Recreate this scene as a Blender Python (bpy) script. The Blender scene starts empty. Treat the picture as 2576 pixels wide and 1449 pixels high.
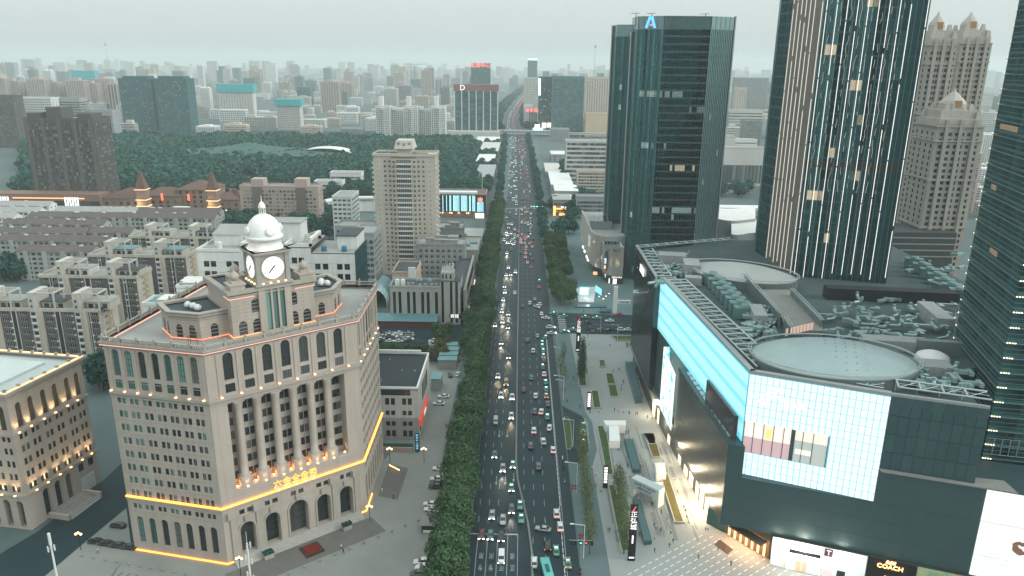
import bpy,bmesh,math,random
from mathutils import Matrix,Vector,noise as mnoise
R=math.radians
PI=math.pi
scene=bpy.context.scene
COL=scene.collection
# camera
cam_data=bpy.data.cameras.new('camera')
cam=bpy.data.objects.new('camera',cam_data)
COL.objects.link(cam)
CAM_H=130.0
cam_data.sensor_width=36.0
cam_data.lens=36.0*1890.0/2576.0
cam_data.clip_start=1.0
cam_data.clip_end=60000.0
CAM_ROT=Matrix.Rotation(R(0.66),3,'Z')@Matrix.Rotation(R(90-16.75),3,'X')@Matrix.Rotation(R(0.6),3,'Z')
cam.location=(0,0,CAM_H)
cam.rotation_mode='XYZ'
cam.rotation_euler=CAM_ROT.to_euler('XYZ')
scene.camera=cam
# sky and sun (overcast dusk)
SUN_EL,SUN_AZ=26.0,104.0
world=bpy.data.worlds.new('World')
scene.world=world
world.use_nodes=True
wt=world.node_tree
for n in list(wt.nodes):
	wt.nodes.remove(n)
wout=wt.nodes.new('ShaderNodeOutputWorld')
wbg=wt.nodes.new('ShaderNodeBackground')
sky=wt.nodes.new('ShaderNodeTexSky')
sky.sky_type='NISHITA'
sky.sun_disc=False
sky.sun_elevation=R(SUN_EL)
sky.sun_rotation=R(SUN_AZ)
sky.altitude=100.0
sky.air_density=1.0
sky.dust_density=4.0
sky.ozone_density=1.0
hsv=wt.nodes.new('ShaderNodeHueSaturation')
hsv.inputs['Saturation'].default_value=0.12
tint=wt.nodes.new('ShaderNodeMix')
tint.data_type='RGBA'
tint.blend_type='MULTIPLY'
tint.inputs['Factor'].default_value=1.0
tint.inputs['B'].default_value=(0.86,1.0,0.985,1)
flat=wt.nodes.new('ShaderNodeMix')
flat.data_type='RGBA'
flat.inputs['Factor'].default_value=0.78
flat.inputs['B'].default_value=(6.3,7.05,6.95,1)
wt.links.new(sky.outputs[0],hsv.inputs['Color'])
wt.links.new(hsv.outputs[0],tint.inputs['A'])
wt.links.new(tint.outputs['Result'],flat.inputs['A'])
wtc=wt.nodes.new('ShaderNodeTexCoord')
wsp=wt.nodes.new('ShaderNodeSeparateXYZ')
wmx=wt.nodes.new('ShaderNodeMath')
wmx.operation='MAXIMUM'
wmx.inputs[1].default_value=0.0
wma=wt.nodes.new('ShaderNodeMath')
wma.operation='MULTIPLY_ADD'
wma.inputs[1].default_value=1.5
wma.inputs[2].default_value=1.0
wsc=wt.nodes.new('ShaderNodeVectorMath')
wsc.operation='SCALE'
wt.links.new(wtc.outputs['Generated'],wsp.inputs[0])
wt.links.new(wsp.outputs['Z'],wmx.inputs[0])
wt.links.new(wmx.outputs[0],wma.inputs[0])
wt.links.new(flat.outputs['Result'],wsc.inputs[0])
wt.links.new(wma.outputs[0],wsc.inputs['Scale'])
wt.links.new(wsc.outputs[0],wbg.inputs['Color'])
wbg.inputs['Strength'].default_value=0.10
wt.links.new(wbg.outputs[0],wout.inputs['Surface'])
sun_d=bpy.data.lights.new('sun','SUN')
sun_d.energy=1.4
sun_d.angle=R(20)
sun_d.color=(1.0,0.95,0.88)
sun=bpy.data.objects.new('sun',sun_d)
COL.objects.link(sun)
sun.rotation_euler=(R(90-SUN_EL),0,R(180-SUN_AZ))
sun.location=(0,0,400)
# picture settings
vs=scene.view_settings
vs.view_transform='Standard'
vs.look='None'
vs.exposure=0.2
vs.gamma=1.0
vs.use_curve_mapping=False
cy=scene.cycles
cy.use_denoising=True
cy.use_adaptive_sampling=True
cy.adaptive_threshold=0.02
cy.max_bounces=6
cy.diffuse_bounces=2
cy.glossy_bounces=3
cy.transmission_bounces=2
cy.volume_bounces=2
cy.transparent_max_bounces=6
cy.sample_clamp_indirect=4.0
cy.sample_clamp_direct=0.0
cy.caustics_reflective=False
cy.caustics_refractive=False
cy.use_light_tree=True
def ray_dir(px,py):
	"""direction through a point of the 2576 x 1449 view of the photograph"""
	return CAM_ROT@Vector(((px-1288.0)/1890.0,-(py-724.5)/1890.0,-1.0))
def G(px,py,z=0.0):
	"""where that view direction meets the level z"""
	d=ray_dir(px,py)
	t=(z-CAM_H)/d.z
	return Vector((d.x*t,d.y*t,z))
def AY(px,py,y):
	"""where it meets the vertical plane across the avenue at distance y"""
	d=ray_dir(px,py)
	t=y/d.y
	return Vector((d.x*t,y,CAM_H+d.z*t))
# materials
MATS={}
def nn(nt,kind,**kw):
	n=nt.nodes.new(kind)
	for k,v in kw.items():
		setattr(n,k,v)
	return n
def mat(name,col,rough=0.8,var=0.12,scale=0.15,streak=0.0,metal=0.0,spec=0.3,isl=0.0,objv=0.0,bump=0.0,fine=0.0):
	"""painted / mineral surface: base colour with broad mottling, optional vertical weather streaks,
    per-leaf (isl) or per-object (objv) variation"""
	if name in MATS:
		return MATS[name]
	m=bpy.data.materials.new(name)
	m.use_nodes=True
	nt=m.node_tree
	b=nt.nodes['Principled BSDF']
	b.inputs['Roughness'].default_value=rough
	b.inputs['Metallic'].default_value=metal
	b.inputs['Specular IOR Level'].default_value=spec
	L=nt.links.new
	geo=nn(nt,'ShaderNodeNewGeometry')
	val=None
	def acc(sock,amt):
		nonlocal val
		mm=nn(nt,'ShaderNodeMath',operation='MULTIPLY_ADD')
		L(sock,mm.inputs[0])
		mm.inputs[1].default_value=2*amt
		if val is None:
			mm.inputs[2].default_value=1.0-amt
		else:
			sub=nn(nt,'ShaderNodeMath',operation='SUBTRACT')
			L(val,sub.inputs[0])
			sub.inputs[1].default_value=amt
			L(sub.outputs[0],mm.inputs[2])
		val=mm.outputs[0]
	if var>0:
		tx=nn(nt,'ShaderNodeTexNoise')
		tx.inputs['Scale'].default_value=scale
		tx.inputs['Detail'].default_value=5
		tx.inputs['Roughness'].default_value=0.65
		L(geo.outputs['Position'],tx.inputs['Vector'])
		acc(tx.outputs['Fac'],var*1.8)
	if streak>0:
		mp=nn(nt,'ShaderNodeMapping')
		mp.inputs['Scale'].default_value=(1.1,1.1,0.06)
		L(geo.outputs['Position'],mp.inputs['Vector'])
		tx=nn(nt,'ShaderNodeTexNoise')
		tx.inputs['Scale'].default_value=0.9
		tx.inputs['Detail'].default_value=4
		L(mp.outputs[0],tx.inputs['Vector'])
		acc(tx.outputs['Fac'],streak*1.8)
	if fine>0:
		tx=nn(nt,'ShaderNodeTexNoise')
		tx.inputs['Scale'].default_value=2.3
		tx.inputs['Detail'].default_value=3
		L(geo.outputs['Position'],tx.inputs['Vector'])
		acc(tx.outputs['Fac'],fine*1.8)
	if isl>0:
		acc(geo.outputs['Random Per Island'],isl)
	if objv>0:
		oi=nn(nt,'ShaderNodeObjectInfo')
		acc(oi.outputs['Random'],objv)
	rgb=nn(nt,'ShaderNodeRGB')
	rgb.outputs[0].default_value=(*col,1)
	if val is not None:
		vm=nn(nt,'ShaderNodeVectorMath',operation='SCALE')
		L(rgb.outputs[0],vm.inputs[0])
		L(val,vm.inputs['Scale'])
		L(vm.outputs[0],b.inputs['Base Color'])
	else:
		b.inputs['Base Color'].default_value=(*col,1)
	MATS[name]=m
	return m
def glass(name,dark,light,rough=0.12,k=0.5,isl=False,metal=0.0,spec=0.5,floors=None):
	"""window glass seen from outside: dark rooms behind, some with blinds; varies pane by pane"""
	if name in MATS:
		return MATS[name]
	m=bpy.data.materials.new(name)
	m.use_nodes=True
	nt=m.node_tree
	b=nt.nodes['Principled BSDF']
	b.inputs['Roughness'].default_value=rough
	b.inputs['Specular IOR Level'].default_value=spec
	b.inputs['Metallic'].default_value=metal
	geo=nn(nt,'ShaderNodeNewGeometry')
	oi=nn(nt,'ShaderNodeObjectInfo')
	add=nn(nt,'ShaderNodeMath',operation='ADD')
	nt.links.new(oi.outputs['Random'],add.inputs[0])
	nt.links.new(geo.outputs['Random Per Island'],add.inputs[1])
	fr=nn(nt,'ShaderNodeMath',operation='FRACT')
	nt.links.new(add.outputs[0],fr.inputs[0])
	src=fr.outputs[0]
	pw=nn(nt,'ShaderNodeMath',operation='POWER')
	nt.links.new(src,pw.inputs[0])
	pw.inputs[1].default_value=1.0/max(k,0.01)
	fac=pw.outputs[0]
	if floors:
		sep=nn(nt,'ShaderNodeSeparateXYZ')
		nt.links.new(geo.outputs['Position'],sep.inputs[0])
		dv=nn(nt,'ShaderNodeMath',operation='DIVIDE')
		nt.links.new(sep.outputs['Z'],dv.inputs[0])
		dv.inputs[1].default_value=floors
		fl=nn(nt,'ShaderNodeMath',operation='FLOOR')
		nt.links.new(dv.outputs[0],fl.inputs[0])
		wn=nn(nt,'ShaderNodeTexWhiteNoise',noise_dimensions='1D')
		nt.links.new(fl.outputs[0],wn.inputs['W'])
		mu=nn(nt,'ShaderNodeMath',operation='MULTIPLY')
		nt.links.new(fac,mu.inputs[0])
		nt.links.new(wn.outputs['Value'],mu.inputs[1])
		fac=mu.outputs[0]
	mx=nn(nt,'ShaderNodeMix',data_type='RGBA')
	mx.inputs['A'].default_value=(*dark,1)
	mx.inputs['B'].default_value=(*light,1)
	nt.links.new(fac,mx.inputs['Factor'])
	nt.links.new(mx.outputs['Result'],b.inputs['Base Color'])
	MATS[name]=m
	return m
def emit(name,col,s,base=(0.1,0.1,0.1)):
	if name in MATS:
		return MATS[name]
	m=bpy.data.materials.new(name)
	m.use_nodes=True
	b=m.node_tree.nodes['Principled BSDF']
	b.inputs['Base Color'].default_value=(*base,1)
	b.inputs['Emission Color'].default_value=(*col,1)
	b.inputs['Emission Strength'].default_value=s
	b.inputs['Roughness'].default_value=0.5
	MATS[name]=m
	return m
# mesh builder
class MB:
	def __init__(s):
		s.v,s.f,s.m,s.sm=[],[],[],[]
	def add(s,vs,fs,mi=0,smooth=False):
		o=len(s.v)
		s.v.extend(vs)
		for f in fs:
			s.f.append(tuple(i+o for i in f))
			s.m.append(mi)
			s.sm.append(smooth)
		return s
	def quad(s,a,b,c,d,mi=0):
		return s.add([tuple(a),tuple(b),tuple(c),tuple(d)],[(0,1,2,3)],mi)
	def box(s,x0,x1,y0,y1,z0,z1,mi=0):
		v=[(x,y,z)for z in(z0,z1)for y in(y0,y1)for x in(x0,x1)]
		return s.add(v,[(0,2,3,1),(4,5,7,6),(0,1,5,4),(2,6,7,3),(0,4,6,2),(1,3,7,5)],mi)
	def obox(s,p,ang,lx,ly,z0,z1,mi=0,tx=1.0):
		"""box centred at p (x,y), rotated ang, half sizes lx, ly; tx scales the top"""
		c,n=math.cos(ang),math.sin(ang)
		v=[]
		for z,k in((z0,1.0),(z1,tx)):
			for b in(-ly*k,ly*k):
				for a in(-lx*k,lx*k):
					v.append((p[0]+a*c-b*n,p[1]+a*n+b*c,z))
		return s.add(v,[(0,2,3,1),(4,5,7,6),(0,1,5,4),(2,6,7,3),(0,4,6,2),(1,3,7,5)],mi)
	def prism(s,poly,z0,z1,mi=0,top=True,bot=False,topmi=None):
		n=len(poly)
		v=[(p[0],p[1],z0)for p in poly]+[(p[0],p[1],z1)for p in poly]
		s.add(v,[(i,(i+1)%n,n+(i+1)%n,n+i)for i in range(n)],mi)
		if top:
			s.add([(p[0],p[1],z1)for p in poly],[tuple(range(n))],mi if topmi is None else topmi)
		if bot:
			s.add([(p[0],p[1],z0)for p in poly],[tuple(range(n))[::-1]],mi)
		return s
	def ring(s,poly,inner,z0,z1,mi=0):
		"""upstand between an outer and an inner outline"""
		n=len(poly)
		v=[(p[0],p[1],z)for z in(z0,z1)for p in poly]+[(p[0],p[1],z)for z in(z0,z1)for p in inner]
		f=[]
		for i in range(n):
			j=(i+1)%n
			f+=[(i,j,n+j,n+i),(2*n+j,2*n+i,3*n+i,3*n+j),(n+i,n+j,3*n+j,3*n+i),(j,i,2*n+i,2*n+j)]
		return s.add(v,f,mi)
	def tube(s,p,q,r,n=6,mi=0,r2=None,smooth=True):
		p,q=Vector(p),Vector(q)
		d=(q-p)
		if d.length<1e-6:
			return s
		d.normalize()
		a=d.orthogonal().normalized()
		b=d.cross(a)
		r2=r if r2 is None else r2
		v=[]
		for c,rr in((p,r),(q,r2)):
			for i in range(n):
				t=2*PI*i/n
				v.append(tuple(c+a*(rr*math.cos(t))+b*(rr*math.sin(t))))
		f=[(i,(i+1)%n,n+(i+1)%n,n+i)for i in range(n)]
		s.add(v,f,mi,smooth)
		s.add(v[n:],[tuple(range(n))],mi)
		s.add(v[:n],[tuple(range(n))[::-1]],mi)
		return s
	def lathe(s,prof,n=16,cx=0,cy=0,mi=0,smooth=True,a0=0.0):
		v=[]
		for r,z in prof:
			for i in range(n):
				t=2*PI*i/n+a0
				v.append((cx+r*math.cos(t),cy+r*math.sin(t),z))
		f=[]
		for k in range(len(prof)-1):
			for i in range(n):
				j=(i+1)%n
				f.append((k*n+i,k*n+j,(k+1)*n+j,(k+1)*n+i))
		s.add(v,f,mi,smooth)
		s.add(v[-n:],[tuple(range(n))],mi)
		return s
	def mesh(s,name,mats,origin=(0,0,0)):
		me=bpy.data.meshes.new(name)
		ox,oy,oz=origin
		me.from_pydata([(a-ox,b-oy,c-oz)for a,b,c in s.v],[],s.f)
		for m in mats:
			me.materials.append(m)
		me.polygons.foreach_set('material_index',s.m)
		me.polygons.foreach_set('use_smooth',s.sm)
		me.update()
		return me
	def split(s,name,mats,parent):
		"""one part per separate piece"""
		par=list(range(len(s.v)))
		def root(i):
			while par[i]!=i:
				par[i]=par[par[i]]
				i=par[i]
			return i
		keys={}
		for i,v in enumerate(s.v):
			k=(round(v[0],3),round(v[1],3),round(v[2],3))
			par[root(i)]=root(keys.setdefault(k,i))
		for f in s.f:
			for i in f[1:]:
				par[root(i)]=root(f[0])
		bits={}
		for k,f in enumerate(s.f):
			b,m=bits.setdefault(root(f[0]),(MB(),{}))
			for i in f:
				if i not in m:
					m[i]=len(b.v)
					b.v.append(s.v[i])
			b.f.append(tuple(m[i]for i in f))
			b.m.append(s.m[k])
			b.sm.append(s.sm[k])
		for b,_ in bits.values():
			b.build(name,mats,parent)
	def build(s,name,mats,parent=None,kind=None,label=None,local=False):
		if not isinstance(mats,(list,tuple)):
			mats=[mats]
		org=(0,0,0)
		if parent is not None and not local:
			org=root_loc(parent)
		o=bpy.data.objects.new(name,s.mesh(name,mats,org))
		COL.objects.link(o)
		if parent is not None:
			o.parent=parent
		if kind:
			o['kind']=kind
		if label:
			o['label']=label
		return o
def root_loc(o):
	x=Vector((0,0,0))
	while o is not None:
		x=x+o.location
		o=o.parent
	return x
def thing(name,label,cat,loc=(0,0,0),rz=0.0,group=None):
	o=bpy.data.objects.new(name,None)
	o.empty_display_size=0.5
	COL.objects.link(o)
	o.location=loc
	o.rotation_euler=(0,0,rz)
	o['label']=label
	o['category']=cat
	if group:
		o['group']=group
	return o
def tag(o,label,cat,group=None):
	o['label']=label
	o['category']=cat
	if group:
		o['group']=group
	return o
def inst(name,me,parent=None,loc=(0,0,0),rz=0.0,scale=None):
	o=bpy.data.objects.new(name,me)
	COL.objects.link(o)
	o.location=loc
	o.rotation_euler=(0,0,rz)
	if scale is not None:
		o.scale=scale if hasattr(scale,'__len__')else(scale,)*3
	if parent is not None:
		o.parent=parent
	return o
def dup(root,loc,rz=0.0,label=None,group=None,scale=None):
	r=root.copy()
	COL.objects.link(r)
	r.location=loc
	r.rotation_euler=(0,0,rz)
	if scale is not None:
		r.scale=(scale,)*3 if not hasattr(scale,'__len__')else scale
	if label:
		r['label']=label
	if group:
		r['group']=group
	for ch in KIDS.get(root.name)or list(root.children):
		c=ch.copy()
		COL.objects.link(c)
		c.parent=r
	return r
KIDS={}
# windows and walls
WGEO={}
def win_geo(style,w,h):
	"""(verts, faces, mats): x across, z up, outside is -y. material 0 frame, 1 glass"""
	key=(style,round(w,2),round(h,2))
	if key in WGEO:
		return key
	b=MB()
	t=0.07
	if style=='plain':
		b.quad((-w/2,0,0),(w/2,0,0),(w/2,0,h),(-w/2,0,h),1)
	elif style=='arch':
		r=w/2
		n=8
		pts=[(-r,0,0),(r,0,0)]+[(r*math.cos(PI*i/n),0,h-r+r*math.sin(PI*i/n))for i in range(n+1)]
		b.add(pts,[tuple(range(len(pts)))],1)
		for z in[h-r]+[k*(h-r)/4 for k in(1,2,3)]:
			b.box(-r,r,-0.06,0.0,z-0.05,z+0.05,0)
		for x in(-r/3,r/3):
			b.box(x-0.04,x+0.04,-0.06,0.0,0,h-r,0)
		for k in range(1,n,2):
			a=PI*k/n
			b.add([(0.05,-0.05,h-r),(-0.05,-0.05,h-r),(r*math.cos(a)-0.05,-0.05,h-r+r*math.sin(a)),(r*math.cos(a)+0.05,-0.05,h-r+r*math.sin(a))],[(0,1,2,3)],0)
	else:
		b.quad((-w/2,0,0),(w/2,0,0),(w/2,0,h),(-w/2,0,h),1)
		b.box(-w/2,w/2,-0.08,0.02,0,t)
		b.box(-w/2,w/2,-0.08,0.02,h-t,h)
		b.box(-w/2,-w/2+t,-0.08,0.02,t,h-t)
		b.box(w/2-t,w/2,-0.08,0.02,t,h-t)
		if style=='sash':
			b.box(-w/2+t,w/2-t,-0.06,0.02,h*0.48,h*0.48+t)
		elif style=='cross':
			b.box(-0.04,0.04,-0.06,0.02,t,h-t)
			b.box(-w/2+t,w/2-t,-0.06,0.02,h*0.66,h*0.66+0.06)
		elif style.startswith('n'):
			k=int(style[1:])
			for i in range(1,k):
				x=-w/2+w*i/k
				b.box(x-0.05,x+0.05,-0.06,0.02,t,h-t)
	WGEO[key]=(b.v,b.f,b.m)
	return key
WREG={}
def want_window(T,key,loc,ang,mats,name='window'):
	WREG.setdefault(T.name,(T,[]))[1].append((key,loc,ang,mats,name))
WMESH={}
def flush_windows(T,most=300):
	"""nearest windows become objects of their own, the rest one joined part"""
	if T.name not in WREG:
		return
	_,L=WREG.pop(T.name)
	L.sort(key=lambda e:(Vector(e[1])-cam.location).length)
	org=root_loc(T)
	for key,loc,ang,mats,name in L[:most]:
		mk=(key,tuple(m.name for m in mats),name)
		if mk not in WMESH:
			v,f,mi=WGEO[key]
			me=bpy.data.meshes.new(name)
			me.from_pydata(v,[],f)
			for m in mats:
				me.materials.append(m)
			me.polygons.foreach_set('material_index',mi)
			WMESH[mk]=me
		inst(name,WMESH[mk],T,Vector(loc)-org,ang)
	rest={}
	for e in L[most:]:
		rest.setdefault((tuple(m.name for m in e[3]),e[4]),[]).append(e)
	for(mn,name),es in rest.items():
		b=MB()
		for key,loc,ang,mats,_ in es:
			v,f,mi=WGEO[key]
			c,s=math.cos(ang),math.sin(ang)
			vs=[(loc[0]+x*c-y*s,loc[1]+x*s+y*c,loc[2]+z)for x,y,z in v]
			o=len(b.v)
			b.v.extend(vs)
			b.f.extend(tuple(i+o for i in ff)for ff in f)
			b.m.extend(mi)
			b.sm.extend([False]*len(f))
		b.build(name,es[0][3],T,kind='stuff')
def facade(T,p0,p1,z0,z1,rows,wall,wmats=None,depth=0.3,name='wall',reveal=None,sink=None):
	"""wall from p0 to p1 (outside on the right), with recessed openings.
    rows: dicts z, h, xs (centres along the wall), w, arch, style, sub (window name), mats"""
	p0,p1=Vector((p0[0],p0[1])),Vector((p1[0],p1[1]))
	W=(p1-p0).length
	u=(p1-p0)/W
	nrm=Vector((u.y,-u.x))
	ang=math.atan2(u.y,u.x)
	b=sink if sink is not None else MB()
	def P(x,z,d=0.0):
		return(p0.x+u.x*x-nrm.x*d,p0.y+u.y*x-nrm.y*d,z)
	def Q(xa,xb,za,zb):
		if xb-xa>1e-4 and zb-za>1e-4:
			b.quad(P(xa,za),P(xb,za),P(xb,zb),P(xa,zb))
	zc=z0
	for r in sorted(rows,key=lambda r:r['z']):
		za,zb=r['z'],r['z']+r['h']
		d=r.get('d',depth)
		Q(0,W,zc,za)
		xc=0.0
		w=r['w']
		for x in sorted(r['xs']):
			xa,xb=x-w/2,x+w/2
			Q(xc,xa,za,zb)
			xc=xb
			b.quad(P(xa,za),P(xa,za,d),P(xb,za,d),P(xb,za),1)
			if r.get('arch'):
				rr=w/2
				zs=zb-rr
				b.quad(P(xa,za,d),P(xa,za),P(xa,zs),P(xa,zs,d))
				b.quad(P(xb,za),P(xb,za,d),P(xb,zs,d),P(xb,zs))
				n=8
				arc=[(x+rr*math.cos(PI*i/n),zs+rr*math.sin(PI*i/n))for i in range(n+1)]
				for i in range(n):
					(ax,az),(bx,bz)=arc[i],arc[i+1]
					b.quad(P(ax,az),P(ax,az,d),P(bx,bz,d),P(bx,bz))
					cx=xb if i<n/2 else xa
					b.add([P(cx,zb),P(ax,az),P(bx,bz)],[(0,1,2)]if True else[],0)
			else:
				b.quad(P(xa,za,d),P(xa,za),P(xa,zb),P(xa,zb,d))
				b.quad(P(xb,za),P(xb,za,d),P(xb,zb,d),P(xb,zb))
				b.quad(P(xa,zb),P(xb,zb),P(xb,zb,d),P(xa,zb,d))
			st=r.get('style','sash')
			if st:
				key=win_geo('arch' if r.get('arch')else st,w,r['h'])
				mt=r.get('mats')or wmats
				want_window(T,key,P(x,za,d),ang,mt(x)if callable(mt)else mt,r.get('sub','window'))
		Q(xc,W,za,zb)
		zc=zb
	Q(0,W,zc,z1)
	if sink is None:
		return b.build(name,[wall,reveal or wall],T)
def spread_x(n,a,b):
	return[a+(b-a)*(i+0.5)/n for i in range(n)]
def band(b,poly,out,z0,z1,mi=0,closed=True):
	"""moulding that runs round an outline, standing out by `out`"""
	n=len(poly)
	pts=[Vector((p[0],p[1]))for p in poly]
	off=[]
	for i in range(n):
		if closed or 0<i<n-1:
			d1=(pts[i]-pts[i-1]).normalized()
			d2=(pts[(i+1)%n]-pts[i]).normalized()
		elif i==0:
			d1=d2=(pts[1]-pts[0]).normalized()
		else:
			d1=d2=(pts[i]-pts[i-1]).normalized()
		n1,n2=Vector((d1.y,-d1.x)),Vector((d2.y,-d2.x))
		k=(n1+n2)
		k=k/max(k.length_squared/2,0.3)
		off.append(pts[i]+k*out)
	m=n if closed else n-1
	for i in range(m):
		j=(i+1)%n
		a,c,d,e=pts[i],pts[j],off[j],off[i]
		b.add([(e.x,e.y,z0),(d.x,d.y,z0),(d.x,d.y,z1),(e.x,e.y,z1),(a.x,a.y,z1),(c.x,c.y,z1),(a.x,a.y,z0),(c.x,c.y,z0)],[(0,1,2,3),(3,2,5,4),(6,7,1,0)],mi)
	return[(p.x,p.y)for p in off]
def inset(poly,d):
	b=MB()
	return band(b,poly,-d,0,1)
def wavy(seed):
	return random.Random(seed)
# shared materials
M_STONE=mat('pale_granite',(0.39,0.338,0.295),0.75,0.10,0.12,streak=0.10,fine=0.05)
M_STONE_D=mat('pale_granite_trim',(0.345,0.312,0.275),0.75,0.10,0.3,streak=0.08)
M_DOME=mat('white_dome_paint',(0.78,0.77,0.74),0.6,0.05,0.4,streak=0.05)
M_ROOFGREY=mat('roof_screed',(0.30,0.30,0.285),0.9,0.16,0.12,fine=0.06)
M_ROOFDARK=mat('roof_felt',(0.06,0.075,0.08),0.9,0.2,0.2,fine=0.1)
M_ROOFTEAL=mat('roof_metal_teal',(0.10,0.22,0.24),0.5,0.12,0.3,spec=0.5)
M_FRAME_D=mat('frame_bronze',(0.035,0.045,0.047),0.5,0.0)
M_FRAME_W=mat('frame_white',(0.6,0.6,0.58),0.5,0.0)
M_GLASS=glass('window_glass',(0.02,0.026,0.028),(0.16,0.17,0.16),0.15,0.35)
M_GLASS_T=glass('window_glass_teal',(0.04,0.11,0.10),(0.17,0.32,0.29),0.15,0.7)
M_GLASS_K=glass('window_glass_black',(0.008,0.011,0.012),(0.05,0.06,0.06),0.12,0.3)
M_WHITE=mat('white_render',(0.66,0.66,0.63),0.8,0.08,0.12,streak=0.10)
M_STAIR=mat('stair_render',(0.50,0.475,0.43),0.85,0.1,0.12,streak=0.14)
M_CREAM=mat('cream_render',(0.50,0.45,0.38),0.85,0.1,0.12,streak=0.12)
M_BEIGE=mat('beige_tile',(0.46,0.42,0.36),0.8,0.09,0.1,streak=0.12)
M_GREYT=mat('grey_tile',(0.135,0.122,0.113),0.8,0.12,0.15,streak=0.12)
M_CONC=mat('concrete',(0.27,0.265,0.25),0.9,0.14,0.15,streak=0.1)
M_STEEL=mat('galvanised_steel',(0.40,0.47,0.47),0.45,0.12,0.6,metal=0.3,spec=0.5)
M_STEELW=mat('white_steel',(0.62,0.63,0.62),0.5,0.05,0.5)
M_BLACK=mat('black_metal',(0.012,0.014,0.015),0.4,0.0)
M_BARK=mat('bark',(0.07,0.055,0.045),0.9,0.2,1.0)
M_LEAF=mat('plane_leaves',(0.040,0.088,0.034),0.7,0.30,0.25,isl=0.45,objv=0.12,spec=0.25)
M_LEAF2=mat('park_leaves',(0.016,0.074,0.055),0.75,0.22,0.05,isl=0.45,objv=0.30,spec=0.2)
M_LEAF3=mat('ginkgo_leaves',(0.10,0.13,0.06),0.75,0.2,0.3,isl=0.4,objv=0.15,spec=0.2)
M_LEAF4=mat('yellowing_leaves',(0.085,0.075,0.028),0.75,0.2,0.3,isl=0.4,objv=0.15,spec=0.2)
M_ORANGE=emit('orange_led_strip',(1.0,0.27,0.02),5.0)
M_WARM=emit('warm_led_strip',(1.0,0.60,0.28),2.0)
M_PINK=emit('pink_led_strip',(1.0,0.50,0.40),1.1)
M_LAMP=emit('warm_lamp',(1.0,0.55,0.22),5.0)
M_LAMPW=emit('white_lamp',(1.0,0.88,0.70),4.0)
def spot(name,parent,loc,target,col,power,size=70,blend=0.7,r=0.15):
	d=bpy.data.lights.new(name,'SPOT')
	d.energy=power
	d.color=col
	d.spot_size=R(size)
	d.spot_blend=blend
	d.shadow_soft_size=r
	o=bpy.data.objects.new(name,d)
	COL.objects.link(o)
	o.parent=parent
	o.location=Vector(loc)-(root_loc(parent)if parent else Vector())
	o.rotation_euler=(Vector(target)-Vector(loc)).to_track_quat('-Z','Y').to_euler()
	return o
def lamp(name,parent,loc,col,power,r=0.2):
	d=bpy.data.lights.new(name,'POINT')
	d.energy=power
	d.color=col
	d.shadow_soft_size=r
	o=bpy.data.objects.new(name,d)
	COL.objects.link(o)
	o.parent=parent
	o.location=Vector(loc)-(root_loc(parent)if parent else Vector())
	return o
# lettering
TMP=bpy.data.scenes.new('workbench')
def tmp_graph():
	with bpy.context.temp_override(scene=TMP,view_layer=TMP.view_layers[0]):
		return bpy.context.evaluated_depsgraph_get()
def text_mesh(name,body,size,depth,material,align='CENTER'):
	cu=bpy.data.curves.new(name,'FONT')
	cu.body=body
	cu.size=size
	cu.extrude=depth
	cu.align_x=align
	cu.align_y='CENTER'
	cu.resolution_u=2
	o=bpy.data.objects.new(name,cu)
	TMP.collection.objects.link(o)
	dg=tmp_graph()
	me=bpy.data.meshes.new_from_object(o.evaluated_get(dg))
	bpy.data.objects.remove(o)
	me.materials.clear()
	me.materials.append(material)
	return me
def letters(name,body,size,material,parent,loc,rz,depth=0.12,flat=False,sx=1.0,tilt=None):
	"""writing standing on a wall (facing -y when rz = 0) or lying on the ground (flat)"""
	me=text_mesh(name,body,size,depth,material)
	o=bpy.data.objects.new(name,me)
	COL.objects.link(o)
	o.rotation_euler=(0 if flat else R(90),0,rz)
	if tilt:
		o.rotation_euler=tilt
	o.scale=(sx,1,1)
	if parent is not None:
		o.parent=parent
		o.location=Vector(loc)-root_loc(parent)
	else:
		o.location=loc
	return o
# the ground
M_ASPH=mat('asphalt',(0.012,0.029,0.037),0.6,0.20,0.06,fine=0.10,spec=0.22)
M_ASPH2=mat('asphalt_side_street',(0.015,0.034,0.040),0.7,0.18,0.08,fine=0.10,spec=0.2)
M_PAVE=mat('pavement_grey',(0.10,0.145,0.15),0.85,0.14,0.10,fine=0.10)
M_FORE=mat('forecourt_granite',(0.21,0.225,0.208),0.85,0.16,0.06,fine=0.08)
M_FORE_D=mat('forecourt_granite_dark',(0.125,0.125,0.117),0.85,0.14,0.2,fine=0.06)
M_CITY=mat('city_ground',(0.085,0.12,0.12),0.9,0.3,0.012,fine=0.05)
M_LINE=mat('road_paint',(0.30,0.33,0.33),0.7,0.3,0.8,fine=0.2)
M_LINEW=mat('paving_inlay_white',(0.75,0.76,0.75),0.6,0.1,0.8)
M_KERB=mat('kerb_stone',(0.24,0.25,0.245),0.85,0.15,0.5)
M_LAWN=mat('lawn',(0.045,0.085,0.022),0.9,0.3,0.5,fine=0.25)
M_LAWN_W=mat('lawn_dry',(0.095,0.078,0.018),0.9,0.3,0.5,fine=0.25)
def sheet(name,pts,z,material,kind='structure',parent=None):
	b=MB()
	b.add([(p[0],p[1],z)for p in pts],[tuple(range(len(pts)))])
	o=b.build(name,material,parent)
	if parent is None:
		o['kind']=kind
	return o
b=MB()
n=24
for i in range(n):
	for j in range(n):
		x0,x1=-13000+26000*i/n,-13000+26000*(i+1)/n
		y0,y1=-400+13400*j/n,-400+13400*(j+1)/n
		b.quad((x0,y0,-0.02),(x1,y0,-0.02),(x1,y1,-0.02),(x0,y1,-0.02))
o=b.build('ground',M_CITY)
o['kind']='structure'
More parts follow.
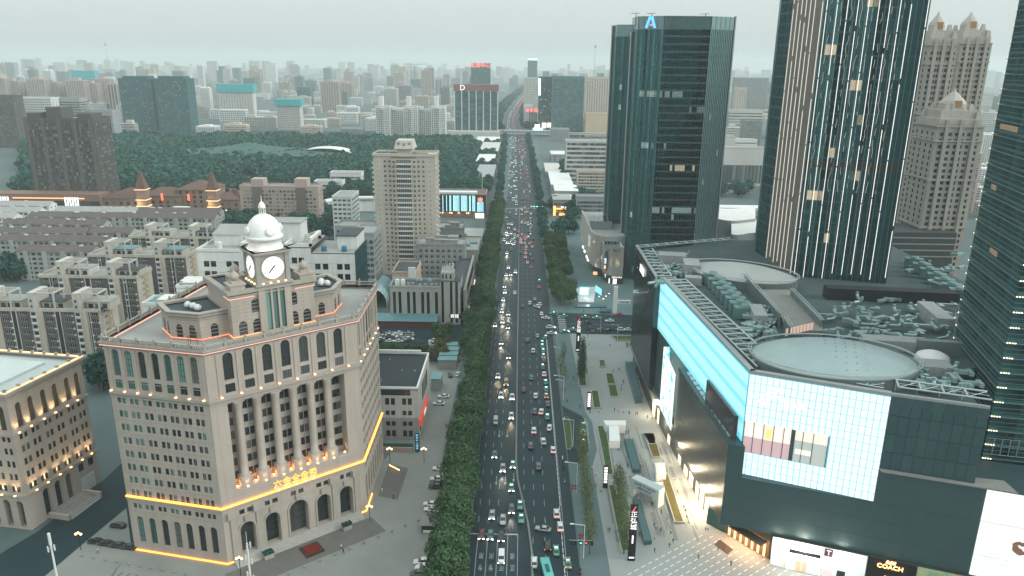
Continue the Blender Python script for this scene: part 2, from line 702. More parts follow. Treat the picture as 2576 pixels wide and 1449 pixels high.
ROAD_L,ROAD_R,MED=-14.2,17.2,-0.9
BEND=[(0,0),(1420,-10),(1600,-26),(2100,-22),(2800,6),(4200,60),(6500,150)]
def road_x(y):
	if y<100:
		return 0.0
	pts=[(100,0.0),(800,-2.0),(1420,-10),(1560,-24),(1900,-28),(2500,-14),(4000,44),(7000,190)]
	for(a,xa),(c,xc)in zip(pts[:-1],pts[1:]):
		if y<=c:
			t=(y-a)/(c-a)
			return xa+(xc-xa)*t
	return 190
ys=[60+20*i for i in range(75)]+[1560+60*i for i in range(90)]
b=MB()
for y0,y1 in zip(ys[:-1],ys[1:]):
	xa,xb=road_x(y0),road_x(y1)
	b.quad((ROAD_L+xa,y0,0.02),(ROAD_R+xa,y0,0.02),(ROAD_R+xb,y1,0.02),(ROAD_L+xb,y1,0.02))
o=b.build('avenue',M_ASPH)
o['kind']='structure'
AVENUE=o
sheet('cross_street',[(17.2,354),(300,352),(300,383),(17.2,386)],0.024,M_ASPH2)
sheet('cross_street',[(-300,690),(-14.2,690),(-14.2,716),(-300,716)],0.024,M_ASPH2)
sheet('cross_street',[(14,690),(300,690),(300,716),(14,716)],0.024,M_ASPH2)
sheet('cross_street',[(-900,1392),(900,1392),(900,1450),(-900,1450)],0.028,M_ASPH2)
sheet('service_lane',[(-132,60),(-118,60),(-106.5,168),(-107,300),(-131,300),(-133,212),(-137,184),(-150,150)],0.012,M_ASPH2)
sheet('slip_lane',[(17.2,228),(20.5,226),(24.8,236.6),(25.7,256),(24.3,262),(17.2,271)],0.024,M_ASPH)
def pavement(name,pts,material,z=0.12):
	b=MB()
	b.prism(pts,0.0,z)
	o=b.build(name,material)
	o['kind']='structure'
	return o
pavement('pavement',[(-24.0,60),(-14.2,60),(-14.2,690),(-26.0,690),(-26.0,235),(-24.0,232)],M_PAVE)
pavement('pavement',[(-26,716),(-14.5,716),(-16,1390),(-30,1390)],M_PAVE)
pavement('pavement',[(14.6,716),(26,716),(26,1390),(10.5,1390)],M_PAVE)
pavement('pavement',[(17.2,386),(26,386),(26,690),(14.9,690)],M_PAVE)
pavement('pavement',[(17.2,60),(25.0,60),(25.0,170),(25,225),(27.6,236),(27.8,258),(26,266),(25,354),(17.2,354),(17.2,271.5),(24.6,262.6),(26.1,256.4),(25.2,236.3),(20.8,225.6),(17.2,227.6)],M_PAVE)
sheet('forecourt',[(-104,60),(-24.0,60),(-24.0,232),(-44,232),(-45,228),(-78,200),(-106.8,176),(-105,160)],0.03,M_FORE)
sheet('hall_forecourt',[(-220,60),(-138,60),(-152,150),(-139,183),(-139,190),(-220,190)],0.016,mat('hall_paving',(0.075,0.115,0.11),0.85,0.16,0.08,fine=0.08))
sheet('side_court',[(-64,232),(-26.0,232),(-26.0,330),(-64,330)],0.03,M_FORE)
sheet('parking_court',[(-110,315),(-28,315),(-28,380),(-110,380)],0.034,M_ASPH2)
sheet('mall_plaza',[(25.0,60),(140,60),(140,200),(62,200),(62,353),(25.0,354)],0.03,mat('plaza_paving',(0.26,0.285,0.28),0.8,0.14,0.05,fine=0.08))
sheet('north_plaza',[(26,386),(70,384),(70,690),(26,690)],0.03,mat('north_plaza_paving',(0.095,0.15,0.155),0.85,0.16,0.05,fine=0.08))
b=MB()
def line(x0,x1,ya,yb,w=0.15):
	for y0,y1 in[(ya,yb)]:
		b.quad((x0-w/2,y0,0.026),(x0+w/2,y0,0.026),(x1+w/2,y1,0.026),(x1-w/2,y1,0.026))
LANES_L=[-11.1,-8.3,-5.45,-2.6]
for x in LANES_L+[0.25]:
	line(x,x,60,186)
for x in LANES_L[:3]+[2.4,5.4,8.6]:
	y=192.0
	while y<690:
		line(x+road_x(y),x+road_x(y+3),y,y+3.2)
		y+=9.0
	y=720
	while y<1390:
		line(x+road_x(y),x+road_x(y+4),y,y+4,0.2)
		y+=12
for x in(4.6,8.0):
	y=62.0
	while y<186:
		line(x,x,y,y+3.2)
		y+=8
line(13.6,13.4,60,345,0.16)
line(-13.6,-13.6,60,690,0.14)
b.quad((-14.0,186.0,0.026),(0.3,186.0,0.026),(0.3,186.6,0.026),(-14.0,186.6,0.026))
for k in range(16):
	x=1.0+k*1.0
	b.quad((x,686,0.026),(x+0.5,686,0.026),(x+0.5,690,0.026),(x,690,0.026))
	b.quad((x-15,686,0.026),(x-14.5,686,0.026),(x-14.5,690,0.026),(x-15,690,0.026))
for k in range(9):
	y=357+k*3.0
	b.quad((20,y,0.028),(24,y,0.028),(24,y+1.2,0.028),(20,y+1.2,0.028))
for x in range(26,62,6):
	b.quad((x,368.5,0.03),(x+3,368.5,0.03),(x+3,368.75,0.03),(x,368.75,0.03))
b.build('lane_marking',M_LINE,AVENUE)
for x,chars in((-9.7,('车','专','用')),(-6.9,('车','专','用')),(-4.0,('道','可','变')),(-1.15,('线','区','道'))):
	for k,ch in enumerate(chars):
		o=letters('road_lettering',ch,1.35,M_LINE,AVENUE,(x,166.5+k*5.0,0.03),0,0.0,flat=True,sx=1.0)
		o.scale=(1.0,2.1,1.0)
		o.rotation_euler=(0,0,PI)
b=MB()
for x,y in((-6.9,214),(-4.0,214),(-4.0,246),(-6.9,246),(-1.3,216)):
	b.quad((x-0.1,y,0.027),(x+0.1,y,0.027),(x+0.1,y+4,0.027),(x-0.1,y+4,0.027))
	b.add([(x-0.5,y,0.027),(x,y-1.6,0.027),(x+0.5,y,0.027)],[(0,1,2)])
b.build('lane_arrow',M_LINE,AVENUE)
# median fence and kerb blocks
def median():
	T=thing('median_barrier','long grey median barrier of kerb blocks and low railing down the avenue','barrier',(-1,300,0))
	pts=[(4.6,60),(4.2,178),(3.2,192),(0.0,216),(-0.6,228),(-0.9,320),(-1.2,460),(-1.6,600),(-1.8,684)]
	b=MB()
	for(x0,y0),(x1,y1)in zip(pts[:-1],pts[1:]):
		b.add([(x0-0.3,y0,0.02),(x0+0.3,y0,0.02),(x1+0.3,y1,0.02),(x1-0.3,y1,0.02),(x0-0.25,y0,0.3),(x0+0.25,y0,0.3),(x1+0.25,y1,0.3),(x1-0.25,y1,0.3)],[(0,1,5,4),(1,2,6,5),(2,3,7,6),(3,0,4,7),(4,5,6,7)])
	b.build('kerb_block',M_KERB,T)
	rails=MB()
	pm=MB()
	pm.box(-0.05,0.05,-0.05,0.05,0.3,1.15)
	pm.box(-0.12,0.12,-0.5,0.5,0.3,0.55)
	pme=pm.mesh('fence_post',[mat('fence_grey',(0.22,0.23,0.22),0.6,0.05)])
	k=0
	for(x0,y0),(x1,y1)in zip(pts[:-1],pts[1:]):
		for z in(0.75,1.1):
			rails.tube((x0,y0,z),(x1,y1,z),0.05,4)
		L_=math.hypot(x1-x0,y1-y0)
		n=int(L_/2.4)
		for i in range(n):
			t=i/n
			if y0>100 and k<260:
				inst('fence_post',pme,T,Vector((x0+(x1-x0)*t,y0+(y1-y0)*t,0))-T.location)
				k+=1
	rails.build('fence_rail',MATS['fence_grey'],T)
median()
b=MB()
y=150.0
while y<352:
	b.obox((13.1-(0.25 if y<200 else 0),y),0,0.11,1.0,0.02,0.42)
	y+=2.9
T=b.build('cycle_lane_blocks',mat('white_kerb',(0.55,0.56,0.55),0.7,0.1,0.5))
T['kind']='structure'
T=thing('traffic_island','long grass island with pale kerb beside the curved slip lane','island',(18,248,0))
isl=[(16.9,236.6),(18.4,236.2),(19.3,240),(19.8,255),(19.2,260.5),(17.6,261.8),(16.8,258)]
b=MB()
b.ring(isl,inset(isl,0.3),0.02,0.22)
b.build('kerb',M_KERB,T)
b=MB()
b.prism(inset(isl,0.3),0.02,0.3)
b.build('lawn',M_LAWN,T)
b=MB()
for k in range(18):
	x=-104+k*2.15
	b.add([(x,166.8-k*0.44,0.036),(x+0.55,166.6-k*0.44,0.036),(x-1.6,161.8-k*0.44,0.036),(x-2.15,162.0-k*0.44,0.036)],[(0,3,2,1)])
o=b.build('paving_stripe',M_FORE_D,bpy.data.objects['forecourt'])
# clock building
def clock_building():
	A,B,C,D=Vector((-105.4,176.4)),Vector((-77.41,170.69)),Vector((-45.5,196.6)),Vector((-45.8,228.0))
	E_=Vector((-100.0,228.0))
	T=thing('clock_tower_building','pale granite bank hall with white domed clock tower and orange light strips','building',(-75,195,0))
	u=(C-B).normalized()
	v=Vector((-u.y,u.x))
	def L(s,t):
		p=B+u*s+v*t
		return(p.x,p.y)
	poly=[A,B,C,D,E_]
	ZS,ZL,ZC=17.0,48.2,60.4
	gl,fr,gt=M_GLASS,M_FRAME_D,M_GLASS_T
	wm=[fr,gl]
	wt_=[fr,gt]
	g_r=wavy(17)
	def mixed(x):
		return wt_ if x<8.2 or g_r.random()<0.22 else wm
# left face
	ax=[3.05,6.75,10.6,14.4,18.0,21.7,25.35]
	pair=[x+d for x in ax for d in(-0.72,0.72)]
	rows=[dict(z=2.8,h=8.2,xs=ax,w=2.0,arch=True,d=0.5)]
	rows+=[dict(z=13.5,h=1.5,xs=pair,w=1.05)]
	rows+=[dict(z=z,h=1.9,xs=pair,w=1.05)for z in(17.35,21.3,25.1,29.0,32.9,36.8,40.6,44.6)]
	rows+=[dict(z=48.9,h=2.3,xs=ax,w=2.0,style='n2'),dict(z=52.2,h=7.3,xs=ax,w=2.0,arch=True,d=0.5)]
	facade(T,A,B,0,ZC,rows,M_STONE,mixed,0.25)
# right side face
	W=(D-C).length
	ax2=spread_x(8,1.2,W-1.0)
	pair2=[x+d for x in ax2 for d in(-0.72,0.72)]
	rows=[dict(z=2.8,h=8.2,xs=ax2,w=2.0,arch=True,d=0.5),dict(z=13.5,h=1.5,xs=pair2,w=1.05)]
	rows+=[dict(z=z,h=1.9,xs=pair2,w=1.05)for z in(17.35,21.3,25.1,29.0,32.9,36.8,40.6,44.6)]
	rows+=[dict(z=48.9,h=2.3,xs=ax2,w=2.0,style='n2'),dict(z=52.2,h=7.3,xs=ax2,w=2.0,arch=True,d=0.5)]
	facade(T,C,D,0,ZC,rows,M_STONE,wm,0.25)
# entrance face: arches, portico, arcade
	bx=[5.5,10.5,15.5,20.45,25.45,30.4,35.4]
	rows=[dict(z=48.9,h=2.4,xs=bx,w=2.5,style='n3'),dict(z=52.3,h=7.4,xs=bx,w=2.5,arch=True,d=0.5)]
	facade(T,L(0,0),L(41.1,0),46.0,ZC,rows,M_STONE,wm,0.25)
	facade(T,L(0,0),L(41.1,0),ZS,21.2,[],M_STONE)
	facade(T,L(0,0),L(4.3,0),21.2,46.0,[],M_STONE)
	facade(T,L(36.6,0),L(41.1,0),21.2,46.0,[],M_STONE)
	px=[5.6,9.5,10.9,14.5,15.9,19.5,20.9,24.5,25.9,29.5,30.9,34.6]
	px=[p-4.3 for p in px]+[31.5]
	rows=[dict(z=z,h=2.3,xs=px,w=1.2)for z in(22.6,26.5,30.4,34.3,38.2,42.1)]
	facade(T,L(4.3,3.0),L(36.6,3.0),21.2,46.0,rows,M_STONE,wm,0.25)
	b=MB()
	b.quad((*L(4.3,0),21.2),(*L(4.3,3),21.2),(*L(4.3,3),46),(*L(4.3,0),46))
	b.quad((*L(36.6,3),21.2),(*L(36.6,0),21.2),(*L(36.6,0),46),(*L(36.6,3),46))
	b.quad((*L(4.3,0),46),(*L(4.3,3),46),(*L(36.6,3),46),(*L(36.6,0),46))
	b.quad((*L(4.3,0),21.2),(*L(36.6,0),21.2),(*L(36.6,3),21.2),(*L(4.3,3),21.2))
	b.split('portico_reveal',[M_STONE],T)
	arches=[6.1,13.0,20.5,28.0,35.0]
	rows=[dict(z=1.2,h=9.6,xs=[6.1,13.0,28.0,35.0],w=4.0,arch=True,d=2.0),dict(z=13.4,h=1.5,xs=[x+d for x in arches for d in(-1.1,1.1)],w=1.5,d=0.5,style='n2')]
	b=MB()
	facade(T,L(0,0),L(17.0,0),0.0,ZS,[dict(z=1.2,h=9.6,xs=[6.1,13.0],w=4.0,arch=True,d=2.0),dict(z=13.4,h=1.5,xs=[5.0,7.2,11.9,14.1],w=1.5,d=0.5,style='n2')],M_STONE,wm,sink=b)
	facade(T,L(17.0,0),L(24.0,0),0.0,ZS,[dict(z=1.2,h=10.6,xs=[3.5],w=5.4,arch=True,d=2.0),dict(z=13.6,h=1.5,xs=[2.4,4.6],w=1.5,d=0.5,style='n2')],M_STONE,wm,sink=b)
	facade(T,L(24.0,0),L(41.1,0),0.0,ZS,[dict(z=1.2,h=9.6,xs=[4.0,11.0],w=4.0,arch=True,d=2.0),dict(z=13.4,h=1.5,xs=[2.9,5.1,9.9,12.1],w=1.5,d=0.5,style='n2')],M_STONE,wm,sink=b)
	b.build('wall',[M_STONE,M_STONE],T)
	for x,w,h in[(6.1,4.0,10.8),(13.0,4.0,10.8),(20.5,5.4,11.8),(28.0,4.0,10.8),(35.0,4.0,10.8)]:
		a=MB()
		r0,r1,n=w/2+0.05,w/2+0.55,12
		ring=[((x+r0,0.0),(x+r1,0.0))]+[((x+r0*math.cos(PI*i/n),h-w/2+r0*math.sin(PI*i/n)),(x+r1*math.cos(PI*i/n),h-w/2+r1*math.sin(PI*i/n)))for i in range(n+1)]+[((x-r0,0.0),(x-r1,0.0))]
		for(i0,o0),(i1,o1)in zip(ring[:-1],ring[1:]):
			f0,f1=(*L(i0[0],-0.25),i0[1]),(*L(i1[0],-0.25),i1[1])
			g0,g1=(*L(o0[0],-0.25),o0[1]),(*L(o1[0],-0.25),o1[1])
			h0,h1=(*L(o0[0],0),o0[1]),(*L(o1[0],0),o1[1])
			k0,k1=(*L(i0[0],0),i0[1]),(*L(i1[0],0),i1[1])
			a.quad(f0,g0,g1,f1)
			a.quad(g0,h0,h1,g1)
			a.quad(k0,f0,f1,k1)
		a.build('archivolt',M_STONE_D,T)
		kx=MB()
		kp=L(x,-0.35)
		kx.obox(kp,math.atan2(u.y,u.x),0.55,0.25,h+0.3,h+2.0,tx=1.25)
		kx.build('keystone',M_STONE_D,T)
	for x in(2.6,9.5,31.6,38.6):
		a=MB()
		an=math.atan2(u.y,u.x)
		a.obox(L(x,-0.2),an,0.9,0.2,0,13.4)
		a.obox(L(x,-0.4),an,1.5,0.5,13.4,15.3)
		a.split('pilaster',[M_STONE_D],T)
	an=math.atan2(u.y,u.x)
	cm=MB()
	cm.obox((0,0),0,1.55,1.35,0,3.0)
	prof=[(1.35,3.0),(1.35,3.35),(1.1,3.6)]+[(1.08-0.16*k/6,3.6+18.6*k/6)for k in range(7)]+[(0.95,22.3),(1.25,23.6),(1.35,24.3)]
	cm.lathe(prof,14)
	cm.obox((0,0),0,1.4,1.3,24.3,24.8)
	cme=cm.mesh('column',[M_STONE])
	for i in range(6):
		s=7.25+i*4.93
		p=L(s,1.4)
		inst('column',cme,T,Vector((p[0],p[1],21.2))-T.location,an)
	b=MB()
	band(b,poly,0.5,60.4,61.1)
	band(b,poly,0.9,61.1,61.5)
	b.split('cornice',[M_STONE_D],T)
	b=MB()
	band(b,[A,B,C,D],0.45,47.2,48.1,closed=False)
	band(b,[A,B,C,D],0.35,16.2,16.95,closed=False)
	band(b,[A,B,C,D],0.25,46.3,46.7,closed=False)
	b.split('string_course',[M_STONE_D],T)
	b=MB()
	band(b,[A,B,C,D],0.5,16.96,17.25,closed=False)
	b.build('light_strip',M_ORANGE,T)
	b=MB()
	band(b,[A,B,L(5,0)],0.3,0.12,0.35,closed=False)
	b.build('light_strip',M_ORANGE,T)
	b=MB()
	band(b,[L(38.3,0),C,C+(D-C)*0.3],0.3,0.12,0.35,closed=False)
	b.build('light_strip',M_ORANGE,T)
	b=MB()
	band(b,[E_+Vector((0,0)),A,B,C,D],0.7,60.55,60.68,closed=False)
	b.build('light_strip',M_PINK,T)
	for p,q,zs in((A,B,[50.6,20.4,24.3,28.2,32.1,36.0,39.9,43.9,12.6]),(B,C,[19.3,20.3,18.2,12.9]),(C,D,[50.6,20.4,24.3,28.2,32.1,36.0,39.9,43.9])):
		b=MB()
		for z in zs:
			band(b,[p,q],0.06,z,z+0.14,closed=False)
		b.split('stone_course',[M_STONE_D],T)
	b=MB()
	b.prism(poly,60.0,60.5)
	b.build('roof_deck',M_ROOFGREY,T)
	rail=inset(poly,-0.55)
	b=MB()
	band(b,inset(poly,0.0),0.62,61.5,61.75)
	band(b,inset(poly,0.0),0.62,62.55,62.8)
	b.build('balustrade_rail',M_STONE_D,T)
	bm=MB()
	bm.lathe([(0.12,0),(0.2,0.25),(0.1,0.5),(0.12,0.8)],5)
	bme=bm.mesh('baluster',[M_STONE_D])
	pm=MB()
	pm.box(-0.35,0.35,-0.35,0.35,0,1.5)
	pm.lathe([(0.1,1.5),(0.3,1.75),(0.25,2.0),(0.05,2.2)],6)
	pme=pm.mesh('balustrade_post',[M_STONE_D])
	cnt=0
	for p,q in((A,B),(B,C),(C,D),(E_,A),(D,E_)):
		d=(q-p)
		n=int(d.length/0.62)
		nv=Vector((d.y,-d.x)).normalized()*0.3
		for i in range(n):
			w=p+d*((i+0.5)/n)+nv
			if i%8==0:
				inst('balustrade_post',pme,T,Vector((w.x,w.y,61.5))-T.location,math.atan2(d.y,d.x))
			elif cnt<296:
				inst('baluster',bme,T,Vector((w.x,w.y,61.75))-T.location)
				cnt+=1
	fx=MB()
	fx.obox((0,0),0,0.22,0.18,0,0.25)
	fme=fx.mesh('uplight',[M_LAMP])
	for p,q,xs,pw in((A,B,[0.85,4.8,8.6,12.3,19.6,23.4,27.5],420),(B,C,[3.0,8.0,13.0,18.0,22.95,27.9,32.9,37.9],260),(C,D,[1.0,6,10.5,15,19.5,24,28.5],200)):
		d=(q-p).normalized()
		nv=Vector((d.y,-d.x))
		for s in xs:
			w=p+d*s+nv*0.62
			inst('uplight',fme,T,Vector((w.x,w.y,48.1))-T.location,math.atan2(d.y,d.x))
			t=p+d*s+nv*0.12
			spot('uplight_beam',T,(w.x,w.y,48.3),(t.x,t.y,54.5),(1.0,0.64,0.30),pw*2.2,34,0.8,0.06)
		st=MB()
		for s in xs:
			w=p+d*s
			st.obox(w+nv*0.08,math.atan2(d.y,d.x),0.45,0.12,48.1,59.8)
		st.split('pilaster',[M_STONE],T)
	for i in range(6):
		s=7.25+i*4.93
		for ds,tt in((0,-0.35),(-2.2,1.3)):
			w=L(s+ds,tt)
			inst('uplight',fme,T,Vector((w[0],w[1],21.25))-T.location,an)
		w=L(s,-0.5)
		spot('uplight_beam',T,(*w,21.6),(*L(s,0.3),24.5),(1.0,0.58,0.26),260,75,0.9,0.1)
		w=L(s-2.2,1.3)
		lamp('uplight_glow',T,(*w,21.9),(1.0,0.36,0.12),130,0.25)
	w=L(35.9,1.0)
	inst('uplight',fme,T,Vector((w[0],w[1],21.25))-T.location,an)
	spot('uplight_beam',T,(*w,21.6),(*L(36.6,1.2),26),(1.0,0.50,0.18),420,70,0.9,0.1)
	gold=emit('gold_letters_glow',(1.0,0.62,0.14),1.0,(0.5,0.33,0.08))  # letters are no lamps; the light from below is put into their emission
	for i,ch in enumerate('六金全金秀'):
		s=15.2+i*2.55
		p=L(s,-0.28)
		letters('wall_letter',ch,2.6,gold,T,(*p,18.9),an,0.1)
		p=L(s,-0.75)
		inst('uplight',fme,T,Vector((p[0],p[1],17.25))-T.location,an)
		lamp('uplight_glow',T,(*p,17.7),(1.0,0.6,0.15),40,0.2)
# penthouse wings and centre block
	ZD=60.5
	wing_l=[L(9.3,9.2),L(9.3,24),L(-3.2,24),L(-3.2,15.6),L(2.3,9.2)]
	wing_r=[L(31.8,9.2),L(38.8,9.2),L(44.3,15.6),L(44.3,24),L(31.8,24)]
	for wg in(wing_l,wing_r):
		n=len(wg)
		for i in range(n):
			p,q=Vector(wg[i]),Vector(wg[(i+1)%n])
			k=max(1,int((q-p).length/3.6))
			facade(T,p,q,ZD,67.2,[dict(z=61.2,h=3.6,xs=spread_x(k,0.6,(q-p).length-0.6),w=1.9,arch=True,d=0.35)],M_STONE,wm)
		b=MB()
		band(b,wg,0.35,66.4,66.9)
		band(b,wg,0.75,67.2,68.0)
		b.split('cornice',[M_STONE_D],T)
		b=MB()
		b.ring(inset(wg,-0.75),inset(wg,0.6),67.6,68.25)
		b.build('parapet',M_STONE_D,T)
		b=MB()
		b.prism(wg,66.9,67.3)
		b.build('roof_deck',M_ROOFDARK,T)
		b=MB()
		for z in(62.2,63.2,64.2,65.2):
			band(b,wg,0.06,z,z+0.12)
		b.split('stone_course',[M_STONE_D],T)
		b=MB()
		band(b,wg,0.2,ZD+0.5,ZD+0.68)
		b.build('light_strip',emit('coral_led_strip',(1.0,0.26,0.12),1.6),T)
	cb=[L(9.3,5.7),L(31.8,5.7),L(31.8,24),L(9.3,24)]
	facade(T,cb[0],cb[1],ZD,72.6,[dict(z=61.2,h=3.8,xs=[2.7,6.4,16.6,20.2],w=2.2,arch=True,d=0.35),dict(z=66.8,h=3.8,xs=[6.4,16.6],w=2.2,arch=True,d=0.35,sub='window')],M_STONE,wm)
	b=MB()
	for i in(1,2,3):
		p,q=cb[i],cb[(i+1)%4]
		b.quad((*p,ZD),(*q,ZD),(*q,72.6),(*p,72.6))
	b.build('wall',M_STONE,T)
	b=MB()
	band(b,cb,0.4,71.6,72.1)
	band(b,cb,0.8,72.5,73.0)
	b.ring(inset(cb,-0.8),inset(cb,0.7),73.0,73.4)
	b.split('cornice',[M_STONE_D],T)
	b=MB()
	b.prism(cb,72.0,72.65)
	b.build('roof_deck',M_ROOFDARK,T)
	b=MB()
	for z in(62.2,63.2,64.2,65.2,66.2,67.2,68.2,69.2,70.2):
		band(b,[cb[0],cb[1]],0.06,z,z+0.12,closed=False)
	b.split('stone_course',[M_STONE_D],T)
	b=MB()
	band(b,[L(9.3,8.5),cb[0],cb[1]],0.2,ZD+0.45,ZD+0.62,closed=False)
	b.build('light_strip',emit('amber_led_strip',(1.0,0.34,0.10),2.0),T)
	b=MB()
	band(b,[L(9.3,10),cb[0],L(15.5,5.7)],0.3,71.2,71.35,closed=False)
	band(b,[L(26.5,5.7),cb[1],L(31.8,10)],0.3,71.2,71.35,closed=False)
	b.build('light_strip',M_PINK,T)
	cs=20.9
	sh=[L(cs-4.4,5.1),L(cs+4.4,5.1),L(cs+4.4,13.9),L(cs-4.4,13.9)]
	facade(T,sh[0],sh[1],ZD,73.6,[dict(z=61.4,h=11.8,xs=[2.5,4.4,6.3],w=1.35,style='n1',d=0.5,mats=[fr,M_GLASS_T])],M_STONE,wm)
	b=MB()
	for i in(1,2,3):
		p,q=sh[i],sh[(i+1)%4]
		b.quad((*p,ZD),(*q,ZD),(*q,73.6),(*p,73.6))
	b.build('tower_shaft',M_STONE,T)
	cu_=[L(cs-4.2,5.3),L(cs+4.2,5.3),L(cs+4.2,13.7),L(cs-4.2,13.7)]
	b=MB()
	b.prism(cu_,74.1,82.0)
	for cx,cyv in((-4.2,5.3),(4.2,5.3),(4.2,13.7),(-4.2,13.7)):
		b.obox(L(cs+cx*0.93,9.5+(cyv-9.5)*0.93),an,0.6,0.6,74.1,82.0)
	b.build('clock_case',mat('clock_case_stone',(0.30,0.285,0.26),0.75,0.1,0.4,streak=0.1),T)
	b=MB()
	band(b,cu_,0.85,73.6,74.15)
	b.prism(inset(cu_,-0.8),73.6,74.1)
	band(b,cu_,0.45,81.5,82.0)
	band(b,cu_,0.95,82.0,82.6)
	b.prism(inset(cu_,-0.9),82.0,82.6)
	b.split('cornice',[M_STONE_D],T)
	face_m=emit('clock_face_glow',(1.0,0.97,0.9),0.55,(0.8,0.8,0.77))
	dk=M_BLACK
	for k in range(4):
		mid=Vector(L(cs,9.5))
		d=(-v if k==0 else-u if k==3 else u if k==1 else v)
		c=mid+d*4.22
		rz=math.atan2(d.y,d.x)+PI/2
		f=MB()
		f.lathe([(3.2,0),(3.2,0.12)],32,mi=1)
		f.lathe([(2.95,0.0),(2.95,0.16)],32)
		o=f.build('clock_face',[face_m,M_STONE_D],T,local=True)
		o.location=Vector((c.x,c.y,78.1))-T.location
		o.rotation_euler=(R(90),0,rz)
		g=MB()
		for h in range(12):
			t=PI/6*h
			g.obox((2.5*math.sin(t),2.5*math.cos(t)),-t,0.07,0.26,0.17,0.2)
		g.build('hour_marks',dk,o,local=True)
		g=MB()
		g.obox((-0.45,-0.5),R(-42),0.17,1.0,0.2,0.24)
		g.obox((0.3,0.3),R(-42),0.2,0.3,0.2,0.24)
		g.build('hour_hand',dk,o,local=True)
		g=MB()
		g.obox((-0.9,-0.95),R(-43),0.05,1.3,0.25,0.28)
		g.build('minute_hand',dk,o,local=True)
		for s in(-3,-1,1,3):
			side=Vector((-d.y,d.x))
			w=mid+d*4.75+side*s
			inst('uplight',fme,T,Vector((w.x,w.y,74.15))-T.location,rz)
		w=mid+d*5.4
		if k in(0,3):
			spot('uplight_beam',T,(w.x,w.y,74.4),(c.x,c.y,78),(1.0,0.66,0.42),220,100,0.8,0.3)
	cx_,cy_=L(cs,9.5)
	b=MB()
	b.lathe([(4.6,82.6),(4.6,83.0),(4.25,83.0),(4.25,85.2),(4.75,85.3),(4.75,86.0),(4.45,86.1)],28,cx_,cy_)
	b.build('dome_drum',M_DOME,T)
	b=MB()
	b.lathe([(4.45*math.cos(t),86.1+5.6*math.sin(t))for t in[PI/2*k/10 for k in range(11)]][:-1]+[(0.5,91.65)],28,cx_,cy_)
	b.build('dome',M_DOME,T)
	b=MB()
	for k in range(4):
		t=an+PI/4+k*PI/2-PI/4
		dd=Vector((math.cos(t),math.sin(t)))
		cc=Vector((cx_,cy_))+dd*4.35
		ring=MB()
		ring.lathe([(0.75,-0.2),(1.1,-0.2),(1.1,0.35),(0.7,0.35)],12)
		rot=Matrix.Rotation(math.atan2(dd.y,dd.x),3,'Z')@Matrix.Rotation(R(80),3,'Y')
		b.add([tuple(rot@Vector(p)+Vector((cc.x,cc.y,87.6)))for p in ring.v],ring.f,0,True)
	b.split('dome_roundel',[M_DOME],T)
	b=MB()
	for k in range(8):
		t=k*PI/4
		b.tube((cx_+0.75*math.cos(t),cy_+0.75*math.sin(t),91.5),(cx_+0.75*math.cos(t),cy_+0.75*math.sin(t),93.2),0.13)
	b.lathe([(1.0,91.4),(1.0,91.7)],12,cx_,cy_)
	b.lathe([(0.95,93.2),(0.95,93.4),(0.85,93.9),(0.55,94.5),(0.12,94.9),(0.08,95.8),(0.02,96.6)],12,cx_,cy_)
	b.build('lantern',M_DOME,T)
	for k in range(8):
		t=k*PI/4+0.2
		lamp('drum_light',T,(cx_+5.3*math.cos(t),cy_+5.3*math.sin(t),82.85),(1.0,0.72,0.6),35,0.2)if k in(3,4,5,6)else None
	for s in(11.6,30.2):
		for t in(7.8,):
			p=L(s,t)
			b=MB()
			b.obox(p,an,1.9,1.9,72.6,74.6)
			b.obox(p,an,2.2,2.2,74.6,75.0)
			b.obox(p,an,1.2,1.2,75.0,75.7)
			b.lathe([(0.7,75.7),(1.15,76.3),(1.2,76.8),(0.95,77.4),(0.4,77.9),(0.08,78.3),(0.05,79.0)],12,*p)
			b.build('turret',M_STONE,T)
	p=L(14.4,16)
	b=MB()
	b.obox(p,an,1.9,1.9,72.6,74.6)
	b.obox(p,an,2.2,2.2,74.6,75.0)
	b.lathe([(0.9,75.0),(1.25,75.9),(1.25,76.5),(0.95,77.2),(0.1,78.0)],12,*p)
	b.build('turret',M_STONE,T)
	b=MB()
	for i,(s,t)in enumerate(((3.5,14),(3.0,16),(2.2,18),(38.5,16),(40,15),(39.5,18))):
		p=L(s,t)
		b.lathe([(0.2,67.4),(0.9,67.8),(1.0,68.4),(0.6,69.0),(0.1,69.2)],10,*p)
	b.build('roof_dish',M_STEELW,T)
	b=MB()
	for s in(5.5,7.0,12.0):
		p=L(-4+s*0.4,4.0+s*0.3)
		b.tube((*p,60.5),(*p,64.0),0.07)
	b.build('roof_mast',M_BLACK,T)
	b=MB()
	for k in range(6):
		b.prism([L(1.5,-3.4+k*0.5),L(39.0,-3.4+k*0.5),L(39.0,0),L(1.5,0)],0.0 if k==0 else 0.2*k,0.2*(k+1))
	b.build('steps',mat('step_granite',(0.36,0.35,0.325),0.8,0.1,0.5),T)
	flush_windows(T)
	return T,L,an
CLOCK,CL,CLA=clock_building()
q0=[G(318,1278),G(205,1372),G(110,1452),G(60,1500)]
sheet('forecourt',[(-104,60)]+[(-106.4,176.5)]+[(p.x,p.y)for p in q0],0.032,M_FORE)
sheet('entrance_apron',[CL(-2,-3.5),CL(-2,-12.5),CL(41,-12.5),CL(41,-3.5)],0.038,M_FORE_D)
sheet('side_apron',[(-43.5,205),(-37,203),(-36.5,222),(-43.5,224)],0.038,M_FORE_D)
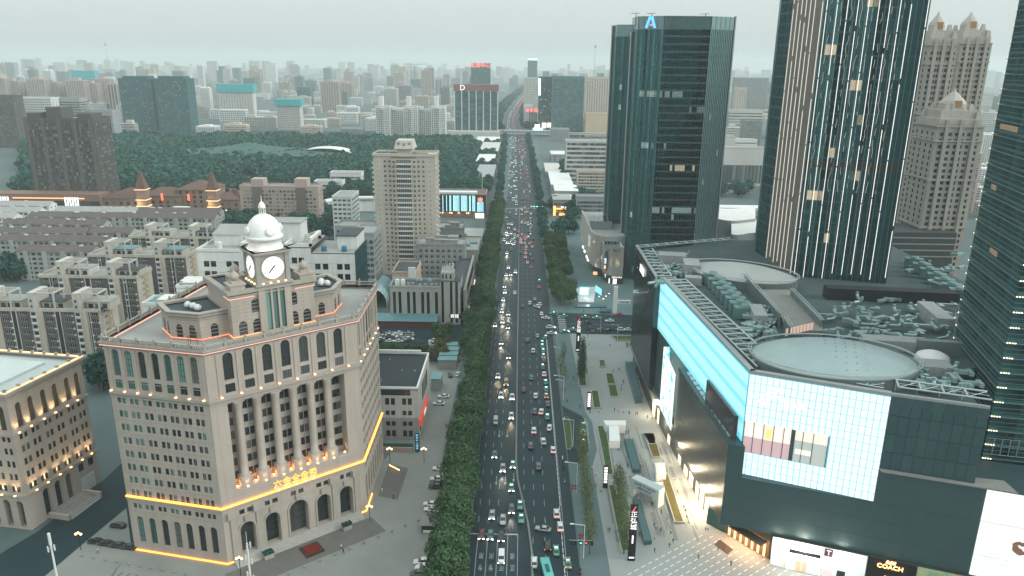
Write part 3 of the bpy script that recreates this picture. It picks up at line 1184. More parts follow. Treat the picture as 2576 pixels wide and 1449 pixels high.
def left_hall():
	P,Q=Vector((-139.0,184.3)),Vector((-133.6,210.9))
	du=(Q-P).normalized()
	nv=Vector((-du.y,du.x))
	S=P+Vector((-40.0,6.0))
	U=Q+Vector((-40,6))
	T=thing('classical_hall','lower pale granite hall with warm lit arches and glowing roof edge by frame edge','building',(-150,198,0))
	wm=[M_FRAME_D,glass('window_glass_warm',(0.05,0.035,0.022),(0.20,0.14,0.08),0.2,0.5)]
	wk=[M_FRAME_D,M_GLASS]
	W=(Q-P).length
	ax=[3.2,7.3,11.8,16.0,20.6,24.5]
	pr=[x+d for x in ax for d in(-0.8,0.8)]
	def rows(ax,pr,low):
		r=[dict(z=12.0+k*3.95,h=2.0,xs=pr,w=1.05,mats=wk)for k in range(5)]
		r+=[dict(z=31.3,h=7.4,xs=ax,w=1.9,arch=True,d=0.4,mats=wm)]
		r+=low
		return r
	facade(T,P,Q,0,42.0,rows(ax,pr,[dict(z=1.0,h=8.6,xs=[6.8,11.2,15.4],w=2.4,arch=True,d=0.8,mats=wk)]),M_STONE,wk,0.25)
	W2=(P-S).length
	ax2=[W2-2.5-4.2*k for k in range(9)]
	pr2=[x+d for x in ax2 for d in(-0.8,0.8)]
	facade(T,S,P,0,42.0,rows(ax2,pr2,[dict(z=0.6,h=8.6,xs=ax2,w=2.3,arch=True,d=1.6,mats=wk)]),M_STONE,wk,0.25)
	poly=[S,P,Q,U]
	b=MB()
	for p,q in((Q,U),(U,S)):
		b.quad((*p,0),(*q,0),(*q,42),(*p,42))
	b.build('wall',M_STONE,T)
	b=MB()
	b.prism(poly,41.0,41.6)
	b.build('roof_deck',mat('roof_pale',(0.42,0.46,0.45),0.9,0.12,0.1,fine=0.06),T)
	b=MB()
	b.prism([(P+nv*8+du*3).to_tuple(),(P+nv*36+du*3).to_tuple(),(P+nv*36+du*22).to_tuple(),(P+nv*8+du*22).to_tuple()][::-1],41.6,42.3)
	b.build('roof_panel',mat('roof_pale2',(0.48,0.53,0.52),0.85,0.12,0.1,fine=0.06),T)
	b=MB()
	band(b,poly,0.5,41.2,41.9)
	band(b,poly,1.0,41.9,42.5)
	b.ring(inset(poly,-1.0),inset(poly,0.8),42.5,42.75)
	band(b,poly,0.4,29.6,30.4)
	band(b,poly,0.35,10.6,11.3)
	b.split('cornice',[M_STONE_D],T)
	b=MB()
	b.ring(inset(poly,-0.55),inset(poly,0.1),42.76,43.0)
	b.build('light_strip',emit('amber_roof_strip',(1.0,0.60,0.26),1.5),T)
	b=MB()
	for p,q in((S,P),(P,Q),(Q,U)):
		d=q-p
		n=int(d.length/4)
		for i in range(n+1):
			w=p+d*(i/n)
			b.obox(w,math.atan2(d.y,d.x),0.35,0.4,42.75,43.6)
	b.build('parapet_post',M_STONE_D,T)
	fx=MB()
	fx.obox((0,0),0,0.25,0.2,0,0.25)
	fme=fx.mesh('uplight',[M_LAMP])
	for p,q,xs in((P,Q,ax),(S,P,ax2[:5])):
		d=(q-p).normalized()
		n_=Vector((d.y,-d.x))
		for i,x in enumerate(xs):
			for xx,z,pw in((x-1.9,30.4,520),(x+0.0,11.3,800)):
				w=p+d*xx+n_*0.9
				inst('uplight',fme,T,Vector((w.x,w.y,z))-T.location,math.atan2(d.y,d.x))
				t=p+d*xx+n_*0.1
				spot('uplight_beam',T,(w.x,w.y,z+0.3),(t.x,t.y,z+5.5),(1.0,0.64,0.30),pw*2.4,80,0.9,0.1)
	b=MB()
	an=math.atan2(du.y,du.x)
	for k in range(6):
		c=P+du*13-nv*(3.6-k*0.5)
		b.obox(c,an,6.0,3.2-0.5*k+0.4,0,0.18*(k+1))
	b.build('steps',M_CONC,T)
	b=MB()
	for s in(6.6,19.4):
		c=P+du*s-nv*3.4
		b.obox(c,an,0.35,3.4,0,1.7)
	b.build('stair_wall',M_STONE,T)
	b=MB()
	c=P+du*22.4-nv*0.08
	b.obox(c,an,2.6,0.1,0.1,5.0)
	b.build('garage_door',mat('shutter_pale',(0.5,0.52,0.5),0.6,0.05),T)
	b=MB()
	for s,z in((20.4,7.6),(24.4,7.6)):
		c=P+du*s-nv*0.05
		b.obox(c,an,0.9,0.08,z,z+2.4)
	b.split('window',[M_GLASS_K],T)
	flush_windows(T)
left_hall()
# shopping mall with the wrap-round screen
M_DKMETAL=mat('dark_bronze_cladding',(0.045,0.088,0.094),0.42,0.14,0.05,metal=0.35,spec=0.6)
M_DKPANEL=mat('dark_panel',(0.05,0.095,0.10),0.5,0.12,0.1,metal=0.2,spec=0.5)
M_SILVER=mat('silver_cladding',(0.22,0.26,0.265),0.30,0.08,0.05,metal=0.7,spec=0.6)
M_GREYM=mat('grey_metal_roof',(0.27,0.35,0.355),0.5,0.10,0.2,metal=0.0,spec=0.5)
M_GREYB=mat('brown_metal_roof',(0.20,0.205,0.19),0.55,0.12,0.15,metal=0.0,spec=0.5)
M_DUCT=mat('duct_steel',(0.26,0.37,0.37),0.4,0.12,0.5,metal=0.35,spec=0.5)
M_CHILL=mat('chiller_teal',(0.11,0.20,0.20),0.5,0.12,0.4,spec=0.4)
M_DECK=mat('mall_roof_deck',(0.055,0.085,0.087),0.9,0.2,0.15)
def screen_material(name,col,strength,stripes=None):
	"""lit LED panel: dimmer toward the panel seams"""
	return emit(name,col,strength,(0.3,0.4,0.42))
M_LEDW=emit('led_white',(0.80,0.965,1.0),0.86,(0.3,0.4,0.42))
M_LEDC=emit('led_cyan',(0.28,0.86,1.0),1.0,(0.3,0.4,0.42))
M_LEDS=emit('led_seam',(0.08,0.55,0.70),0.5,(0.1,0.3,0.35))
def art_material(name,kind):
	"""moving-picture posters: soft shapes only"""
	m=bpy.data.materials.new(name)
	m.use_nodes=True
	nt=m.node_tree
	b=nt.nodes['Principled BSDF']
	tc=nn(nt,'ShaderNodeTexCoord')
	tx=nn(nt,'ShaderNodeTexNoise')
	cr=nn(nt,'ShaderNodeValToRGB')
	nt.links.new(tc.outputs['Object'],tx.inputs['Vector'])
	nt.links.new(tx.outputs['Fac'],cr.inputs['Fac'])
	e=cr.color_ramp.elements
	if kind=='aqua':
		tx.inputs['Scale'].default_value=0.35
		e[0].position,e[0].color=0.38,(0.02,0.55,0.62,1)
		e[1].position,e[1].color=0.46,(0.86,0.93,0.84,1)
		s=1.2
	elif kind=='jungle':
		tx.inputs['Scale'].default_value=0.55
		tx.inputs['Detail'].default_value=6
		e[0].position,e[0].color=0.35,(0.03,0.16,0.05,1)
		e[1].position,e[1].color=0.65,(0.34,0.16,0.03,1)
		x=e.new(0.5)
		x.color=(0.12,0.30,0.06,1)
		s=0.7
	elif kind=='pale':
		tx.inputs['Scale'].default_value=0.12
		e[0].position,e[0].color=0.3,(0.72,0.80,0.78,1)
		e[1].position,e[1].color=0.6,(0.95,0.93,0.84,1)
		s=1.0
	nt.links.new(cr.outputs[0],b.inputs['Emission Color'])
	b.inputs['Emission Strength'].default_value=s
	b.inputs['Base Color'].default_value=(0.2,0.2,0.2,1)
	MATS[name]=m
	return m
def tile_panels(T,name,p0,p1,z0,z1,nx,nz,mats,gap=0.06,depth=0.12,most=300,pick=None):
	"""flat cladding or LED cassettes: each its own piece, joints between them"""
	p0,p1=Vector(p0),Vector(p1)
	W=(p1-p0).length
	u=(p1-p0)/W
	ang=math.atan2(u.y,u.x)
	pw,ph=W/nx,(z1-z0)/nz
	meshes=[]
	for m in mats:
		b=MB()
		b.box(-pw/2+gap/2,pw/2-gap/2,-depth,0.0,gap/2,ph-gap/2)
		meshes.append(b.mesh(name,[m]))
	org=root_loc(T)
	k=0
	rest=[MB()for _ in mats]
	for j in range(nz):
		for i in range(nx):
			mi=pick(i,j)if pick else 0
			if mi is None:
				continue
			c=p0+u*(pw*(i+0.5))
			if k<most:
				inst(name,meshes[mi],T,Vector((c.x,c.y,z0+ph*j))-org,ang)
				k+=1
			else:
				nrm=Vector((u.y,-u.x))
				cc=c+nrm*(depth/2)
				rest[mi].obox((cc.x,cc.y),ang,pw/2-gap/2,depth/2,z0+ph*j+gap/2,z0+ph*(j+1)-gap/2)
	for mi,rb in enumerate(rest):
		if rb.v:
			rb.build(name,[mats[mi]],T,kind='stuff')
def mall():
	T=thing('shopping_mall','dark metal shopping mall with huge glowing blue white wraparound screen','building',(85,230,0))
	C0,C1,C2_,C3=Vector((52.5,269.2)),Vector((59.8,181.0)),Vector((90.3,168.2)),Vector((110.2,161.6))
	W0,W1=Vector((50.0,318.0)),Vector((50.1,268.2))
	ZR,ZT=51.0,54.0
	back=[Vector((118,190)),Vector((170,200)),Vector((170,345)),Vector((100,345)),Vector((56,322))]
	outline=[W0,W1,C0,C1,C2_,C3]+back
	b=MB()
	b.prism([p for p in outline],8.9,ZR)
	b.build('upper_body',M_DKPANEL,T)
	base=[Vector((51.5,318)),Vector((51.6,270)),Vector((57.3,192)),Vector((60.6,188.6)),Vector((69.0,177.2)),Vector((72,173.4)),Vector((160,142)),Vector((170,345)),Vector((60,330))]
	b=MB()
	b.prism(base,0,8.9)
	b.build('lower_body',mat('shop_front_dark',(0.05,0.06,0.06),0.4,0.05,spec=0.5),T)
	b=MB()
	for p,q,w in((W0,W1,0.7),(C0,C1,1.6),(C1,C2_,1.6),(C2_,C3,0.8)):
		d=(q-p).normalized()
		n_=Vector((-d.y,d.x))
		pts=[p,q,q+n_*w,p+n_*w]
		b.prism(pts,ZR,ZT)
	b.build('parapet',mat('coping_grey',(0.29,0.31,0.31),0.5,0.08,0.3,metal=0.2),T)
	b=MB()
	b.quad((*W0,9),(*W1,9),(*W1,ZT),(*W0,ZT))
	b.quad((*W1,9),(*C0,9),(*C0,ZT),(*W1,ZT))
	b.build('mirror_wall',mat('mirror_cladding',(0.16,0.20,0.205),0.16,0.08,0.05,metal=0.85,spec=0.6),T)
	sd=(C1-C0).normalized()
	sn=Vector((sd.y,-sd.x))
	fd=(C2_-C1).normalized()
	fn=Vector((fd.y,-fd.x))
	rows_dark=lambda j:j%4==3
	def pick_side(i,j):
		return 1 if(j%3==0)else 0
	tile_panels(T,'led_cassette',C0+sn*0.25,C1+sn*0.25+fn*0.2,33.8,53.2,44,12,[emit('led_side',(0.40,0.88,1.0),0.80,(0.3,0.4,0.42)),emit('led_side_dim',(0.18,0.74,0.90),0.78,(0.3,0.4,0.42))],0.10,0.12,230,pick_side)
	b=MB()
	c0,c1=C0+sn*0.05,C1+sn*0.05
	b.quad((*c0,33.6),(*c1,33.6),(*c1,53.4),(*c0,53.4))
	b.build('led_backing',M_LEDS,T)
	Wf=(C2_-C1).length
	def fpt(s,z,o=0.25):
		p=C1+fd*s+fn*o
		return(p.x,p.y,z)
	def pick_front(i,j):
		z=24.3+28.9*(j+0.5)/13
		s=Wf*(i+0.5)/22
		if 31.2<z<39.9 and s<21.2:
			return None
		return 0
	b=MB()
	for(s0,s1,z0,z1)in((0,Wf,40.0,53.2),(20.8,Wf,31.0,40.0),(0,Wf,24.2,31.0)):
		b.quad(fpt(s0,z0,0.06),fpt(s1,z0,0.06),fpt(s1,z1,0.06),fpt(s0,z1,0.06))
	b.build('led_backing',M_LEDS,T)
	tile_panels(T,'led_cassette',C1+fn*0.25,C2_+fn*0.25,24.3,53.2,22,13,[M_LEDW],0.16,0.12,300,pick_front)
	b=MB()
	for s0,s1 in((0.1,20.8),):
		for z in(31.0,40.0):
			b.quad(fpt(s0,z,0.2),fpt(s1,z,0.2),fpt(s1,z,-3.8),fpt(s0,z,-3.8))
		b.quad(fpt(s1,31.0,0.2),fpt(s1,40.0,0.2),fpt(s1,40.0,-3.8),fpt(s1,31.0,-3.8))
	b.build('window_reveal',mat('room_pale',(0.55,0.47,0.42),0.7,0.05),T)
	b=MB()
	b.quad(fpt(0.1,31.0,0.03),fpt(12.0,31.0,0.03),fpt(12.0,35.4,0.03),fpt(0.1,35.4,0.03),0)
	b.quad(fpt(0.1,35.4,0.03),fpt(12.0,35.4,0.03),fpt(12.0,40.0,0.03),fpt(0.1,40.0,0.03),1)
	b.quad(fpt(12.6,31.0,0.03),fpt(20.7,31.0,0.03),fpt(20.7,37.0,0.03),fpt(12.6,37.0,0.03),2)
	b.quad(fpt(12.6,37.0,0.03),fpt(20.7,37.0,0.03),fpt(20.7,40.0,0.03),fpt(12.6,40.0,0.03),1)
	b.quad(fpt(13.2,33.2,0.07),fpt(17.0,33.2,0.07),fpt(17.0,34.6,0.07),fpt(13.2,34.6,0.07),3)
	for s in(1.0,3.2,5.6,8.0,10.2):
		b.quad(fpt(s,35.8,0.07),fpt(s+1.4,35.8,0.07),fpt(s+1.4,38.6,0.07),fpt(s,38.6,0.07),3 if s!=5.6 else 4)
	b.build('shop_interior',[emit('shop_rose',(0.62,0.40,0.42),0.65,(0.4,0.3,0.3)),emit('shop_cream',(0.95,0.78,0.66),0.75,(0.5,0.45,0.4)),emit('shop_sage',(0.42,0.46,0.42),0.6,(0.4,0.4,0.4)),emit('shop_lamp',(1.0,0.90,0.76),1.1),emit('shop_yellow',(1.0,0.85,0.22),0.9)],T)
	b=MB()
	for s in(0.1,2.5,5,7.5,10,12.3,14.7,17.2,20.7):
		b.obox(C1+fd*s+fn*0.16,math.atan2(fd.y,fd.x),0.09 if s!=12.3 else 0.5,0.09,31.0,40.0)
	b.build('window_mullion',M_DKPANEL,T)
	lm=emit('screen_sign',(1.0,0.90,0.74),1.15)
	a_f=math.atan2(fd.y,fd.x)
	for(s0,z0,s1,z1)in((1.2,47.2,7.8,50.0),(3.0,46.2,6.0,50.6),(5.2,46.5,8.0,51.0),(6.4,48.6,9.4,47.6),(4.6,45.2,4.0,48.6)):
		g=MB()
		g.tube(fpt(s0,z0,0.55),fpt(s1,z1,0.55),0.22,5)
		g.build('sign_stroke',lm,T)
	p=fpt(11.4,46.8,0.55)
	letters('sign_letters','正弘城',2.0,lm,T,p,a_f,0.1)
	X0=Vector((55.9,179.9))
	X1=Vector((53.0,232.0))
	fdir=Vector((math.cos(R(-19.2)),math.sin(R(-19.2))))
	X2=X0+fdir*110
	b=MB()
	wing=[X1,X0,X0+fdir*4.2,Vector((57.3,232))]
	b.prism(wing,9.0,33.4,bot=True)
	fr=[X0+fdir*4.2,X2,X2+Vector((0,18)),X0+fdir*4.2+Vector((1,14))]
	b.prism(fr,9.0,24.2,bot=True)
	fr2=[X0+fdir*36.0,X2,X2+Vector((0,18)),X0+fdir*36.0+Vector((1,14))]
	b.prism(fr2,24.2,33.4)
	b.build('projecting_box',M_DKMETAL,T)
	tile_panels(T,'cladding_panel',X1+Vector((-0.02,0)),X0+Vector((-0.02,0)),9.0,33.3,26,8,[mat('ribbed_bronze',(0.085,0.095,0.088),0.32,0.10,0.08,metal=0.6,spec=0.6,objv=0.10)],0.05,0.06,300)
	tile_panels(T,'cladding_panel',X0+fdir*0.1,X0+fdir*59.5,9.1,24.0,20,3,[M_DKMETAL],0.04,0.05,300)
	tile_panels(T,'cladding_panel',C2_,C3,33.6,53.4,9,4,[mat('dark_panel_upper',(0.046,0.09,0.095),0.45,0.12,0.1,metal=0.25,objv=0.08)],0.14,0.15,300)
	b=MB()
	d=(C3-C2_).normalized()
	b.prism([C2_+Vector((0,-1.6)),C3+Vector((0.5,-1.6)),C3+Vector((8,-4.0)),C3+Vector((8,1.5)),C2_+Vector((0,0.4))],33.4,33.75)
	b.build('ledge',mat('ledge_grey',(0.22,0.22,0.21),0.8,0.12,0.3),T)
	b=MB()
	for k in range(12):
		y=184+k*3.7
		x=55.9-(y-179.9)*0.056+1.2
		b.box(x,x+1.2,y,y+2.9,33.4,33.75)
	b.build('ledge_tray',M_STEEL,T)
	b=MB()
	b.prism([Vector((57.4,182.5)),Vector((58.4,182.0)),Vector((56.4,206)),Vector((55.6,206))],33.4,40.5)
	b.build('glass_screen_wall',glass('plum_glass',(0.05,0.045,0.045),(0.14,0.11,0.10),0.1,0.6),T)
	s0,s1=Vector((53.2,252)),Vector((54.2,233))
	b=MB()
	b.quad((s0.x-1.6,s0.y,9.5),(s1.x-1.9,s1.y,9.5),(s1.x-1.9,s1.y,30.5),(s0.x-1.6,s0.y,33.0))
	b.quad((s0.x-1.6,s0.y,9.5),(s0.x-1.6,s0.y,33.0),(s0.x+1,s0.y,33.0),(s0.x+1,s0.y,9.5))
	b.build('side_screen',art_material('aqua_picture','aqua'),T)
	b=MB()
	b.prism([Vector((50.2,318)),Vector((50.9,268)),Vector((53.0,252)),Vector((54,252)),Vector((52,318))],6.5,9.2)
	b.prism([Vector((51.0,300)),Vector((52.2,250)),Vector((53.6,250)),Vector((52.6,300))],9.2,10.2)
	b.build('fascia',M_SILVER,T)
	wl=emit('shop_light_warm',(1.0,0.70,0.38),2.4)
	b=MB()
	for y0,y1,z1 in((262,266,6.0),(256,258.5,6.0),(212,216,4.2),(206,209,5.0),(201,204.5,5.6),(196.5,199.5,5.2),(218,222,3.4),(226,229,3.2),(240,243,3.5)):
		x0=51.6+(270-y0)*0.073
		x1=51.6+(270-y1)*0.073
		b.quad((x0-0.08,y0,0.3),(x1-0.08,y1,0.3),(x1-0.08,y1,z1),(x0-0.08,y0,z1))
	b.build('shop_window',wl,T)
	for(x,y,pw)in((50.2,264,2600),(51.2,247,1800),(51.8,230,2200),(52.4,215,3800),(52.8,203,6000),(53.4,196,4200)):
		lamp('shop_light',T,(x,y,5.5),(1.0,0.78,0.52),pw,0.8)
	gl=glass('corner_glass',(0.03,0.09,0.09),(0.07,0.16,0.16),0.06,0.5)
	b=MB()
	b.prism([Vector((55.9,193.3)),Vector((60.0,188.9)),Vector((60.6,189.6)),Vector((56.6,194))],0.1,5.0)
	b.build('glass_corner',gl,T)
	brn=mat('lobby_bronze',(0.20,0.13,0.08),0.5,0.1,0.5)
	b=MB()
	b.prism([Vector((60.6,188.2)),Vector((69.0,177.0)),Vector((70.0,178)),Vector((61.6,189.2))],0.1,9.0)
	b.build('lobby_wall',brn,T)
	b=MB()
	b.prism([Vector((61.0,186.8)),Vector((68.2,177.0)),Vector((66.0,175.4)),Vector((59.6,184.0))],5.2,5.8,bot=True)
	b.build('entrance_canopy',mat('canopy_bronze',(0.10,0.085,0.07),0.5,0.1,0.4),T)
	b=MB()
	for k in range(7):
		t=k/6.5
		x,y=61.0+7.6*t,187.4-10.2*t
		b.obox((x,y),R(-53),0.35,0.06,0.3,4.6)
	b.build('lobby_light',emit('lobby_glow',(1.0,0.50,0.22),2.2),T)
	for x,y in((60.5,184.5),(62.5,181),(65,178)):
		lamp('lobby_lamp',T,(x,y,4.5),(1.0,0.55,0.28),1500,0.5)
	sd_=Vector((math.cos(R(-19.5)),math.sin(R(-19.5))))
	S0=Vector((72.0,173.3))
	sa=math.atan2(sd_.y,sd_.x)
	def spt(s,z,o=0.1):
		n_=Vector((sd_.y,-sd_.x))
		p=S0+sd_*s+n_*o
		return(p.x,p.y,z)
	def panel(name,s0,s1,z0,z1,m,o=0.1):
		b=MB()
		a,c=Vector(spt(s0,0,o)[:2]),Vector(spt(s1,0,o)[:2])
		n_=Vector((sd_.y,-sd_.x))*0.1
		b.prism([a,c,c-n_,a-n_][::1],z0,z1)
		return b.build(name,m,T)
	whitel=emit('shop_white',(1.0,0.93,0.82),0.75,(0.7,0.68,0.64))
	greyl=emit('shop_grey_white',(0.86,0.93,0.93),0.34,(0.55,0.58,0.58))
	panel('shop_front',-3.6,0.2,0.2,9.0,emit('shop_corner_pale',(0.90,0.88,0.80),0.35,(0.5,0.5,0.48)))
	panel('shop_front',0.3,9.2,0.2,9.0,whitel)
	panel('shop_front',9.3,19.6,0.2,9.0,greyl)
	panel('shop_front',19.8,31.0,0.0,9.0,M_BLACK)
	panel('shop_front',31.2,46.0,0.0,9.0,art_material('jungle_poster','jungle'))
	panel('shop_front',46.0,66.0,0.0,9.0,emit('maroon_hoarding',(0.25,0.02,0.035),0.6,(0.2,0.02,0.03)))
	panel('shop_window',0.9,8.6,5.4,6.4,M_GLASS_K,0.2)
	for s0,s1 in((2.8,4.2),(4.3,5.7)):
		panel('shop_door',s0,s1,0.2,3.4,emit('brass_door',(0.9,0.72,0.42),0.8),0.2)
	panel('shop_window',-3.2,-0.6,0.8,3.2,emit('shop_display',(1,0.97,0.9),1.1),0.2)
	panel('shop_window',13.0,15.0,0.3,3.0,M_GLASS_K,0.2)
	panel('shop_window',15.2,17.2,0.3,2.8,emit('shop_display',(1,0.97,0.9),1.1),0.2)
	panel('shop_window',9.7,12.0,1.0,2.6,emit('shop_display_rose',(1,0.75,0.72),0.9),0.2)
	panel('sign_panel',9.4,11.4,6.6,8.8,mat('plum_sign',(0.09,0.03,0.04),0.5,0.0),0.22)
	lw=emit('sign_white',(1,0.98,0.94),1.3)
	g=MB()
	x,y,z=spt(10.4,7.7,0.35)
	letters('sign_letters','T',2.0,lw,T,(x,y,z),sa,0.08)
	letters('sign_letters','T E S L A',1.3,lw,T,spt(15.2,5.0,0.3),sa,0.08)
	cl=emit('sign_orange',(1.0,0.42,0.14),5.0)
	for z in(7.2,2.6):
		letters('sign_letters','COACH',1.7,cl,T,spt(25.0,z,0.3),sa,0.08)
		g=MB()
		g.box(-1.1,1.1,-0.06,0.06,0,0.5)
		for k in(-0.7,0.2,0.9):
			g.box(k-0.25,k+0.25,-0.06,0.06,0.5,0.9)
		o=g.build('sign_emblem',cl,T,local=True)
		o.location=Vector(spt(25.0,z+0.95,0.3))-T.location
		o.rotation_euler=(0,0,sa)
	g=MB()
	for s0,z0,s1,z1 in((47.0,8.4,50.5,6.6),(48.2,8.6,47.6,6.4),(50.5,8.2,53.5,7.8),(51.5,8.6,51.2,6.6),(54.0,8.0,58.0,6.4),(47.4,6.2,52.5,6.0)):
		g.tube(spt(s0,z0,0.25),spt(s1,z1,0.25),0.10,4)
	g.build('sign_stroke',emit('sign_rose',(0.95,0.75,0.70),0.9),T)
	for s,pw in((4.5,2600),(14,1400),(-2,900)):
		lamp('shop_light',T,spt(s,7.0,2.0),(1.0,0.9,0.74),pw,0.8)
	pv=art_material('pale_picture','pale')
	an2=math.atan2(fdir.y,fdir.x)
	nf=Vector((fdir.y,-fdir.x))
	for k,(z0,z1)in enumerate(((24.6,33.0),(15.2,24.3),(9.3,14.9))):
		s0,s1=60.0,88.0
		a,c=X0+fdir*s0+nf*0.4,X0+fdir*s1+nf*0.4
		b=MB()
		b.prism([a,c,c-nf*0.4,a-nf*0.4],z0,z1)
		S=b.build('advert_screen',pv,T)
		m=X0+fdir*(s0+9.5)+nf*0.55
		if k==0:
			g=MB()
			g.lathe([(0.6,-0.02),(0.6,0.05)],16)
			g.v=[(vx*2.3,vy*3.2,vz)for vx,vy,vz in g.v]
			o=g.build('portrait_face',emit('portrait_skin',(0.98,0.86,0.78),0.95),S,local=True)
			o.location=Vector((m.x,m.y,z0+4.3))-root_loc(S)
			o.rotation_euler=(R(90),0,an2)
			g=MB()
			g.lathe([(1.0,0.05),(1.0,0.1)],16)
			g.v=[(vx*1.5,vy*0.85,vz)for vx,vy,vz in g.v]
			g2=MB()
			g.lathe([(0.45,0.05),(0.45,0.1)],10,0.1,1.0)
			o=g.build('portrait_hair',mat('print_dark',(0.03,0.035,0.03),0.8,0.0),S,local=True)
			o.location=Vector((m.x,m.y,z0+5.8))-root_loc(S)
			o.rotation_euler=(R(90),0,an2)
		elif k==1:
			rr=wavy(3)
			g=MB()
			for q in range(26):
				t=rr.uniform(0,2*PI)
				r_=rr.uniform(1.0,1.9)
				g.lathe([(0.55,0.02+q*0.002),(0.5,0.03+q*0.002)],7,r_*math.cos(t)*1.1,r_*math.sin(t)*0.9)
			o=g.build('portrait_hair',emit('print_auburn',(0.22,0.06,0.015),0.6),S,local=True)
			o.location=Vector((m.x+0.3,m.y,z0+4.2))-root_loc(S)
			o.rotation_euler=(R(90),0,an2)
			g=MB()
			g.lathe([(0.95,0.1),(0.95,0.13)],14)
			g.v=[(vx,vy*1.2,vz)for vx,vy,vz in g.v]
			o=g.build('portrait_face',emit('portrait_skin',(0.98,0.86,0.78),0.95),S,local=True)
			o.location=Vector((m.x+0.7,m.y,z0+3.9))-root_loc(S)
			o.rotation_euler=(R(90),0,an2)
			letters('screen_letters','D AR',0.9,lw,T,(m.x+0.6,m.y-0.2,z0+6.0),an2,0.03)
# roof
	b=MB()
	b.prism(inset(outline,0.6),ZR,ZR+0.3)
	b.build('roof_deck',M_DECK,T)
	def shell(name,pts,z,rise,m,wall,zw=ZR):
		"""low dome over an oval outline, standing on a ribbed upstand"""
		c=sum((Vector(p)for p in pts),Vector((0,0)))/len(pts)
		n=len(pts)
		b=MB()
		rings=7
		for k in range(rings):
			t=k/rings
			zz=z+rise*math.sin(PI/2*t)
			s=math.cos(PI/2*t)if k else 1.0
			s=(1-t)
			for p in pts:
				q=c+(Vector(p)-c)*s
				b.v.append((q.x,q.y,z+rise*(1-s*s)))
		b.v.append((c.x,c.y,z+rise))
		for k in range(rings-1):
			for i in range(n):
				j=(i+1)%n
				b.f.append((k*n+i,k*n+j,(k+1)*n+j,(k+1)*n+i))
				b.m.append(0)
				b.sm.append(True)
		for i in range(n):
			b.f.append(((rings-1)*n+i,(rings-1)*n+(i+1)%n,rings*n))
			b.m.append(0)
			b.sm.append(True)
		b.build(name,m,T)
		b=MB()
		b.ring([tuple(c+(Vector(p)-c)*1.03)for p in pts],[tuple(c+(Vector(p)-c)*0.995)for p in pts],zw,z+0.15)
		b.build('upstand',wall,T)
		r1,r2=MB(),MB()
		for(a,d_),k in zip(zip(pts,pts[1:]+pts[:1]),range(n)):
			a1,d1=c+(Vector(a)-c)*1.05,c+(Vector(d_)-c)*1.05
			r1.tube((a1.x,a1.y,z+1.3),(d1.x,d1.y,z+1.3),0.12,4)
			a2,d2=c+(Vector(a)-c)*1.015,c+(Vector(d_)-c)*1.015
			r1.tube((a2.x,a2.y,z+1.3),(d2.x,d2.y,z+1.3),0.12,4)
			r1.tube((a1.x,a1.y,z+1.3),(a2.x,a2.y,z+1.3),0.1,4)
		r1.build('edge_rail',M_STEEL,T)
		return c
	def ell(cx,cy,rx,ry,z,n=40,rot=0.0):
		out=[]
		for i in range(n):
			t=2*PI*i/n
			x,y=rx*math.cos(t),ry*math.sin(t)
			out.append((cx+x*math.cos(rot)-y*math.sin(rot),cy+x*math.sin(rot)+y*math.cos(rot)))
		return out
	g1,g2,g3,g4=G(1903,890,55),G(2300,905,55),G(2120,818,55),G(2080,948,55)
	shell('roof_shell',ell((g1.x+g2.x)/2,(g1.y+g2.y)/2+1.0,(g2.x-g1.x)/2+0.6,15.0,55,rot=R(-6)),54.2,4.2,M_GREYM,mat('ribbed_grey',(0.15,0.19,0.19),0.5,0.1,0.3,metal=0.3))
	h1,h2=G(1737,660,55),G(1968,700,55)
	shell('roof_shell',ell((h1.x+h2.x)/2+2,(h1.y+h2.y)/2-2,20,13,55,rot=R(-32)),54.5,3.0,mat('shell_taupe',(0.31,0.335,0.325),0.5,0.10,0.12,metal=0.0,spec=0.5),MATS['ribbed_grey'])
	b=MB()
	cx,cy=(g1.x+g2.x)/2,(g1.y+g2.y)/2+1.0
	for i in range(-6,8):
		for j in range(-5,6):
			x,y=i*2.6+j*0.8,j*2.4
			q=(x/20.0)**2+(y/15.0)**2
			if q<0.9 and x>-3:
				b.lathe([(0.16,54.2+4.2*(1-q)+0.02),(0.12,54.2+4.2*(1-q)+0.14)],6,cx+x,cy+y)
	b.build('roof_vent',M_DKPANEL,T)
	q=[G(1893,728,53),G(1990,728,53),G(2068,800,53),G(2070,832,53),G(1975,832,53),G(1968,800,53)]
	b=MB()
	b.prism([(p.x,p.y)for p in q][::-1],ZR,53.0)
	b.build('roof_walk',M_GREYB,T)
	for pa,pb,zt in((G(1870,690,56),G(1960,790,56),56),(G(1972,800,56),G(1985,822,56),56),(G(1990,722,56),G(2066,800,56),55.0)):
		d=Vector((pb.x-pa.x,pb.y-pa.y)).normalized()
		n_=Vector((-d.y,d.x))
		A_,B_=Vector(pa[:2]),Vector(pb[:2])
		b=MB()
		b.prism([A_,B_,B_+n_*0.5,A_+n_*0.5],ZR,zt)
		b.build('upstand',MATS['ribbed_grey'],T)
		b=MB()
		for o_ in(0.0,1.0):
			b.tube((*(A_+n_*o_),zt+0.5),(*(B_+n_*o_),zt+0.5),0.12,4)
		n=int((B_-A_).length/1.6)
		for i in range(n+1):
			p=A_+(B_-A_)*(i/max(n,1))
			b.tube((*p,zt+0.5),(*(p+n_*1.0),zt+0.5),0.09,4)
		b.build('edge_rail',M_STEEL,T)
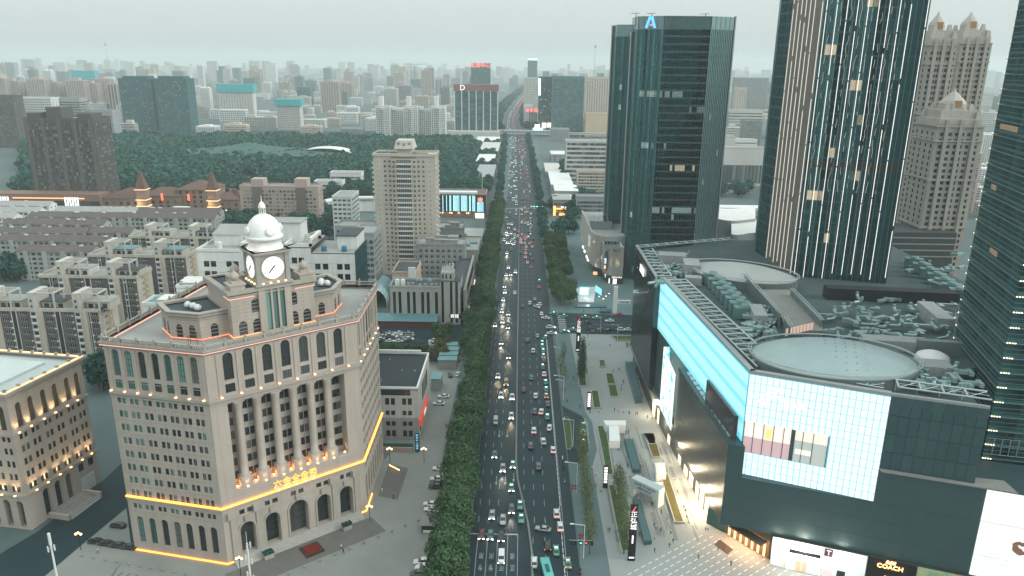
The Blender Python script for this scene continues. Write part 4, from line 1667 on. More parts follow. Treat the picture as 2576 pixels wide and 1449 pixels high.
	for pa,pb in((G(1885,718,53.5),G(1965,706,53.5)),(G(1976,838,54),G(2045,822,54))):
		b=MB()
		b.quad((pa.x,pa.y,53.1),(pb.x,pb.y,53.1),(pb.x,pb.y,55.4),(pa.x,pa.y,55.4))
		b.build('clerestory',emit('clerestory_glow',(1.0,0.62,0.44),0.55,(0.3,0.25,0.2)),T)
		b=MB()
		for k in range(9):
			p=pa.lerp(pb,k/8)
			b.box(p.x-0.12,p.x+0.12,p.y-0.25,p.y-0.05,53.1,55.4)
		b.build('clerestory_mullion',M_STEELW,T)
	cm=MB()
	cm.box(-3.2,3.2,-1.7,1.7,0.3,3.8)
	cm.box(-3.3,3.3,-1.8,1.8,3.8,4.1)
	cm.lathe([(1.5,4.1),(1.4,4.8),(1.1,4.8)],12)
	cm.tube((3.2,0.6,2.6),(4.1,0.6,3.0),0.16)
	cm.tube((4.1,0.6,3.0),(4.1,0.6,0.4),0.16)
	cme=cm.mesh('chiller',[M_CHILL])
	for k in range(8):
		p=G(1793+11.4*k,694+12.0*k,54.5)
		inst('chiller',cme,T,Vector((p.x,p.y,51.3))-T.location,R(-4))
	for k in range(7):
		p=G(2300+19.0*k,655+13.0*k,54.5)
		inst('chiller',cme,T,Vector((p.x,p.y,51.3))-T.location,R(-20))
	b=MB()
	for px,py,w,d,h in((1690,655,5.5,3.5,4.5),(1738,682,3.0,5.5,5.5),(1744,704,3,2,3),(2350,800,2.5,9,4.5),(2250,862,9,2.5,3),(2330,920,6,3,2.6),(1905,800,2.0,6.0,4.5),(2200,905,1,1,1)):
		p=G(px,py,53)
		b.obox((p.x,p.y),R(-8),w,d,51.3,51.3+h)
	b.split('plant_room',[mat('plant_room_grey',(0.27,0.29,0.285),0.8,0.12,0.3,streak=0.1)],T)
	rr=wavy(11)
	def duct_patch(n,region,zmax=54.5):
		for k in range(n):
			px,py=rr.uniform(region[0],region[1]),rr.uniform(region[2],region[3])
			p=G(px,py,52.6)
			b=MB()
			L_=rr.uniform(1.8,5.0)
			a=R(-10)+rr.choice((0,PI/2,R(35)))
			z=rr.uniform(51.9,53.2)
			c,s=math.cos(a),math.sin(a)
			if rr.random()<0.55:
				b.obox((p.x,p.y),a,L_/2,rr.uniform(0.45,0.8),z,z+rr.uniform(0.8,1.3))
				e=(p.x+c*L_/2,p.y+s*L_/2)
				b.obox(e,a+PI/2,rr.uniform(0.7,1.6),0.55,z,z+1.0)
			else:
				r_=rr.uniform(0.4,0.65)
				p1=Vector((p.x-c*L_/2,p.y-s*L_/2,z+0.4))
				p2=Vector((p.x+c*L_/2,p.y+s*L_/2,z+0.4))
				b.tube(p1,p2,r_,8)
				p3=p2+Vector((c*0.7,s*0.7,0.7))
				b.tube(p2,p3,r_,8)
				b.tube(p3,p3+Vector((0,0,0.9)),r_,8)
			b.build('duct',M_DUCT,T)
	duct_patch(36,(1640,1740,638,716))
	duct_patch(34,(1870,1950,790,850))
	duct_patch(74,(2060,2400,745,850))
	duct_patch(14,(2250,2420,640,690))
	duct_patch(22,(2280,2440,930,985))
	b=MB()
	p,q_=G(2080,742,53),G(2420,760,53)
	b.obox(((p.x+q_.x)/2,(p.y+q_.y)/2+3),R(-6),(q_.x-p.x)/2,2.5,51.3,55.5)
	b.build('plant_screen',mat('screen_black',(0.018,0.02,0.02),0.8,0.1),T)
	b=MB()
	p,q_=G(2300,870,53),G(2420,885,53)
	b.obox(((p.x+q_.x)/2,(p.y+q_.y)/2),R(-10),(q_.x-p.x)/2,1.0,51.3,55.5)
	b.build('plant_screen',MATS['ribbed_grey'],T)
	p=G(2345,905,52)
	b=MB()
	b.lathe([(4.5,51.3),(4.5,52.5),(4.0,53.4),(2.5,54.2),(0.4,54.6)],16,p.x,p.y)
	b.build('skylight',M_STEELW,T)
	def truss(P,Q,w,n,z=53.6):
		P,Q=Vector(P),Vector(Q)
		d=(Q-P)
		n_=Vector((-d.y,d.x)).normalized()
		for i in range(n):
			a,c=P+d*(i/n),P+d*((i+1)/n)
			b=MB()
			b.tube((*a,z),(*(a+n_*w),z),0.32,4)
			b.tube((*a,z),(*c,z),0.26,4)
			b.tube((*(a+n_*w),z),(*(c+n_*w),z),0.32,4)
			b.tube((*a,z),(*(c+n_*w),z),0.11,4)
			b.tube((*(a+n_*w),z),(*(a+n_*w),51.3),0.15,4)
			b.tube((*(a+n_*w*0.5),z),(*(c+n_*w*0.5),z),0.08,4)
			b.build('roof_truss',M_STEEL,T)
	truss(C0+Vector((2.2,-2)),C1+Vector((3.0,4)),6.5,20)
	truss(C1+Vector((6.5,3)),C2_+Vector((0,4)),3.2,7)
	truss(C2_+Vector((3,3.0)),C3+Vector((2,3)),5.0,4,54.4)
	truss(W1+Vector((1.2,4)),W0+Vector((1.2,-2)),-5.5,9)
	truss(Vector((52,320)),Vector((98,338)),3.5,10,53.0)
	truss(Vector((150,268)),Vector((168,225)),4.5,9,54.5)
	lw2=emit('sign_cool_white',(1.0,0.98,0.95),1.6)
	letters('sign_letters','正弘城',3.4,lw2,T,(49.6,297,48.8),R(-90),0.15)
	flush_windows(T)
mall()
# glass towers
M_TG=glass('tower_glass',(0.05,0.20,0.212),(0.13,0.38,0.38),0.18,0.6,metal=0.5,floors=4.2)
M_TG2=glass('tower_glass_blue',(0.06,0.23,0.24),(0.16,0.42,0.42),0.18,0.6,metal=0.5,floors=4.0)
M_TG3=glass('tower_glass_dark',(0.04,0.15,0.158),(0.11,0.31,0.31),0.18,0.6,metal=0.55,floors=4.0)
M_LIT=emit('office_light',(1.0,0.80,0.52),0.5,(0.3,0.25,0.2))
M_LITC=emit('office_light_cool',(0.70,0.92,0.86),0.3,(0.3,0.3,0.3))
M_MULL=mat('mullion_steel',(0.10,0.15,0.155),0.4,0.05,0.3,metal=0.4)
M_SPAN=mat('spandrel_dark',(0.03,0.13,0.14),0.4,0.05,metal=0.4)
def curtain(T,p0,p1,z0,z1,pw,fh,gmat,fins=True,bands=0.9,lit=None,finw=0.10,finm=None,seed=0,dim=0.02):
	"""glazed wall: one pane per bay and storey, spandrel ledge at each floor, slim vertical fins"""
	p0,p1=Vector((p0[0],p0[1])),Vector((p1[0],p1[1]))
	W=(p1-p0).length
	u=(p1-p0)/W
	ang=math.atan2(u.y,u.x)
	n_=Vector((u.y,-u.x))
	nx=max(1,round(W/pw))
	nz=max(1,round((z1-z0)/fh))
	w,h=W/nx,(z1-z0)/nz
	key=win_geo('plain',w-0.06,h-bands)
	rr=wavy(seed)
	b=MB()
	for j in range(nz):
		z=z0+h*j
		b.quad((*(p0+n_*0.04),z),(*(p1+n_*0.04),z),(*(p1+n_*0.04),z+bands),(*(p0+n_*0.04),z+bands))
		for i in range(nx):
			c=p0+u*(w*(i+0.5))
			m=gmat
			f=z/(z1 if z1 else 1)
			if lit:
				m=lit(i/nx,j,rr)or gmat
			want_window(T,key,(c.x,c.y,z+bands),ang,[M_MULL,m],'pane')
	b.build('spandrel',M_SPAN,T)
	if fins:
		b=MB()
		for i in range(nx+1):
			c=p0+u*(w*i)
			b.obox(c+n_*0.12,ang,finw/2,0.14,z0,z1)
		b.build('mullion',finm or M_MULL,T)
def roof_cap(T,poly,z,m=None):
	b=MB()
	b.prism(poly,z-0.5,z)
	b.build('roof_deck',m or M_ROOFDARK,T)
def a_towers():
	def lit_rows(spec):
		def f(x,j,rr):
			for jj,x0,x1,m in spec:
				if j==jj and x0<=x<=x1:
					return m if rr.random()<0.62 else None
			return M_LITC if rr.random()<0.006 else None
		return f
	X=lambda px,Y:AY(px,300,Y).x
	T=thing('office_tower','tall teal glass office tower with blue letter A on its top edge','building',(AY(1700,300,460).x,465,0))
	P=[Vector((X(1578,478),478)),Vector((X(1592,458),458)),Vector((X(1655,450),450)),Vector((X(1770,450),450)),Vector((X(1826,458),458)),Vector((X(1830,490),495)),Vector((X(1600,490),500))]
	Z=AY(1700,40,450).z
	nfl=int(Z/4.2)
	spec=[(nfl-11,0.0,0.45,M_LITC),(nfl-21,0.28,0.85,M_LIT),(nfl-27,0.0,1.0,M_LITC),(nfl-13,0.35,1.0,M_LITC)]
	curtain(T,P[1],P[2],0,Z-7,1.5,4.2,glass('tower_glass_pale',(0.08,0.27,0.275),(0.17,0.44,0.43),0.18,0.7,metal=0.5,floors=4.2),lit=lit_rows([(nfl-11,0.1,1,M_LITC),(nfl-18,0.3,0.8,M_LITC)]),seed=1)
	curtain(T,P[2],P[3],0,Z-7,1.5,4.2,M_TG,lit=lit_rows(spec),seed=2)
	curtain(T,P[3],P[4],0,Z-7,1.3,4.2,M_TG2,finw=0.3,finm=mat('fin_pale',(0.22,0.28,0.28),0.35,0.05,metal=0.5),lit=lit_rows([]),seed=3)
	b=MB()
	b.prism(P,0,Z-7.2,top=False)
	b.build('core',M_SPAN,T)
	b=MB()
	b.prism(inset(P,-0.15),Z-7,Z,top=False)
	b.ring(inset(P,-0.25),inset(P,0.4),Z-0.4,Z)
	b.build('crown_band',mat('crown_glass',(0.18,0.26,0.265),0.12,0.05,0.1,metal=0.7),T)
	b=MB()
	for i in range(len(P)):
		p,q=P[i],P[(i+1)%len(P)]
		n=max(1,int((q-p).length/3.2))
		for k in range(n+1):
			c=p+(q-p)*(k/n)
			b.obox(c,0,0.12,0.3,Z-7,Z+0.2)
	b.build('crown_fin',M_MULL,T)
	roof_cap(T,P,Z-5)
	sv=mat('blade_silver',(0.36,0.40,0.40),0.3,0.05,0.2,metal=0.6)
	b=MB()
	b.obox(P[0]+Vector((0.6,-6)),R(-55),0.5,2.6,0,Z-8)
	b.obox(P[0]+Vector((2.3,-13)),R(-60),0.3,1.8,0,Z+0.4)
	b.obox(P[4]+Vector((0.4,1)),0,0.35,1.6,0,Z+0.6)
	b.build('edge_blade',sv,T)
	a=emit('sign_blue',(0.10,0.42,1.0),1.5,(0.1,0.2,0.4))
	c=(P[1]+P[2])/2+Vector((-0.3,-0.9))
	an=math.atan2((P[2]-P[1]).y,(P[2]-P[1]).x)
	d=(P[2]-P[1]).normalized()
	g=MB()
	for s in(-1,1):
		bt,tp=c+d*(2.6*s),c+d*(0.5*s)
		g.add([(*(bt-d*0.8),Z-6.4),(*(bt+d*0.8),Z-6.4),(*(tp+d*0.7),Z-0.2),(*(tp-d*0.7),Z-0.2)],[(0,1,2,3)])
		g.tube((*bt,Z-6.4),(*tp,Z-0.4),0.75,6)
	g.build('roof_sign',a,T)
	g=MB()
	g.lathe([(0.4,Z-5.4),(0.8,Z-4.8),(0.4,Z-4.2)],8,*(c+d*0.3))
	g.build('roof_sign',emit('sign_red',(1.0,0.18,0.10),1.4),T)
	b=MB()
	for px in(1600,1640,1775):
		x=AY(px,40,465).x
		b.tube((x,465,Z-5),(x,465,Z+2.2),0.2,5)
		b.tube((x-3,465,Z+2.0),(x+2,465,Z+2.2),0.15,5)
	b.build('roof_mast',M_BLACK,T)
	g=MB()
	for i in range(3):
		for j in range(8):
			x=X(1654,449.6)+1.5*(i+0.5)
	flush_windows(T)
	T=thing('office_tower','second teal glass tower standing close behind the letter A tower','building',(AY(1560,300,500).x,510,0))
	Q=[Vector((X(1533,512),520)),Vector((X(1541,500),500)),Vector((X(1600,497),497)),Vector((X(1600,497),530)),Vector((X(1540,512),530))]
	Z=AY(1560,62,500).z
	curtain(T,Q[1],Q[2],0,Z-7,1.6,4.2,M_TG2,lit=lit_rows([(nfl-10,0.1,0.3,M_LITC)]),seed=5)
	b=MB()
	b.prism(Q,0,Z-7.2,top=False)
	b.build('core',M_SPAN,T)
	b=MB()
	b.prism(inset(Q,-0.2),Z-7,Z)
	b.build('crown_band',MATS['crown_glass'],T)
	b=MB()
	b.obox(Q[0]+Vector((0.4,-8)),R(-60),0.4,1.8,0,Z)
	b.build('edge_blade',sv,T)
	flush_windows(T,200)
a_towers()
def led_tower():
	q1,q2,q3,q4=G(1900,640,50),G(1925,657,50),G(1989,703,50),G(2226,722,50)
	Z0,Z1=45.0,205.0
	T=thing('light_strip_tower','very tall dark glass tower ruled with bright white vertical light strips','building',(q3.x+10,q3.y+15,0))
	rr=wavy(8)
	spots={}
	def lit(x,j,r):
		k=(round(x*24),j)
		hits={(8,10),(9,10),(1,14),(3,14),(5,6),(6,6),(11,20),(12,20),(2,26),(4,26),(12,4),(14,31)}
		if(int(x*17),j)in{(7,26),(8,26),(6,19),(7,19),(1,9),(2,9),(3,9),(8,11),(9,11),(5,5),(8,16),(1,22),(2,22),(4,13)}:
			return M_LIT
		return None
	curtain(T,q2,q3,Z0,Z1,1.0,4.0,mat('fin_wall_beige',(0.22,0.20,0.17),0.5,0.05,metal=0.3),finw=0.34,finm=mat('beige_fin',(0.33,0.30,0.255),0.4,0.05,metal=0.4),bands=0.3,seed=3)
	curtain(T,q1,q2,Z0,Z1,1.6,4.0,M_TG3,seed=4)
	curtain(T,q3,q4,Z0,Z1,1.95,4.0,M_TG3,lit=lit,bands=0.5,finw=0.22,finm=mat('fin_steel',(0.17,0.21,0.21),0.35,0.05,metal=0.5),seed=6)
	e=Vector((q4.x+9,q4.y+34))
	f_=Vector((q1.x+6,q1.y+22))
	b=MB()
	b.prism([Vector(q1[:2]),Vector(q2[:2]),Vector(q3[:2]),Vector(q4[:2]),e,f_],0,Z1-0.3)
	b.build('core',M_SPAN,T)
	wl=emit('strip_white',(1.0,0.97,0.91),1.3)
	wc=emit('strip_cream',(1.0,0.94,0.84),1.0)
	for(a,c,n,m,skip)in((q2,q3,7,wc,0.4),(q3,q4,10,wl,0.55)):
		A_,C_=Vector(a[:2]),Vector(c[:2])
		d=C_-A_
		n_=Vector((d.y,-d.x)).normalized()
		for i in range(n):
			p=A_+d*((i+0.3)/n)+n_*0.32
			if i==n-1:
				p=A_+d*0.985+n_*0.32
			b=MB()
			z=Z0+6+rr.uniform(0,4)
			while z<Z1-2:
				L_=rr.uniform(14,34)
				b.obox(p,math.atan2(d.y,d.x),0.085,0.07,z,min(z+L_,Z1))
				z+=L_+rr.choice((0.5,0.6,2.0))
			b.build('light_strip',m,T)
	b=MB()
	A_,C_=Vector(q3[:2]),Vector(q4[:2])
	d=C_-A_
	n_=Vector((d.y,-d.x)).normalized()
	for i in range(9):
		if i in(8,):
			continue
		x=(i+0.78)/10.2
		z=Z0+40
		prev=None
		while z<Z1:
			w=rr.uniform(-0.35,0.35)
			p=A_+d*x+n_*0.06+d.normalized()*w
			cur=(p.x,p.y,z)
			if prev is not None and rr.random()<0.72:
				b.tube(prev,cur,0.05,3)
			prev=cur
			z+=rr.uniform(1.2,3.0)
	b.build('light_cable',emit('cable_glow',(0.85,0.82,0.70),0.75),T)  # thin glowing tubes drawn in as warped reflections on the glass
	b=MB()
	for k in range(7):
		z=93.2+k*0.5
		a1,c1=A_+n_*0.16,C_+n_*0.16
		b.tube((*a1,z),(*c1,z),0.12,4)
	b.build('louvre',mat('louvre_brown',(0.10,0.07,0.055),0.6,0.05),T)
	flush_windows(T)
led_tower()
def right_tower():
	K=AY(2496,1030,177.0)
	F=AY(2393,893,213.0)
	T=thing('banded_tower','dark glass tower with pale floor ledges and small corner lamps at frame edge','building',(K.x+10,200,0))
	Z0,Z1=20.0,190.0
	k,f_=Vector((K.x,177.0)),Vector((F.x,213.0))
	r=k+Vector((46,-9))
	curtain(T,f_,k,Z0,Z1,1.6,4.0,M_TG3,bands=0.7,fins=False,seed=9)
	curtain(T,k,r,Z0,Z1,1.6,4.0,glass('tower_glass_green',(0.03,0.10,0.10),(0.10,0.22,0.20),0.15,0.5,metal=0.7,floors=4.0),bands=0.7,fins=False,seed=10)
	b=MB()
	b.prism([f_,k,r,f_+Vector((46,0))],0,Z1-0.2)
	b.build('core',M_SPAN,T)
	ledge=mat('ledge_pale',(0.17,0.21,0.21),0.4,0.05,metal=0.3)
	lme=MB()
	for s in(-0.9,-0.3,0.3,0.9):
		lme.box(s-0.13,s+0.13,-0.12,0.12,0,0.22)
	lm=lme.mesh('corner_lamp',[emit('corner_lamp_glow',(1.0,0.80,0.52),3.0)])
	ln=Vector((-(k-f_).y,(k-f_).x)).normalized()
	z=Z0
	j=0
	while z<Z1:
		b=MB()
		band(b,[f_,k,r],0.42,z+0.1,z+0.32,closed=False)
		band(b,[f_,k,r],0.14,z+1.4,z+1.52,closed=False)
		band(b,[f_,k,r],0.12,z+2.6,z+2.72,closed=False)
		b.build('floor_ledge',ledge,T)
		if 24<z<170:
			p=k+Vector((0.75,-0.75))
			inst('corner_lamp',lm,T,Vector((p.x,p.y,z+0.32))-T.location,R(-12))
			if j%1==0:
				p=f_+Vector((-0.4,-0.2))
				inst('corner_lamp',lm,T,Vector((p.x,p.y,z+0.3))-T.location,R(60),scale=0.55)
		z+=4.0
		j+=1
	g=MB()
	d=(k-f_).normalized()
	for(s0,s1,z)in((4,17,113),(6,10,97),(22,24,137),(14,20,81)):
		a,c=f_+d*s0,f_+d*s1
		nn_=Vector((d.y,-d.x))*0.05
		g.quad((*(a+nn_),z+1.0),(*(c+nn_),z+1.0),(*(c+nn_),z+2.4),(*(a+nn_),z+2.4))
	g.build('lit_window',emit('office_dim_amber',(0.62,0.44,0.24),0.28,(0.1,0.08,0.05)),T)
	b=MB()
	d2=(r-k).normalized()
	for zz in(25.0,33.5):
		for i in range(22):
			p=k+d2*(2+i*1.9)+Vector((d2.y,-d2.x))*0.15
			b.obox(p,math.atan2(d2.y,d2.x),0.07,0.1,zz,zz+4.6)
		for q in range(3):
			a,c=k+Vector((d2.y,-d2.x))*0.2,r+Vector((d2.y,-d2.x))*0.2
			b.tube((*a,zz+q*2.3),(*c,zz+q*2.3),0.07,4)
	b.build('louvre',M_STEEL,T)
	flush_windows(T)
right_tower()
def crowned_tower(px0,px1,ytop,Y,label,nfl_top,seed):
	"""beige residential tower: stacked window columns, setbacks and a stepped domed crown"""
	X0,X1=AY(px0,ytop,Y).x,AY(px1,ytop,Y).x
	Zt=AY((px0+px1)/2,ytop,Y).z
	Zs=Zt-16
	T=thing('crowned_apartment_tower',label,'building',((X0+X1)/2,Y+12,0),group='beige apartment towers with stepped crowns')
	wm=[mat('frame_brown',(0.09,0.085,0.08),0.6,0.0),M_GLASS_K]
	W=X1-X0
	D=22.0
	wall=mat('tower_beige',(0.33,0.305,0.27),0.8,0.10,0.08,streak=0.14)
	nf=int(Zs/3.0)
	xs_c=[W*t for t in(0.12,0.30,0.44,0.56,0.70,0.88)]
	rows=[dict(z=3.0*k+1.0,h=1.7,xs=xs_c,w=1.7,style='n2')for k in range(2,nf)]
	facade(T,(X0,Y),(X1,Y),0,Zs,rows,wall,wm,0.3)
	xs_s=[D*t for t in(0.15,0.38,0.62,0.85)]
	rows=[dict(z=3.0*k+1.0,h=1.7,xs=xs_s,w=1.5,style='n2')for k in range(2,nf)]
	facade(T,(X0,Y+D),(X0,Y),0,Zs,rows,wall,wm,0.3)
	b=MB()
	b.quad((X1,Y,0),(X1,Y+D,0),(X1,Y+D,Zs),(X1,Y,Zs))
	b.quad((X1,Y+D,0),(X0,Y+D,0),(X0,Y+D,Zs),(X1,Y+D,Zs))
	b.build('wall',wall,T)
	for t in(0.20,0.5,0.80):
		b=MB()
		b.box(X0+W*t-0.9,X0+W*t+0.9,Y-0.9,Y,0,Zs+3.5)
		b.build('bay_pier',wall,T)
	b=MB()
	for z in[Zs*f for f in(0.25,0.5,0.74,0.93)]+[Zs]:
		band(b,[(X0,Y+D),(X0,Y),(X1,Y)],0.7,z,z+0.8,closed=False)
	b.build('cornice',wall,T)
	cx,cyv=(X0+X1)/2,Y+D/2
	pale=mat('crown_stone',(0.40,0.37,0.33),0.8,0.1,0.2,streak=0.12)
	b=MB()
	b.obox((cx,cyv),0,W*0.46,D*0.46,Zs,Zs+4)
	b.obox((cx,cyv),0,W*0.36,D*0.38,Zs+4,Zs+8)
	for sx in(-1,1):
		for sy in(-1,1):
			b.obox((cx+sx*W*0.38,cyv+sy*D*0.38),0,1.3,1.3,Zs+4,Zs+7.5,tx=0.7)
			b.obox((cx+sx*W*0.26,cyv+sy*D*0.28),0,1.1,1.1,Zs+8,Zs+11,tx=0.6)
	b.build('crown_tier',pale,T)
	b=MB()
	b.lathe([(W*0.27,Zs+8),(W*0.27,Zs+11),(W*0.23,Zs+12.4),(W*0.16,Zs+14.0),(W*0.09,Zs+15.6),(W*0.05,Zs+16.4),(0.2,Zs+18)],8,cx,cyv,smooth=False,a0=PI/8)
	b.build('crown_dome',pale,T)
	b=MB()
	b.obox((cx,cyv-W*0.235),0,1.6,0.4,Zs+9,Zs+12.5)
	b.build('crown_plaque',mat('plaque_rust',(0.30,0.17,0.08),0.6,0.1),T)
	flush_windows(T)
crowned_tower(2352,2424,36,430,'beige crowned apartment tower half hidden behind the light strip tower',0,1)
crowned_tower(2432,2510,36,455,'beige crowned apartment tower, the farther one with the higher top',0,2)
crowned_tower(2372,2492,236,380,'shorter beige crowned apartment tower in front of its taller neighbours',0,3)
T=thing('apartment_block','dark grey parking podium below the crowned beige apartment towers','building',(AY(2330,500,415).x,415,0))
b=MB()
b.box(AY(2240,520,372).x,AY(2420,520,372).x,372,395,0,AY(2300,585,372).z)
b.build('wall',mat('podium_dark',(0.045,0.055,0.055),0.8,0.1),T)
b=MB()
zz=AY(2300,585,372).z
for k in range(4):
	b.box(AY(2240,520,372).x,AY(2420,520,372).x,371.8,372,zz-3-k*3.2,zz-2.4-k*3.2)
b.build('ledge',M_CONC,T)
def emporium():
	z3=lambda a,c,Z:G((2100+a/3.22)/1.4907,(700+c/3.22)/1.4907,Z)
	H1=27.0
	up=[z3(*p,H1)for p in((275,292),(292,330),(325,395),(360,480),(395,545),(440,575),(500,590),(530,590))]
	lo=[z3(*p,24.0)for p in((522,660),(560,690),(600,712),(640,722),(700,722),(772,722))]
	T=thing('curved_store','curved pale ribbed department store with coloured lights on its corner','building',(up[4].x,up[4].y,0))
	rib=mat('store_rib',(0.52,0.49,0.44),0.5,0.08,0.2,metal=0.2)
	skin=mat('store_skin',(0.30,0.31,0.30),0.55,0.1,0.2)
	E1,E2=Vector((up[-1].x+26,up[-1].y+6)),Vector((up[0].x+34,up[0].y))
	U=[Vector(p[:2])for p in up]
	Lo=[Vector(p[:2])for p in lo]
	b=MB()
	b.prism(U+[E1,E2],5.5,H1-0.8)
	b.prism(Lo+[Lo[-1]+Vector((0,16)),Lo[0]+Vector((1,16))],5.5,23.2)
	b.build('body',skin,T)
	sh=mat('shop_base_dark',(0.035,0.045,0.045),0.3,0.05)
	b=MB()
	b.prism([p+Vector((1.2,1.0))for p in U]+[E1,E2],0,5.5)
	b.prism([p+Vector((0.6,1.0))for p in Lo]+[Lo[-1]+Vector((0,16)),Lo[0]+Vector((1,16))],0,5.5)
	b.build('shop_base',sh,T)
	z=6.0
	k=0
	while z<H1:
		b=MB()
		band(b,U,0.55,z,z+0.32,closed=False)
		if z<23.4:
			band(b,Lo,0.5,z,z+0.32,closed=False)
		b.build('facade_rib',rib,T)
		z+=0.85
		k+=1
	b=MB()
	band(b,U,0.9,H1-0.5,H1+0.5,closed=False)
	band(b,Lo,0.7,23.2,24.0,closed=False)
	b.build('roof_edge',mat('roof_edge_pale',(0.42,0.42,0.40),0.5,0.05),T)
	b=MB()
	for j in range(7):
		z=15+j*1.15
		p,q=U[3]+(U[4]-U[3])*0.1,U[5]
		d=(q-p)
		n_=Vector((d.y,-d.x)).normalized()*0.7
		s=0.45+0.5*j/6
		b.tube((*(p+n_),z),(*(p+d*s+n_),z),0.22,4)
	b.build('lit_louvre',emit('louvre_white',(0.95,0.95,0.9),0.65),T)
	b=MB()
	rr=wavy(5)
	for j in range(9):
		for i in range(2+j):
			t=1.0-i*0.12
			p=U[5]+(U[7]-U[5])*max(0,t-0.05*j)
			b.lathe([(0.05,6.5+(8-j)*0.95),(0.2,6.7+(8-j)*0.95),(0.05,6.9+(8-j)*0.95)],5,p.x,p.y-0.75)
	b.build('dot_light',emit('dot_white',(1.0,0.92,0.78),2.0),T)
	cols=[(0.05,0.55,0.36),(0.16,0.62,0.30),(0.55,0.55,0.16),(0.95,0.50,0.16),(1.0,0.42,0.18),(1.0,0.45,0.32)]
	n=17
	for j in range(n):
		z=6.6+j*0.95
		t=j/(n-1)
		c=cols[min(5,int(t*6))]
		w=0.25+0.75*(1-abs(t-0.42)/0.6)
		b=MB()
		a=Lo[2]+(Lo[3]-Lo[2])*0.3
		e_=a+(Lo[5]-a)*max(0.12,min(0.8,w*0.75))
		n_=Vector((0.1,-0.75))
		b.tube((*(a+n_),z),(*(e_+n_),z),0.2,4)
		b.build('colour_rib',emit('rib_light_%d'%min(5,int(t*6)),c,0.9),T)
	c=(Lo[1]+Lo[2])/2
	d=(Lo[2]-Lo[1]).normalized()
	a=math.atan2(d.y,d.x)
	n_=Vector((d.y,-d.x))
	b=MB()
	b.lathe([(1.0,0),(1.0,0.3)],20)
	b.v=[(x*2.2,y*6.2,z)for x,y,z in b.v]
	o=b.build('eye_sign',mat('eye_blue',(0.08,0.12,0.15),0.4,0.0),T,local=True)
	o.location=Vector((c.x+n_.x*0.8,c.y+n_.y*0.8,14.2))-T.location
	o.rotation_euler=(R(90),0,a)
	letters('sign_letters','T7',4.6,emit('sign_ice',(0.85,0.97,1.0),1.5),T,(c.x+n_.x*1.3,c.y+n_.y*1.3,13.6),a,0.1,sx=0.5)
	b=MB()
	b.lathe([(1.15,0),(1.15,0.2)],14)
	o=b.build('sign_disc',emit('disc_orange',(1.0,0.42,0.22),1.8),T,local=True)
	o.location=Vector((c.x+n_.x*1.3,c.y+n_.y*1.3,10.0))-T.location
	o.rotation_euler=(R(90),0,a)
	lw=emit('sign_white',(1,0.98,0.94),1.3)
	letters('sign_letters','SEPHORA',1.5,lw,T,((Lo[3].x+Lo[5].x)/2,Lo[4].y-0.2,4.6),0,0.1)
	letters('sign_letters','T',3.0,lw,T,(Lo[1].x+0.2,Lo[1].y-0.4,3.6),a,0.1)
	b=MB()
	b.box(Lo[4].x-1.9,Lo[4].x+0.3,Lo[4].y+0.6,Lo[4].y+0.8,0.2,3.4)
	p=Lo[2]
	b.obox(p+Vector((0.8,0.4)),a,0.5,0.1,0.2,3.2)
	for t in(0.1,0.28,0.5,0.62):
		p=U[0]+(U[4]-U[0])*t
		b.obox(p+Vector((0.5,0.5)),R(-75),1.6,0.1,0.6,2.6)
	b.build('shop_window',emit('shop_cool_white',(1.0,0.97,0.92),1.6),T)
	b=MB()
	b.obox(U[5]+Vector((1.5,0.6)),R(-20),2.6,0.1,0.4,2.4)
	b.build('shop_window',emit('shop_light_amber',(1.0,0.52,0.24),1.2),T)
	for(c0,r0,w,d_,zz,hh)in(((500,395),0,7.0,10.0,27.0,4.2),((640,680),0,4.5,4.0,24.0,2.0)):
		p=z3(*c0,zz+hh)
		if r0==0 and zz<25:
			p=z3(630,685,zz+hh)
		b=MB()
		b.obox((p.x,p.y+d_*0.2),R(-4),w,d_,zz-1,zz+hh)
		b.build('rooflight_house',mat('rooflight_grey',(0.20,0.23,0.23),0.5,0.05),T)
		b=MB()
		for i in range(5):
			x=p.x-w*0.84+i*w*0.42
			b.obox((x,p.y+d_*0.2),R(-4),w*0.18,d_*0.92,zz+hh+0.02,zz+hh+0.2)
		b.build('rooflight_pane',M_GLASS_K,T)
emporium()
